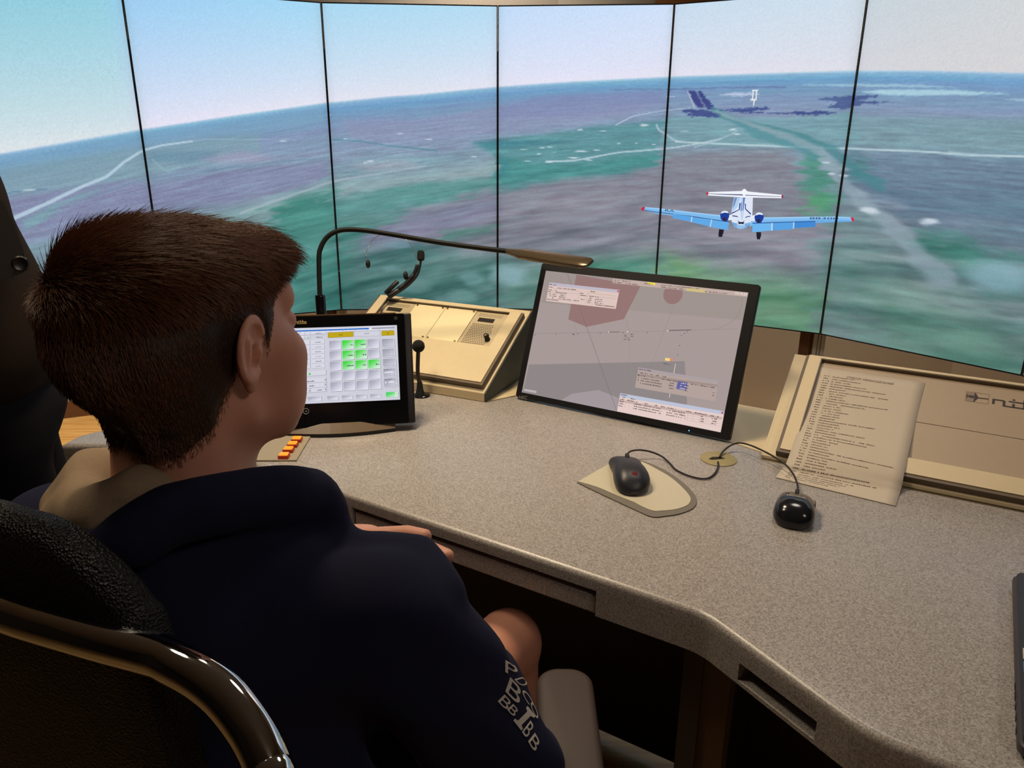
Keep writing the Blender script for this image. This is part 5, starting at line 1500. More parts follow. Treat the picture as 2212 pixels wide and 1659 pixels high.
def rel(k):
    return [Vector(p) - ho_ for p in HP[k]]
m = MB()
a, b = rel('body0')
m.tube([a, a.lerp(b, .08), a.lerp(b, .92), b], [.006, .0085, .0085, .006], 12, flat=0.8)
a, b = rel('body1')
m.tube([a, a.lerp(b, .1), a.lerp(b, .9), b], [.006, .0095, .0095, .007], 12, flat=0.9)
m.build('clip_body', M_BLACK, hs, True)
m = MB()
m.tube(smooth_path(rel('arm'), 4), [.0085] * 4 + [.0075] * 8 + [.006] * 8 + [.0045], 10)
m.tube(rel('stub'), .0035, 8)
m.build('ear_arm', M_BLACK, hs, True)
m = MB()
m.tube(smooth_path(rel('boom'), 5), .0033, 8)
m.build('mic_boom', M_BLACK, hs, True)
m = MB()
a, b = rel('mic')
m.tube([a, a.lerp(b, .12), a.lerp(b, .5), a.lerp(b, .88), b], [.007, .0105, .0112, .0100, .006], 16)
m.build('mic_foam', mat('foam', (18, 18, 20), rough=0.95, noise=0.3, nscale=900, bump=0.4, bscale=1200), hs, True)
m = MB()
m.tube(smooth_path(rel('wire'), 5), .0012, 6)
m.build('wire_band', M_STEEL, hs, True)
for k in ('ear0', 'ear1'):
    m = MB()
    c = rel(k)[0]
    m.ell(tuple(c), (.007, .010, .0125), 14)
    m.build('ear_tip', M_BLACKM, hs, True)
m = MB()
m.tube(smooth_path(rel('cable'), 5), .0024, 8)
m.build('cable', mat('brown_cable', (40, 26, 20), rough=0.5, noise=0.1), hs, True)

# ------------------------------------------------------------------ mouse mat
mp = [(0.1254,1.294),(0.1636,1.3398),(0.2058,1.3864),(0.2428,1.4029),(0.2717,1.3897),(0.295,1.3635),(0.3154,1.3276),(0.3304,1.2853),(0.3375,1.247),(0.3349,1.2177),(0.3218,1.1928),(0.2964,1.1736),(0.2704,1.1648),(0.244,1.1611),(0.2175,1.1878),(0.1816,1.228),(0.1514,1.2631)]
mi = [(0.1274,1.296),(0.1636,1.3398),(0.2058,1.3864),(0.2405,1.4006),(0.2663,1.3852),(0.2884,1.3526),(0.3084,1.3151),(0.3214,1.2715),(0.3268,1.2376),(0.3232,1.2175),(0.313,1.2014),(0.2911,1.1872),(0.2655,1.1816),(0.2492,1.1814),(0.2315,1.1984),(0.2213,1.2124),(0.1917,1.2411),(0.1611,1.2729)]
mo = (mp[0][0], mp[0][1])
mm = thing('mouse_mat', 'grey pointed mouse mat with cream glitter surface under the left mouse', 'mouse mat', (mo[0], mo[1], DZ + 0.0002))
sp = lambda L_: [(p.x - mo[0], p.y - mo[1]) for p in smooth_path([(x, y, 0) for x, y in L_] + [(L_[0][0], L_[0][1], 0)], 3)[:-1]]
m = MB()
m.prism(sp(mp), 0, 0.0022)
m.build('base', mat('grey_rubber', (112, 106, 98), rough=0.7, noise=0.05), mm)
glit = mat('cream_glitter', (198, 190, 168), rough=0.35, noise=0.08, nscale=900, bump=0.35, bscale=1400)
m = MB()
m.prism(sp(mi), 0.0022, 0.0030)
m.build('surface', glit, mm)


# ------------------------------------------------------------------ mice
def mouse(name, label, tail, nose, Wd, hmax, kind):
    tail, nose = Vector(tail[:2]), Vector(nose[:2])
    d = nose - tail
    yaw = math.degrees(math.atan2(d.y, d.x)) - 90
    L_ = d.length
    z0 = DZ + (0.0036 if kind == 'mat' else 0.0008)
    t = thing(name, label, 'mouse', (tail.x, tail.y, z0), yaw)
    rings = []
    n = 28
    prof = [(0.0, .25, .30), (.03, .52, .48), (.10, .80, .74), (.22, .97, .93), (.36, 1.0, 1.0), (.50, .95, .98), (.64, .90, .88), (.78, .92, .74), (.90, .95, .58), (.97, .86, .46), (1.0, .62, .36)]
    if kind != 'mat':
        prof = [(0.0, .30, .32), (.03, .58, .52), (.10, .84, .78), (.22, .98, .95), (.36, 1.0, 1.0), (.50, .97, .97), (.64, .93, .88), (.78, .90, .76), (.90, .84, .60), (.97, .72, .46), (1.0, .50, .34)]
    P_ = smooth_path([(f, w, h) for f, w, h in prof], 3)
    for p in P_:
        f, w, h = p
        ring = []
        for k in range(n):
            a = 2 * math.pi * k / n
            cx_, sz = math.cos(a), math.sin(a)
            x = math.copysign(abs(cx_) ** .75, cx_) * Wd / 2 * w
            z = math.copysign(abs(sz) ** .85, sz)
            zz = hmax * h * (0.28 + 0.72 * z) if z > 0 else hmax * h * 0.28 * (1 + z) + 0.0004
            if kind == 'mat':
                x += 0.002 * math.sin(f * 5)
                zz *= 1 - 0.10 * cx_
            if z < 0:
                zz = max(0.0006, hmax * .28 * h + z * hmax * .28 * h)
            ring.append((x, f * L_, zz))
        rings.append(ring)
    m = MB()
    m.loft(rings)
    body = m.build('body', MAT_MOUSE_A if kind == 'mat' else MAT_MOUSE_B, t, True, angle=80)
    # scroll wheel and the seam between the keys
    m = MB()
    m.lathe([(0.002, -0.0035), (0.009, -0.0035), (0.0105, -0.002), (0.0105, 0.002), (0.009, 0.0035), (0.002, 0.0035)], Matrix.Translation((0, L_ * .80, hmax * .62)) @ Matrix.Rotation(R_(90), 4, 'Y'), 20)
    m.build('scroll_wheel', M_BLACKM, t, True)
    seam = MB()
    pts = []
    for p in P_:
        if p[0] > .62:
            pts.append((0.0, p[0] * L_, hmax * p[2] + 0.0001))
    seam.tube(pts, 0.0006, 6)
    seam.build('key_seam', M_HOLE, t)
    m = MB()
    m.tube([(0, L_ * .98, hmax * .22), (0, L_ + 0.012, hmax * .2)], [.0034, .0024], 10)
    m.build('cable_boot', M_BLACKM, t, True)
    return t, P_, L_


MAT_MOUSE_A = mat('soft_touch_black', (34, 35, 44), rough=0.42, noise=0.06, nscale=80)
MAT_MOUSE_B = mat('gloss_charcoal', (26, 26, 32), rough=0.16, noise=0.06, nscale=80)
ta, na = [(0.2222,1.2343,0.765),(0.2276,1.376,0.77)]
tb_, nb_ = [(0.4723,1.1212,0.765),(0.5154,1.2215,0.77)]
ms1, pr1, l1 = mouse('computer_mouse', 'black ergonomic mouse with dull red dot, on the mouse mat', ta, na, 0.068, 0.040, 'mat')
m = MB()
m.lathe([(0.0055, 0), (0.0005, 0.0004)], Matrix.Translation((0.004, l1 * .155, 0.0345)) @ Matrix.Rotation(R_(48), 4, 'X'), 16)
m.build('red_emblem', mat('dark_red_ink', (104, 16, 18), rough=0.5, noise=0.05), ms1)
ms2, pr2, l2 = mouse('computer_mouse', 'glossy black mouse on bare desktop beside the paper list', tb_, nb_, 0.068, 0.040, 'bare')
vs, fs = text_geo('Microsoft')
pic = Picture()
def over(f, x):
    h = np.interp(f, [p[0] for p in pr2], [p[2] for p in pr2]) * 0.040
    w = np.interp(f, [p[0] for p in pr2], [p[1] for p in pr2]) * 0.034
    c = min(.95, abs(x) / w)
    return h * (0.28 + 0.72 * (1 - c ** 2.667) ** .425)
m = MB()
lv_ = []
for x, y in vs:
    lx_ = (x - .5) * 0.030
    f = .40 + y * .085
    lv_.append((lx_, f * l2, over(f, lx_) + 0.0012))
m.add(lv_, fs)
m.build('maker_lettering', mat('silver_print', (176, 168, 160), rough=0.4, noise=0.02), ms2)
m = MB()
m.ell((0.030, l2 * .66, 0.019), (0.0035, 0.013, 0.007), 12)
m.build('side_key', mat('grey_side_key', (120, 108, 96), rough=0.4, noise=0.04), ms2, True)

# cables of the mice, running to the grommet
M_CABLE = mat('mouse_cable', (34, 24, 22), rough=0.5, noise=0.1, nscale=100)
for lab_, pts, par in (('first', [(0.2325,1.3885,0.7635),(0.2401,1.4038,0.768),(0.2577,1.4089,0.77),(0.2811,1.4115,0.766),(0.3054,1.4067,0.758),(0.3177,1.3816,0.754),(0.326,1.3489,0.753),(0.3495,1.3198,0.753),(0.3745,1.312,0.753),(0.3959,1.3331,0.753),(0.4114,1.3655,0.754),(0.4168,1.3867,0.7545)], ms1), ('second', [(0.5264,1.2443,0.7605),(0.5343,1.2719,0.763),(0.539,1.3058,0.766),(0.5356,1.3436,0.77),(0.5194,1.3788,0.774),(0.5015,1.4111,0.775),(0.4867,1.4372,0.773),(0.4731,1.449,0.77),(0.4569,1.448,0.764),(0.4382,1.4302,0.759),(0.4252,1.4085,0.755)], ms2)):
    inv = (Matrix.Translation(par.location) @ Matrix.Rotation(par.rotation_euler.z, 4, 'Z')).inverted()
    m = MB()
    m.tube([inv @ p for p in smooth_path(pts, 6)], 0.0019, 8)
    m.build('cable', M_CABLE, par, True)

# ------------------------------------------------------------------ paper list
pr = {'t': [(0.6849, 1.5994, 0.8922), (0.8654, 1.4937, 0.8906)], 'm': [(0.621, 1.4933, 0.8289), (0.8046, 1.3951, 0.8313)], 'l': [(0.5675, 1.3989, 0.7868), (0.7422, 1.2915, 0.783)], 'd0': [(0.545, 1.3634, 0.764), (0.7278, 1.2673, 0.762)], 'd1': [(0.5352, 1.3577, 0.7525), (0.7176, 1.2519, 0.7525)], 'd': [(0.5121, 1.3235, 0.7515), (0.6896, 1.2079, 0.7515)]}
rows = [pr[k] for k in ('t', 'm', 'l', 'd0', 'd1', 'd')]
Lp = smooth_path([r[0] for r in rows], 6)
Rp = smooth_path([r[1] for r in rows], 6)
po = Vector((0.60, 1.30, DZ))
pt = thing('paper_list', 'printed white sheet listing airlines, lying on the right console and bending onto the desk', 'paper', tuple(po))
nn_ = 10
vsx, fsx = [], []
for a, b in zip(Lp, Rp):
    for k in range(nn_ + 1):
        vsx.append(tuple(a.lerp(b, k / nn_) - po))
nr = len(Lp)
for i in range(nr - 1):
    for k in range(nn_):
        q = i * (nn_ + 1) + k
        fsx.append((q, q + nn_ + 1, q + nn_ + 2, q + 1))
m = MB()
m.add(vsx, fsx)
po_ = m.build('sheet', mat('paper_white', (192, 180, 164), rough=0.85, noise=0.02, nscale=40), pt, True)
sd = po_.modifiers.new('thickness', 'SOLIDIFY')
sd.thickness = 0.0003
sd.offset = -1
cum = [0]
for i in range(nr - 1):
    cum.append(cum[-1] + (Lp[i + 1] - Lp[i]).length)
cum = [c / cum[-1] for c in cum]
def on_paper(u, v):
    i = max(0, min(nr - 2, next((k for k in range(nr - 1) if cum[k + 1] >= v), nr - 2)))
    f = (v - cum[i]) / (cum[i + 1] - cum[i])
    p = Lp[i].lerp(Lp[i + 1], f).lerp(Rp[i].lerp(Rp[i + 1], f), u)
    e1 = (Rp[i] - Lp[i]).normalized()
    e2 = (Lp[i + 1] - Lp[i]).normalized()
    nv = e1.cross(-e2).normalized() if e1.cross(-e2).z > 0 else e1.cross(e2).normalized()
    if nv.z < 0:
        nv = -nv
    return p + nv * 0.0004 - po
pk = Picture()
vs, fs = text_geo('СПИСОК АВИАКОМПАНИЙ')
txt = MB()
txt.add([on_paper(.29 + .44 * x, .064 - .022 * y) for x, y in vs], [f for f in fs])
rl = random.Random(3)
lens = [.22, .28, .20, .36, .56, .16, .60, .20, .16, .20, .62, .40, .18, .18, .26, .18, .18, .14, .56, .20, .22, .16, .48, .20, .58, .52, .24, .18, .16, .18, .80, .20, .58, .20, .20, .30, .20, .62, .70, .50, .46, .40, .30]
line_v = [.075 + k * .0212 for k in range(len(lens))]
for k, (v, ln) in enumerate(zip(line_v, lens)):
    def wd(u0, u1, bold):
        u = u0
        while u < u1:
            w_ = rl.uniform(.005, .012)
            hh = rl.uniform(.0040, .0066) * (1.1 if bold else 1)
            if rl.random() < .88:
                txt.add([on_paper(u, v), on_paper(u + w_, v), on_paper(u + w_, v - hh), on_paper(u, v - hh)], [(0, 1, 2, 3)])
            u += w_ + rl.uniform(.003, .006)
    wd(.075, .125, True)
    wd(.16, .16 + ln * .93, False)
txt.build('printed_list', mat('printed_black', (72, 58, 48), rough=0.8, noise=0.05), pt)

# ------------------------------------------------------------------ laptop at the right edge
lq = [(0.7447,0.9673,0.772),(0.5392,0.6332,0.772)]
a, b = Vector(lq[0][:2]), Vector(lq[1][:2])
d = (a - b).normalized()
yaw_l = math.degrees(math.atan2(d.y, d.x)) - 90
lpth = thing('laptop', 'dark closed laptop with small stickers at the right edge of the desk', 'laptop', (b.x, b.y, DZ + 0.0003), yaw_l)
Ll = (a - b).length
m = MB()
m.rbox(0, 0.36, 0.0, Ll, 0.004, 0.0175, 0.004, rz=0.012)
m.build('base', mat('slate_plastic', (52, 48, 54), rough=0.45, noise=0.08, nscale=200), lpth, True)
m = MB()
m.rbox(0.003, 0.357, 0.004, Ll - 0.004, 0.0182, 0.0250, 0.003, rz=0.012)
m.build('lid', mat('dark_lid', (30, 28, 33), rough=0.4, noise=0.08, nscale=200), lpth, True)
for y in (0.03, Ll - 0.03):
    for x in (0.03, 0.33):
        m = MB()
        m.lathe([(0.001, 0), (0.008, 0), (0.008, 0.005), (0.001, 0.005)], Matrix.Translation((x, y, 0)), 12)
        m.build('rubber_foot', M_BLACKM, lpth)
for k, y in enumerate((0.035, 0.058, 0.079, 0.10, 0.118)):
    m = MB()
    m.rbox(-0.0006, 0.001, y - (0.005 if k != 3 else .008), y + (0.005 if k != 3 else .008), 0.0075, 0.0135, 0.0008)
    m.build('side_port', M_HOLE, lpth)
m = MB()
m.rbox(0.006, 0.030, 0.158, 0.182, 0.0251, 0.0255, 0.0001)
st = m.build('white_sticker', mat('white_sticker', (200, 190, 178), rough=0.5, noise=0.03), lpth)
m = MB()
m.tube([(0.018 + 0.007 * math.cos(2 * math.pi * k / 20), 0.170 + 0.007 * math.sin(2 * math.pi * k / 20), 0.0256) for k in range(21)], 0.0007, 6, cap=False)
m.build('emblem_ring', M_BLACKM, st)
m = MB()
m.rbox(0.006, 0.030, 0.130, 0.152, 0.0251, 0.0255, 0.0001)
m.build('blue_sticker', mat('blue_sticker', (70, 140, 190), rough=0.4, noise=0.05), lpth)


# ------------------------------------------------------------------ people: one surface per body, grown from a distance field
def surface_net(f, lo, hi, h):
    lo, hi = np.array(lo, float), np.array(hi, float)
    n = np.ceil((hi - lo) / h).astype(int) + 1
    B = 6
    nc = np.ceil(n / B).astype(int)
    ax = [lo[k] + (np.arange(nc[k]) + 0.5) * B * h - h * 0.5 for k in range(3)]
    gx = np.stack(np.meshgrid(*ax, indexing='ij'), -1).reshape(-1, 3)
    dc = f(gx).reshape(nc)
    near = np.abs(dc) < B * h * 1.15
    nf = nc * B
    D = np.repeat(np.repeat(np.repeat(np.where(dc < 0, -1.0, 1.0), B, 0), B, 1), B, 2).astype(np.float32)
    msk = np.repeat(np.repeat(np.repeat(near, B, 0), B, 1), B, 2)
    ii = np.argwhere(msk)
    pts = lo + ii * h
    out = np.empty(len(pts), np.float32)
    for s in range(0, len(pts), 400000):
        out[s:s + 400000] = f(pts[s:s + 400000])
    D[msk] = out
    sg = D < 0
    c = [sg[a:nf[0] - 1 + a, b:nf[1] - 1 + b, d:nf[2] - 1 + d] for a in (0, 1) for b in (0, 1) for d in (0, 1)]
    cnt = sum(x.astype(np.int8) for x in c)
    act = (cnt > 0) & (cnt < 8)
    cells = np.argwhere(act)
    idx = -np.ones(act.shape, np.int64)
    idx[act] = np.arange(len(cells))
    acc = np.zeros((len(cells), 3))
    w = np.zeros(len(cells))
    corners = [(a, b, d) for a in (0, 1) for b in (0, 1) for d in (0, 1)]
    vals = {k: D[cells[:, 0] + k[0], cells[:, 1] + k[1], cells[:, 2] + k[2]] for k in corners}
    for a in corners:
        for k in range(3):
            if a[k] == 0:
                b = list(a)
                b[k] = 1
                b = tuple(b)
                da, db = vals[a], vals[b]
                m = (da < 0) != (db < 0)
                t = np.where(m, da / np.where(m, da - db, 1), 0)
                p = np.array(a, float) + 0
                q = np.zeros((len(cells), 3)) + p
                q[:, k] += t
                acc += q * m[:, None]
                w += m
    V = lo + (cells + acc / np.maximum(w, 1)[:, None]) * h
    F = []
    for k in range(3):
        o = [1, 2, 0][k], [2, 0, 1][k]
        sl0 = [slice(1, nf[j] - 1) for j in range(3)]
        sl0[k] = slice(0, nf[k] - 1)
        sl1 = list(sl0)
        sl1[k] = slice(1, nf[k])
        s0, s1 = sg[tuple(sl0)], sg[tuple(sl1)]
        e = np.argwhere(s0 != s1)
        base = e + np.array([sl0[j].start for j in range(3)])
        flip = s1[tuple(e.T)]
        def g(d1, d2):
            q = base.copy()
            q[:, o[0]] -= d1
            q[:, o[1]] -= d2
            return idx[q[:, 0], q[:, 1], q[:, 2]]
        quad = np.stack([g(1, 1), g(0, 1), g(0, 0), g(1, 0)], 1)
        quad[flip] = quad[flip][:, ::-1]
        F.append(quad)
    F = np.concatenate(F)
    F = F[(F >= 0).all(1)]
    return V, F


def net_object(name, V, F, m, parent=None, origin=(0, 0, 0)):
    me = bpy.data.meshes.new(name)
    co = (V - np.array(origin)).astype(np.float32)
    me.vertices.add(len(co))
    me.vertices.foreach_set('co', co.ravel())
    me.loops.add(F.size)
    me.loops.foreach_set('vertex_index', F.ravel().astype(np.int32))
    me.polygons.add(len(F))
    me.polygons.foreach_set('loop_start', np.arange(0, F.size, 4, dtype=np.int32))
    me.update(calc_edges=True)
    me.polygons.foreach_set('use_smooth', np.ones(len(F), bool))
    me.materials.append(m)
    o = bpy.data.objects.new(name, me)
    col.objects.link(o)
    if parent:
        o.parent = parent
    return o


def s_cap(p, a, b, ra, rb=None):
    rb = ra if rb is None else rb
    a, b = np.array(a, float), np.array(b, float)
    d = b - a
    t = np.clip(((p - a) @ d) / (d @ d), 0, 1)
    return np.linalg.norm(p - a - t[:, None] * d, axis=1) - (ra + (rb - ra) * t)


def s_ell(p, c, r, R=None):
    q = p - np.array(c, float)
    if R is not None:
        q = q @ R
    r = np.array(r, float)
    k0 = np.linalg.norm(q / r, axis=1)
    k1 = np.linalg.norm(q / (r * r), axis=1)
    return k0 * (k0 - 1) / np.maximum(k1, 1e-6)


def smin(a, b, k):
    h = np.clip(0.5 + 0.5 * (b - a) / k, 0, 1)
    return b + (a - b) * h - k * h * (1 - h)


def smax(a, b, k):
    return -smin(-a, -b, k)


def s_chain(p, pts, rs, k=0.0):
    d = None
    for i in range(len(pts) - 1):
        e = s_cap(p, pts[i], pts[i + 1], rs[i], rs[i + 1])
        d = e if d is None else (smin(d, e, k) if k else np.minimum(d, e))
    return d


def frame_R(az, pitch=0.0, roll=0.0):
    """columns: right, forward, up; az is the compass angle of forward from +y towards +x (degrees)"""
    return np.array(Matrix.Rotation(R_(-az), 3, 'Z') @ Matrix.Rotation(R_(pitch), 3, 'X') @ Matrix.Rotation(R_(roll), 3, 'Y'))


SKIN = mat('skin', (200, 142, 120), rough=0.5, noise=0.06, nscale=120, sss=0.15, bump=0.06, bscale=900)
NAVY = mat('navy_fleece', (26, 28, 50), rough=0.9, spec=0.15, noise=0.12, nscale=160, sheen=0.12, bump=0.12, bscale=700)
LINING = mat('grey_hood_lining', (148, 128, 106), rough=0.95, spec=0.1, noise=0.14, nscale=220, bump=0.25, bscale=600)
HAIRC = mat('dark_brown_hair', (38, 25, 18), rough=0.55, noise=0.15, nscale=300)
STRAND = mat('brown_hair_strand', (104, 64, 38), rough=0.38, spec=0.45, noise=0.2, nscale=60)
SHORTS = mat('dark_shorts', (24, 24, 28), rough=0.9, noise=0.1)

# --- head of the seated boy, in its own frame
HC = np.array([-0.2999,0.6898,1.1884])
HR = frame_R(31, 0, 0)


def to_head(p):
    return (p - HC) @ HR


def skull(q):
    d = s_ell(q, (0, -.014, .026), (.075, .096, .076))
    d = smin(d, s_ell(q, (0, -.050, .010), (.066, .062, .066)), .03)
    return d


def face(q, ears=True):
    x = np.abs(q[:, 0])
    qs = np.stack([x, q[:, 1], q[:, 2]], 1)
    d = skull(q)
    d = smin(d, s_ell(q, (0, .030, -.028), (.061, .060, .080)), .025)
    d = smin(d, s_ell(q, (0, .066, -.092), (.030, .026, .022)), .03)
    d = smin(d, s_cap(qs, (.052, .004, -.062), (.024, .070, -.096), .014, .014), .022)
    d = smin(d, s_ell(qs, (.046, .060, -.018), (.022, .026, .024)), .02)
    d = smin(d, s_ell(qs, (.040, .054, -.058), (.026, .030, .034)), .025)
    d = smin(d, s_cap(qs, (.0, .086, .034), (.040, .072, .034), .011, .010), .014)
    d = smin(d, s_ell(q, (0, .064, .052), (.050, .028, .034)), .02)
    # eye sockets, lids
    d = smax(d, -s_ell(qs, (.033, .100, .012), (.019, .018, .012)), .014)
    d = smin(d, s_ell(qs, (.033, .076, .012), (.015, .013, .012)), .004)
    # nose
    d = smin(d, s_cap(q, (0, .090, .020), (0, .111, -.022), .008, .0115), .010)
    d = smin(d, s_ell(qs, (.011, .099, -.027), (.008, .010, .0075)), .006)
    # mouth
    d = smin(d, s_ell(q, (0, .090, -.055), (.026, .012, .018)), .012)
    d = smin(d, s_ell(q, (0, .098, -.051), (.020, .007, .0055)), .004)
    d = smin(d, s_ell(q, (0, .096, -.062), (.018, .008, .0065)), .004)
    # neck
    d = smin(d, s_cap(q, (0, -.012, -.055), (0, -.030, -.21), .054, .058), .028)
    d = smin(d, s_cap(qs, (.030, -.045, -.03), (.036, -.052, -.20), .026, .036), .03)
    if not ears:
        return d
    # ears: shell, rim, lobe, hollow
    A = R_(8)
    u = (qs[:, 1] + .006) * math.cos(A) - (qs[:, 2] - .004) * math.sin(A)
    v = (qs[:, 1] + .006) * math.sin(A) + (qs[:, 2] - .004) * math.cos(A)
    tilt = qs[:, 0] - .0765 + u * .42
    e = np.stack([u, v, tilt], 1)
    plate = s_ell(e, (0, .001, .002), (.0195, .030, .0065))
    ang = np.arctan2(e[:, 1] - .004, e[:, 0] - .001)
    rad = np.hypot((e[:, 0] - .000) / .0195, (e[:, 1] - .004) / .0265)
    rimd = np.hypot((rad - 1) * .019, e[:, 2] - .006) - .0036
    front_lo = (ang > -1.0) & (ang < .55)
    rimd = np.where(front_lo, rimd + .004, rimd)
    ear = smin(plate, rimd, .004)
    ear = smin(ear, s_ell(e, (.005, -.0285, .002), (.0095, .0095, .0048)), .006)
    ear = smax(ear, -s_ell(e, (.005, -.004, .0100), (.0095, .0140, .0090)), .003)
    ear = smax(ear, -s_ell(e, (.003, .016, .0100), (.0095, .009, .0062)), .003)
    anti = s_cap(e, (-.0065, -.014, .006), (-.0065, .012, .0065), .0030, .0034)
    ear = smin(ear, anti, .004)
    ear = smin(ear, s_cap(e, (.0125, -.006, .004), (.0135, .000, .005), .004), .004)
    d = smin(d, ear, .006)
    return d


def hair_thick(q):
    """hair height over the scalp: long on top, clipped short at the sides and nape"""
    x, y, z = np.abs(q[:, 0]), q[:, 1], q[:, 2]
    topw = np.clip((z - .040) / .050, 0, 1)
    t = .005 + .008 * topw
    backw = np.clip((-y - .03) / .06, 0, 1) * np.clip((z + .05) / .07, 0, 1)
    t = t + .009 * backw
    frontw = np.clip((y - .02) / .05, 0, 1) * topw
    t = t + .000 * frontw
    # hairline: brow height in front, above the ear, down to the nape
    line = np.interp(y, [-.12, -.075, -.040, -.016, .004, .014, .026, .040, .060, .080, .10], [-.085, -.082, -.060, -.020, .030, .030, -.004, .036, .058, .068, .074])
    edge = np.clip((z - line) / .022, -1.2, 1)
    return np.where(edge < 0, edge * .012, np.minimum(1, edge ** .7) * t)


def hair_d(p):
    q = to_head(p)
    base = face(q, False)
    wob = (np.sin(q[:, 0] * 210 + q[:, 1] * 60) + np.sin(q[:, 1] * 140 + q[:, 2] * 90)) * .0007
    return base - hair_thick(q) - wob


def face_scalp(q):
    d = skull(q)
    x = np.abs(q[:, 0])
    qs = np.stack([x, q[:, 1], q[:, 2]], 1)
    d = smin(d, s_ell(q, (0, .064, .052), (.050, .028, .034)), .02)
    d = smin(d, s_ell(q, (0, .030, -.028), (.061, .060, .080)), .025)
    d = smin(d, s_cap(q, (0, -.012, -.055), (0, -.030, -.21), .054, .058), .028)
    d = smin(d, s_cap(qs, (.030, -.045, -.03), (.036, -.052, -.20), .026, .036), .03)
    return d


# --- body of the seated boy (world positions of the joints)
NECK = HC + HR @ np.array([0, -.034, -.165])
SHO_R = np.array([-0.1177,0.6409,0.9155])
SHO_L = np.array([-.500, .735, .935])
ELB_R = np.array([-.002, .700, .655])
WRI_R = np.array([-.245, .905, .735])
ELB_L = np.array([-.470, .900, .715])
HAND_TH = [(-0.1659,0.7817,0.9265),(-0.1195,0.7656,0.9416),(-0.098,0.7515,0.9468)]
HAND_F1 = [(-0.1416,0.7953,0.9043),(-0.103,0.7787,0.9176),(-0.0731,0.7551,0.9197)]
HAND_F2 = [(-0.1415,0.7918,0.8937),(-0.1035,0.7787,0.902),(-0.0751,0.7563,0.9043)]
WRI_L = np.array([-0.2143,0.7964,0.9075])
PELV = np.array([-.335, .640, .565])
HIP = [np.array([-.245, .660, .545]), np.array([-.425, .700, .545])]
KNEE = [np.array([-0.0033,1.0799,0.555]), np.array([-.33, 1.16, .555])]
ANK = [np.array([.02, 1.12, .09]), np.array([-.30, 1.22, .09])]


def hand_left(p):
    th, f1, f2 = [np.array(q) for q in HAND_TH], [np.array(q) for q in HAND_F1], [np.array(q) for q in HAND_F2]
    palm_c = (WRI_L + f1[0]) / 2
    dn = np.array([-.006, .004, -.021])
    f3 = [q + dn + np.array([.002, .006, -.002]) for q in f2]
    f4 = [f3[0] + dn, f3[1] + dn * .9 + np.array([-.008, 0, 0]), f3[2] + dn * .8 + np.array([-.024, 0.004, 0])]
    d = s_cap(p, WRI_L, WRI_L * .45 + f1[0] * .55, .026, .027)
    for f in (f1, f2, f3, f4):
        d = smin(d, s_cap(p, WRI_L * .5 + f[0] * .5, f[0], .016, .0105), .014)
    d = smin(d, s_chain(p, th, [.0125, .0098, .0082]), .010)
    for f, r in ((f1, .0093), (f2, .0094), (f3, .0090), (f4, .0080)):
        d = smin(d, s_chain(p, f, [r * 1.12, r, r * .84]), .004)
    return d


def hand_right(p):
    """tucked under the left arm, lying on the left upper arm"""
    a = WRI_R
    dirv = np.array([-.86, .30, .18])
    dirv /= np.linalg.norm(dirv)
    sp = np.array([.05, .10, .95])
    d = s_cap(p, a, a + dirv * .075, .026, .026)
    for k, ln in enumerate((.070, .080, .074, .058)):
        b = a + dirv * .085 + sp * (.027 - .018 * k)
        c = b + dirv * ln * .55 + np.array([0, -.010, 0])
        e = c + dirv * ln * .45 + np.array([.004, -.018, 0])
        d = smin(d, s_chain(p, [b - dirv * .02, b, c, e], [.012, .0102, .0094, .0078]), .005)
    t0 = a + dirv * .03 + sp * .026
    d = smin(d, s_chain(p, [t0, t0 + dirv * .03 + sp * .024, t0 + dirv * .055 + sp * .030], [.0125, .0100, .0082]), .008)
    return d


def body_skin(p):
    d = s_ell(p, (PELV[0], PELV[1], .60), (.155, .115, .12))
    d = smin(d, s_ell(p, (PELV[0], PELV[1] + .01, .80), (.155, .10, .20)), .05)
    d = smin(d, s_chain(p, [SHO_R, ELB_R, WRI_R], [.046, .040, .027]), .03)
    d = smin(d, s_chain(p, [SHO_L, ELB_L, WRI_L], [.046, .040, .027]), .03)
    d = smin(d, s_cap(p, NECK, (PELV[0], PELV[1] + .01, .90), .052, .07), .05)
    for k in (0, 1):
        d = smin(d, s_cap(p, HIP[k], KNEE[k], .074, .054), .04)
        d = smin(d, s_cap(p, KNEE[k] + np.array([0, .002, -.01]), ANK[k], .052, .036), .02)
        d = smin(d, s_cap(p, ANK[k] + np.array([0, -.03, -.05]), ANK[k] + np.array([.02, .15, -.058]), .034, .028), .03)
    return d


# rim of the fallen hood, from the throat round the right side and the back to the left
RIM = [(-0.1996,0.7162,0.9988),(-0.1964,0.701,1.0325),(-0.2035,0.6874,1.0546),(-0.2183,0.6517,1.0742),(-0.2388,0.6236,1.0848),(-0.2646,0.5943,1.0918),(-0.2937,0.5734,1.0921),(-0.3135,0.5549,1.0842),(-0.3336,0.5453,1.0713),(-0.3584,0.5571,1.0593),(-0.3886,0.5867,1.0532),(-0.414,0.6282,1.051),(-0.4287,0.6706,1.0518),(-0.4332,0.7111,1.0469),(-0.4249,0.7404,1.04),(-0.4223,0.7771,1.0233)]
RIM = [tuple(p) for p in smooth_path(RIM, 3)]
RIMR = [.013] * 3 + [.014] * (len(RIM) - 3)


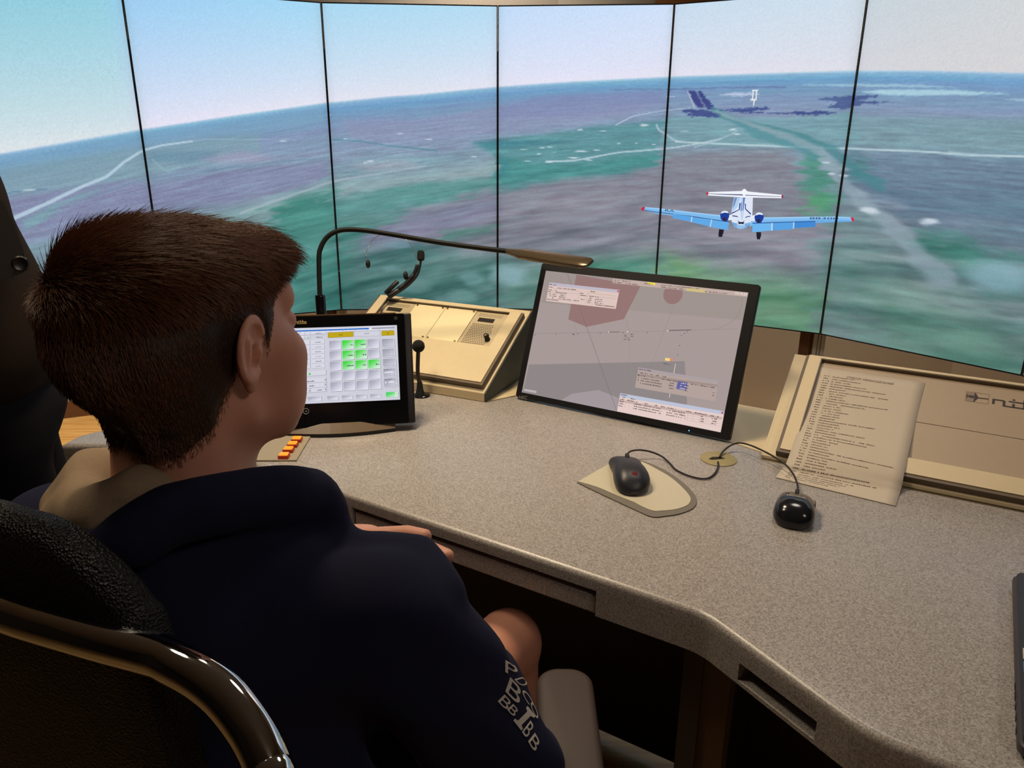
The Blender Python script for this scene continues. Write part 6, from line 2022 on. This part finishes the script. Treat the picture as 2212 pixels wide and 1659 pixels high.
def hoodie(p):
    c = np.array([-.325, .655, 0])
    d = s_ell(p, (-.325, .665, .80), (.185, .118, .235), frame_R(14))
    d = smin(d, s_ell(p, (-.325, .675, .62), (.185, .13, .12), frame_R(18)), .06)
    d = smin(d, s_cap(p, SHO_R + np.array([-.03, 0, -.012]), (-.30, .655, .950), .064, .072), .05)
    d = smin(d, s_cap(p, SHO_L + np.array([.03, 0, -.012]), (-.36, .665, .965), .070, .075), .05)
    d = smin(d, s_cap(p, NECK + np.array([0, -.01, -.055]), (-.325, .655, .93), .062, .10), .05)
    # fallen hood on the back
    d = smin(d, s_ell(p, (-.355, .605, .925), (.105, .050, .080), frame_R(25)), .05)
    # sleeves
    ra = s_chain(p, [SHO_R, SHO_R * .5 + ELB_R * .5 + np.array([.010, -.004, 0]), ELB_R], [.070, .070, .066])
    d = smin(d, ra, .035)
    d = smin(d, s_cap(p, ELB_R, WRI_R, .064, .046), .03)
    d = smin(d, s_chain(p, [SHO_L, ELB_L], [.076, .064]), .035)
    d = smin(d, s_chain(p, [ELB_L, WRI_L * .88 + ELB_L * .12], [.062, .042]), .03)
    # cloth bunched over the front of the right shoulder, next to the hand
    d = smin(d, s_chain(p, BUNCH, [.014, .018, .018, .016]), .025)
    # collar side of the hood standing up beside the neck
    d = smin(d, s_chain(p, [tuple(np.array(q) + np.array([0, 0, -.030])) for q in RIM[:22:3]], [.022] * 8), .03)
    d = smin(d, s_chain(p, [tuple(np.array(q) + np.array([0, .004, -.016])) for q in RIM[::2]], [.016] * len(RIM[::2])), .020)
    # folds
    w = np.sin(p[:, 2] * 46 + p[:, 0] * 20 + np.sin(p[:, 1] * 31) * 1.6) * .0030 + np.sin(p[:, 2] * 23 - p[:, 0] * 38 + p[:, 1] * 24) * .0034
    d = d + w * 1.5 * np.clip((1.0 - p[:, 2]) * 6, .15, 1)
    # neck opening
    q = to_head(p)
    hole = s_cap(q, (0, -.014, -.06), (0, -.032, -.205), .060, .064)
    d = smax(d, -hole, .012)
    return d


BUNCH = [(-0.1797,0.6952,0.9676),(-0.14,0.7032,0.9598),(-0.0968,0.6926,0.9598),(-0.0651,0.6597,0.9401)]

BO = (PELV[0], PELV[1], 0.0)
boy = thing('person', 'person seated at the desk from behind, short brown hair, navy hooded top, arms folded', 'person', BO)
V1, F1 = surface_net(lambda p: face(to_head(p)), HC - .19, HC + .17, .0022)
keep_z = NECK[2] - .035
V2, F2 = surface_net(lambda p: smin(body_skin(p), s_cap(p, NECK, NECK + np.array([0, .006, .04]), .054), .02), (-.66, .46, .0), (.18, 1.45, 1.08), .0075)
V3, F3 = surface_net(hand_left, WRI_L - .17, WRI_L + .20, .0019)
V4, F4 = surface_net(hand_right, WRI_R - .22, WRI_R + .12, .003)
V = np.concatenate([V1, V2, V3, V4])
F = np.concatenate([F1, F2 + len(V1), F3 + len(V1) + len(V2), F4 + len(V1) + len(V2) + len(V3)])
net_object('body', V, F, SKIN, boy, BO)
Vh, Fh = surface_net(hoodie, (-.70, .40, .46), (.14, 1.06, 1.14), .0045)
hood = net_object('hooded_top', Vh, Fh, NAVY, boy, BO)

# hood lining: a roll of grey cloth lying round the left and back of the neck
LIN = [(-0.4123,0.7568,1.0259),(-0.4213,0.7379,1.0324),(-0.4297,0.7075,1.036),(-0.4288,0.6741,1.0307),(-0.4102,0.6326,1.0326),(-0.3856,0.609,1.0409),(-0.3574,0.5996,1.0603),(-0.3302,0.5991,1.0745),(-0.3097,0.6007,1.0793)]
def lining(p):
    d = s_chain(p, LIN, [.020, .024, .028, .030, .028, .024, .022, .020, .012], .02)
    return d + np.sin(p[:, 0] * 85 + p[:, 1] * 60 + p[:, 2] * 30) * .0022 + np.sin(p[:, 2] * 120 + p[:, 0] * 40) * .0016
lo = np.array(LIN).min(0) - .04
hi = np.array(LIN).max(0) + .04
Vl, Fl = surface_net(lining, lo, hi, .003)
net_object('hood_lining', Vl, Fl, LINING, hood, BO)

# shorts
def shorts(p):
    d = s_ell(p, (PELV[0], PELV[1], .585), (.175, .135, .12))
    for k in (0, 1):
        d = smin(d, s_cap(p, HIP[k], HIP[k] * .35 + KNEE[k] * .65, .092, .080), .04)
    return d + np.sin(p[:, 1] * 60 + p[:, 0] * 30) * .002
Vs, Fs = surface_net(shorts, (-.60, .48, .42), (.10, 1.12, .74), .007)
net_object('shorts', Vs, Fs, SHORTS, boy, BO)
# shoes
def shoes(p):
    d = None
    for k in (0, 1):
        e = s_cap(p, ANK[k] + np.array([0, -.035, -.046]), ANK[k] + np.array([.022, .17, -.052]), .044, .036)
        e = smin(e, s_cap(p, ANK[k], ANK[k] + np.array([0, 0, -.03]), .044), .03)
        e = smax(e, -(p[:, 2] - .002), .004)
        d = e if d is None else np.minimum(d, e)
    return d
for k in (0, 1):
    lo = ANK[k] + np.array([-.08, -.12, -.095])
    Vq, Fq = surface_net(shoes, lo, lo + np.array([.17, .37, .16]), .007)
    net_object('shoe', Vq, Fq, mat('dark_shoe', (40, 38, 40), rough=0.6, noise=0.1), boy, BO)

# eyes, brows
for sx in (-1, 1):
    m = MB()
    c = HC + HR @ np.array([sx * .031, .0775, .012])
    m.ell(tuple(c - np.array(BO)), (.0112, .0112, .0112), 12)
    m.build('eye', mat('eye_white', (220, 214, 208), rough=0.2, noise=0.02), boy, True)
    m = MB()
    m.tube([Vector(tuple(HC + HR @ np.array([sx * a, b, c_]) - np.array(BO))) for a, b, c_ in ((.014, .0965, .034), (.030, .0925, .040), (.048, .0770, .036))], [.0018, .0024, .0012], 8)
    m.build('eyebrow', HAIRC, boy, True)

# hair: a close cap plus strands
Vc, Fc = surface_net(hair_d, HC - .16, HC + .17, .003)
qc = to_head(Vc)
cap_ok = hair_thick(qc) > 0.0
fm = cap_ok[Fc].all(1)
Fc = Fc[fm]
hair = net_object('hair', Vc, Fc, HAIRC, boy, BO)


def strands():
    r = np.random.default_rng(11)
    tri = Vc[Fc[:, :3]]
    ar = np.linalg.norm(np.cross(tri[:, 1] - tri[:, 0], tri[:, 2] - tri[:, 0]), axis=1)
    N = 64000
    fi = r.choice(len(Fc), N, p=ar / ar.sum())
    b = r.random((N, 2))
    fl = b.sum(1) > 1
    b[fl] = 1 - b[fl]
    t = tri[fi]
    root = t[:, 0] + (t[:, 1] - t[:, 0]) * b[:, :1] + (t[:, 2] - t[:, 0]) * b[:, 1:]
    q = to_head(root)
    eps = .002
    g = np.stack([face_scalp(q + eps * np.eye(3)[k]) - face_scalp(q - eps * np.eye(3)[k]) for k in range(3)], 1)
    nrm = g / np.linalg.norm(g, axis=1)[:, None]
    x, y, z = q.T
    topw = np.clip((z - .04) / .05, 0, 1)
    # combing: forward and a little to the right on top, down and back at the sides
    crown = np.array([-.058, -.085, .050])
    rad = q - crown
    rad[:, 2] *= .6
    rad = rad / np.linalg.norm(rad, axis=1)[:, None]
    comb = rad * .8 + topw[:, None] * np.array([.28, .75, .05]) + (1 - topw)[:, None] * np.array([0, -.25, -.75])
    comb = comb - nrm * (comb * nrm).sum(1)[:, None]
    comb /= np.linalg.norm(comb, axis=1)[:, None] + 1e-6
    jit = r.normal(0, .16, (N, 3))
    back = np.clip((-y - .05) / .05, 0, 1)
    lift = .30 + .12 * back * topw + .20 * r.random(N) - .14 * topw
    d0 = comb + nrm * lift[:, None] + jit
    d0 /= np.linalg.norm(d0, axis=1)[:, None]
    th = np.maximum(hair_thick(q), .002)
    L = .006 + .024 * topw + .004 * back + .006 * np.clip((y - .04) / .04, 0, 1) * topw
    L = L * r.uniform(.55, 1.15, N) * np.clip(th / .010, .75, 1)
    n = 5
    P = np.zeros((N, n, 3))
    cur = q - nrm * .0015
    d = d0
    droop = np.array([0, 0, -1.0])
    for k in range(n):
        P[:, k] = cur
        cur = cur + d * (L / (n - 1))[:, None]
        fr = np.clip((y - .05) / .03, 0, 1)[:, None]
        d = d + comb * .22 + droop * (.10 + .55 * fr * k / n) + r.normal(0, .05, (N, 3))
        d /= np.linalg.norm(d, axis=1)[:, None]
    qv = to_head(V1)
    line = np.interp(qv[:, 1], [-.12, -.075, -.040, -.016, .004, .014, .026, .040, .060, .080, .10], [-.085, -.082, -.060, -.020, .030, .030, -.004, .036, .058, .068, .074])
    ed = (qv[:, 2] - line) / .022
    pool = qv[(ed > -.38) & (ed < .9) & (qv[:, 1] < .028) & (face_scalp(qv) < .004) & (qv[:, 2] > -.12)]
    ns = 9000
    sq = pool[r.integers(0, len(pool), ns)] + r.normal(0, .0012, (ns, 3))
    kp_ = r.random(ns) < np.clip(1.0 + ((sq[:, 2] - np.interp(sq[:, 1], [-.12, -.075, -.040, -.016, .004, .014, .026, .040], [-.085, -.082, -.060, -.020, .030, .030, -.004, .036])) / .022) * 1.9, 0, 1)
    sq = sq[kp_]
    g2 = np.stack([face_scalp(sq + eps * np.eye(3)[k]) - face_scalp(sq - eps * np.eye(3)[k]) for k in range(3)], 1)
    n2 = g2 / np.linalg.norm(g2, axis=1)[:, None]
    d2 = np.array([0, -.35, -.9]) + r.normal(0, .2, (len(sq), 3))
    d2 -= n2 * (d2 * n2).sum(1)[:, None]
    d2 = d2 / np.linalg.norm(d2, axis=1)[:, None] + n2 * .25
    L2 = r.uniform(.002, .0045, len(sq))
    P2 = np.stack([sq - n2 * .0008 + d2 * (L2 * k / 4)[:, None] for k in range(5)], 1)
    P = np.concatenate([P, P2])
    N = len(P)
    Wd = HC + P.reshape(-1, 3) @ HR.T
    cu = bpy.data.hair_curves.new('hair_strands')
    cu.add_curves([n] * N)
    cu.attributes['position'].data.foreach_set('vector', (Wd - np.array(BO)).astype(np.float32).ravel())
    ra = cu.attributes.new('radius', 'FLOAT', 'POINT') if 'radius' not in cu.attributes else cu.attributes['radius']
    rr_ = np.tile(np.array([.00022, .00021, .00019, .00015, .00007], np.float32), N)
    rr_[-len(P2) * n:] *= .8
    ra.data.foreach_set('value', rr_)
    cu.materials.append(STRAND)
    o = bpy.data.objects.new('hair_strands', cu)
    col.objects.link(o)
    o.parent = hair
    o['kind'] = 'stuff'


strands()

# white lettering on the right sleeve, laid onto the cloth
def project(p, dirv, f, n=40):
    p = p.copy()
    go = np.zeros(len(p))
    for _ in range(n):
        go = np.minimum(go + f(p + dirv * go[:, None]) - .0006, .35)
    return p + dirv * go[:, None]


lt_q = [(-0.006,0.5826,0.9143),(0.03,0.5574,0.8387),(-0.0179,0.5723,0.8835)]
def sleeve_text():
    m = MB()
    # rows of letters in the plane of the print: origin, along (down the sleeve), across
    cam_p = np.array([0.0, 0.0, 1.38])
    rows = [[(-0.01,0.5051,0.9349),(-0.0031,0.5028,0.9279),(-0.0043,0.5069,0.9404)],[(-0.0022,0.503,0.9285),(0.003,0.5011,0.9228),(0.0029,0.5045,0.933)],[(0.003,0.5001,0.92),(0.0096,0.4975,0.9121),(0.0148,0.5039,0.9314)],[(0.0102,0.4971,0.911),(0.0138,0.4954,0.9059),(0.0173,0.5002,0.9201)],[(0.0153,0.4947,0.9036),(0.0205,0.4918,0.8952),(0.021,0.497,0.9105)],[(-0.0038,0.5077,0.9426),(0.0071,0.5041,0.9319),(0.0003,0.5115,0.954)],[(0.0036,0.5109,0.9523),(0.0091,0.509,0.9467),(0.0105,0.5115,0.9541)],[(0.0088,0.5079,0.9433),(0.0154,0.5043,0.9326),(0.0136,0.5081,0.9439)],[(0.0163,0.5051,0.9348),(0.0209,0.5009,0.9224),(0.0202,0.5047,0.9337)],[(-0.0039,0.5128,0.9579),(0.0063,0.5109,0.9523),(-0.0039,0.5159,0.9673)]]
    letters = ['B', 'B', 'I', 'B', 'B', 'B', 'D', 'C', 'O', 'P']
    for (o, e, h), ch in zip(rows, letters):
        vs, fs = text_geo(ch)
        if ch == 'I':
            vs = [(0, 0), (1, 0), (1, .12), (.72, .18), (.72, .82), (1, .88), (1, 1), (0, 1), (0, .88), (.28, .82), (.28, .18), (0, .12)]
            fs = [(0, 1, 2, 3, 10, 11), (10, 3, 4, 9), (9, 4, 5, 6, 7, 8)]
        o, e, h = np.array(o), np.array(e), np.array(h)
        P = np.array([o + (e - o) * x + (h - o) * y for x, y in vs])
        dv = P - cam_p
        dv /= np.linalg.norm(dv, axis=1)[:, None]
        Q = project(P - dv * .05, dv, hoodie)
        Q -= dv * .0012
        m.add([tuple(a - np.array(BO)) for a in Q], fs)
    m.build('sleeve_lettering', mat('white_print', (196, 188, 176), rough=0.7, noise=0.04), hood)


sleeve_text()

# ------------------------------------------------------------------ swivel chair
CO = np.array([-.405, .535])
ch = thing('office_chair', 'black mesh office chair with chrome back frame and grey armrest, under the seated person', 'chair', (CO[0], CO[1], 0), -24.0)
Ci = (Matrix.Translation((CO[0], CO[1], 0)) @ Matrix.Rotation(R_(-24), 4, 'Z')).inverted()
fr_ = [Ci @ Vector(p) for p in [(-0.3861,0.5075,1.0054),(-0.3283,0.4903,1.0074),(-0.2692,0.4711,1.0067),(-0.2473,0.4605,1.0066),(-0.2268,0.451,1.0034),(-0.2078,0.4414,0.9967),(-0.1915,0.4315,0.986),(-0.1775,0.421,0.9735),(-0.167,0.4101,0.9598),(-0.1604,0.4004,0.9434)]]
yb = fr_[0].y
left = [Vector((-p.x, p.y, p.z)) for p in fr_]
lowR = [Vector((fr_[-1].x + .002, fr_[-1].y + .01, .80)), Vector((fr_[-1].x - .01, .0, .62)), Vector((fr_[-1].x - .05, .03, .50))]
lowL = [Vector((-p.x, p.y, p.z)) for p in lowR]
pathc = lowL[::-1] + left[:0:-1] + [Vector((0, (fr_[0].y + fr_[1].y) / 2, fr_[0].z))] + fr_[1:] + lowR
m = MB()
m.tube(smooth_path(pathc, 6), .0165, 16)
m.build('back_frame', M_CHROME, ch, True)
hump = [Ci @ Vector(p) for p in [(-0.3941,0.5341,1.0851),(-0.3718,0.5278,1.085),(-0.3498,0.52,1.0806),(-0.33,0.5107,1.0718),(-0.3133,0.5006,1.0606),(-0.3001,0.4902,1.0483),(-0.2905,0.479,1.0336),(-0.2831,0.4665,1.0151)]]
xs = [(p.x, p.z) for p in hump]
side = xs + [(xs[-1][0] + .015, .90), (xs[-1][0] + .02, .75), (xs[-1][0] - .01, .60)]
outl = [(-x, z) for x, z in side[::-1]] + side
y0 = sum(p.y for p in hump) / len(hump)
def mesh_back():
    m = MB()
    inner = smooth_path([(x, z, 0) for x, z in outl], 4)
    rings = []
    cx_ = (0, .82)
    for ins, dy in ((1.0, .018), (1.0, .006), (.985, -.004), (.95, -.009), (.80, -.012), (.5, -.014), (.02, -.015)):
        rings.append([(p.x * ins, y0 + dy + .10 * (p.x * ins) ** 2 * 1.0, cx_[1] + (p.y - cx_[1]) * ins) for p in inner])
    back = []
    for ins, dy in ((.985, .022), (.5, .024), (.02, .025)):
        back.append([(p.x * ins, y0 + dy + .10 * (p.x * ins) ** 2, cx_[1] + (p.y - cx_[1]) * ins) for p in inner])
    m.loft(back[::-1] + rings)
    return m


mm_ = mat('black_mesh_cloth', (13, 12, 13), rough=0.5, spec=0.3, noise=0.1)
nt_ = mm_.node_tree
bs = nt_.nodes['Principled BSDF']
tc_ = nt_.nodes.new('ShaderNodeTexCoord')
vo = nt_.nodes.new('ShaderNodeTexVoronoi')
vo.inputs['Scale'].default_value = 420
nt_.links.new(tc_.outputs['Object'], vo.inputs['Vector'])
bp_ = nt_.nodes.new('ShaderNodeBump')
bp_.inputs['Strength'].default_value = 0.9
bp_.inputs['Distance'].default_value = 0.002
nt_.links.new(vo.outputs['Distance'], bp_.inputs['Height'])
nt_.links.new(bp_.outputs['Normal'], bs.inputs['Normal'])
mesh_back().build('backrest', mm_, ch, True, angle=70)
m = MB()
m.rbox(-.25, .25, .10, .56, .425, .485, .025, rz=.08, seg=6)
m.build('seat', mat('black_seat_cloth', (18, 18, 20), rough=0.9, noise=0.15, nscale=300, bump=0.3), ch, True)
ar = [(0.0541,0.7714,0.7536),(0.0851,0.77,0.7494),(0.1015,0.7361,0.7425)]
armw = [Vector(p) for p in [(0.0736,0.8517,0.69),(0.0721,0.6765,0.69)]]
a0, a1 = Ci @ armw[0], Ci @ armw[1]
M_ARM = mat('shaded_grey_armrest', (60, 46, 40), rough=0.6, noise=0.05, nscale=100)  # base colour darkened to carry the shade the armrest sits in
for sx in (1, -1):
    p, q = Vector((a0.x * sx, a0.y, 0)), Vector((a1.x * sx, a1.y, 0))
    d = (q - p).normalized()
    ang = math.atan2(d.y, d.x) - math.pi / 2
    Lr = .27
    Mx = Matrix.Translation((p.x, p.y, .664)) @ Matrix.Rotation(ang, 4, 'Z')
    m = MB()
    m.rbox(-.038, .038, 0, Lr, 0, .026, .010, Mx, rz=.030, seg=6)
    m.build('armrest', M_ARM, ch, True)
    m = MB()
    c = p + d * .14
    m.tube(smooth_path([c + Vector((0, 0, .664)), c + Vector((0, 0, .56)), Vector((c.x * .86, c.y - .02, .44)), Vector((.20 * sx, .33, .415))], 5), .014, 10)
    m.build('armrest_support', M_CHROME, ch, True)
m = MB()
m.rbox(-.12, .12, .22, .44, .395, .425, .006)
m.build('seat_plate', M_BLACK, ch)
m = MB()
m.lathe([(.026, .10), (.026, .25), (.018, .25), (.018, .396), (.001, .396)], Matrix.Translation((0, .33, 0)), 20)
m.build('gas_column', M_BLACKG, ch, True)
for k in range(5):
    a = R_(72 * k + 10)
    cx_, cy_ = math.cos(a), math.sin(a)
    m = MB()
    m.tube([(0 + .02 * cx_, .33 + .02 * cy_, .115), (.15 * cx_, .33 + .15 * cy_, .095), (.30 * cx_, .33 + .30 * cy_, .072)], [.026, .022, .016], 10)
    m.build('base_arm', M_CHROME, ch, True)
    m = MB()
    Mw = Matrix.Translation((.30 * cx_, .33 + .30 * cy_, .029)) @ Matrix.Rotation(a + math.pi / 2, 4, 'Z') @ Matrix.Rotation(R_(90), 4, 'Y')
    m.lathe([(.006, -.024), (.026, -.024), (.028, -.02), (.028, -.004), (.010, -.003), (.010, .003), (.028, .004), (.028, .02), (.026, .024), (.006, .024)], Mw, 18)
    m.tube([(.30 * cx_, .33 + .30 * cy_, .03), (.30 * cx_, .33 + .30 * cy_, .072)], .007, 8)
    m.build('caster', M_BLACK, ch, True)

# ------------------------------------------------------------------ person standing at the left edge
SO = np.array([-.885, 1.17, 0.0])
COAT = mat('brown_coat', (36, 27, 21), rough=0.9, spec=0.1, noise=0.15, nscale=90, bump=0.15)
TROU = mat('dark_trousers', (24, 24, 29), rough=0.9, spec=0.1, noise=0.1, nscale=200, bump=0.1)
man = thing('person', 'person standing beyond the seated one at the left edge, dark brown coat and dark trousers', 'person', tuple(SO))
SR = frame_R(62)
def loc(p):
    q = p - SO
    q = q + np.maximum(q[:, 2:3] - .95, 0) * np.array([[.19, 0, 0]])     # leaning to his side
    return q @ SR
def man_skin(p):
    q = loc(p)
    x = np.abs(q[:, 0])
    qs = np.stack([x, q[:, 1], q[:, 2]], 1)
    d = s_ell(q, (0, .01, 1.66), (.078, .098, .118))
    d = smin(d, s_ell(q, (0, .055, 1.585), (.045, .045, .04)), .03)
    d = smin(d, s_cap(q, (0, .095, 1.67), (0, .122, 1.635), .010, .013), .01)
    d = smin(d, s_ell(qs, (.079, -.005, 1.645), (.010, .018, .030)), .006)
    d = smin(d, s_cap(q, (0, -.01, 1.58), (0, -.02, 1.44), .056, .060), .03)
    d = smin(d, s_ell(q, (0, 0, 1.22), (.155, .105, .26)), .05)
    d = smin(d, s_ell(q, (0, 0, .95), (.16, .11, .14)), .05)
    d = smin(d, s_cap(qs, (.19, -.005, 1.40), (.235, -.06, 1.12), .048, .040), .04)
    d = smin(d, s_cap(qs, (.235, -.06, 1.12), (.09, -.17, 1.00), .038, .027), .02)
    d = smin(d, s_cap(qs, (.09, -.17, 1.00), (.03, -.185, .95), .027, .027), .02)
    for k, (dx, ln) in enumerate(((-.024, .070), (-.008, .078), (.009, .074), (.025, .060))):
        d = smin(d, s_chain(qs, [(.03 + dx * .8, -.187 + dx * .3, .945), (.02 + dx * .8, -.190 + dx * .3, .945 - ln * .55), (.012 + dx * .8, -.185 + dx * .3, .945 - ln)], [.011, .0095, .008]), .004)
    d = smin(d, s_chain(qs, [(.05, -.20, .975), (.062, -.212, .945), (.064, -.210, .918)], [.013, .0105, .0085]), .008)
    d = smin(d, s_cap(qs, (.09, 0, .90), (.10, .01, .50), .078, .055), .03)
    d = smin(d, s_cap(qs, (.10, .01, .50), (.105, -.01, .09), .052, .036), .02)
    d = smin(d, s_cap(qs, (.105, -.02, .04), (.115, .15, .035), .034, .028), .03)
    return d
Vm, Fm = surface_net(man_skin, SO + np.array([-.62, -.36, -.01]), SO + np.array([.36, .36, 1.82]), .008)
net_object('body', Vm, Fm, SKIN, man, SO)
def coat(p):
    q = loc(p)
    x = np.abs(q[:, 0])
    qs = np.stack([x, q[:, 1], q[:, 2]], 1)
    d = s_ell(q, (0, 0, 1.24), (.195, .15, .30))
    d = smin(d, s_ell(q, (0, 0, 1.06), (.195, .15, .16)), .06)
    d = smin(d, s_cap(qs, (.19, -.005, 1.40), (.235, -.06, 1.12), .074, .062), .04)
    d = smin(d, s_cap(qs, (.235, -.06, 1.12), (.10, -.165, 1.01), .060, .050), .02)
    d = smin(d, s_cap(q, (0, -.015, 1.43), (0, -.015, 1.50), .075, .068), .03)
    d = d + np.sin(q[:, 2] * 38 + q[:, 0] * 25 + np.sin(q[:, 1] * 30)) * .004
    d = smax(d, -s_cap(q, (0, .0, 1.45), (0, .01, 1.60), .058, .07), .01)
    return smax(d, -(q[:, 2] - .985 + .02 * q[:, 1]), .02)
Vm, Fm = surface_net(coat, SO + np.array([-.60, -.36, .86]), SO + np.array([.36, .36, 1.6]), .008)
co_ = net_object('coat', Vm, Fm, COAT, man, SO)
def trousers(p):
    q = loc(p)
    x = np.abs(q[:, 0])
    qs = np.stack([x, q[:, 1], q[:, 2]], 1)
    d = s_ell(q, (0, 0, .97), (.178, .13, .15))
    d = smin(d, s_cap(qs, (.09, 0, .90), (.10, .01, .50), .098, .078), .03)
    d = smin(d, s_cap(qs, (.10, .01, .50), (.105, -.01, .06), .076, .062), .02)
    return d + np.sin(q[:, 2] * 50 + q[:, 0] * 30) * .002
Vm, Fm = surface_net(trousers, SO + np.array([-.30, -.30, .0]), SO + np.array([.30, .30, 1.14]), .008)
net_object('trousers', Vm, Fm, TROU, man, SO)
def mhair(p):
    q = loc(p)
    d = s_ell(q, (0, -.008, 1.685), (.086, .104, .110))
    return smax(d, -(q[:, 2] - 1.70 + .5 * np.minimum(q[:, 1], .02) + .0), .01)
Vm, Fm = surface_net(mhair, SO + np.array([-.45, -.16, 1.5]), SO + np.array([.10, .16, 1.84]), .006)
net_object('hair', Vm, Fm, HAIRC, man, SO)
# buttoned flap on his coat
fq = [Vector(p) for p in [(-0.7452,1.0897,1.2969),(-0.7202,1.0854,1.284),(-0.6964,1.065,1.2543),(-0.6779,1.0428,1.2196),(-0.6783,1.0341,1.1934),(-0.6969,1.0316,1.186),(-0.7373,1.0394,1.1778)]]
cp = Vector((0, 0, 1.38))
front_ = [p - Vector(tuple(SO)) for p in fq]
back_ = [p + (p - cp).normalized() * .03 - Vector(tuple(SO)) for p in fq]
m = MB()
m.loft([[tuple(p) for p in back_], [tuple(p) for p in front_]])
fl = m.build('pocket_flap', mat('dark_coat_flap', (34, 28, 26), rough=0.8, noise=0.12, nscale=120), man)
bp0 = Vector([(-0.6803,1.0338,1.2051)][0])
m = MB()
Mb = Matrix.Translation(bp0 - Vector(tuple(SO))) @ (cp - bp0).to_track_quat('Z', 'Y').to_matrix().to_4x4()
m.lathe([(.0005, 0), (.010, 0), (.011, .0018), (.009, .0034), (.006, .0026), (.0005, .0026)], Mb, 20)
m.build('button', mat('coat_button', (22, 20, 22), rough=0.3, noise=0.05), fl, True)
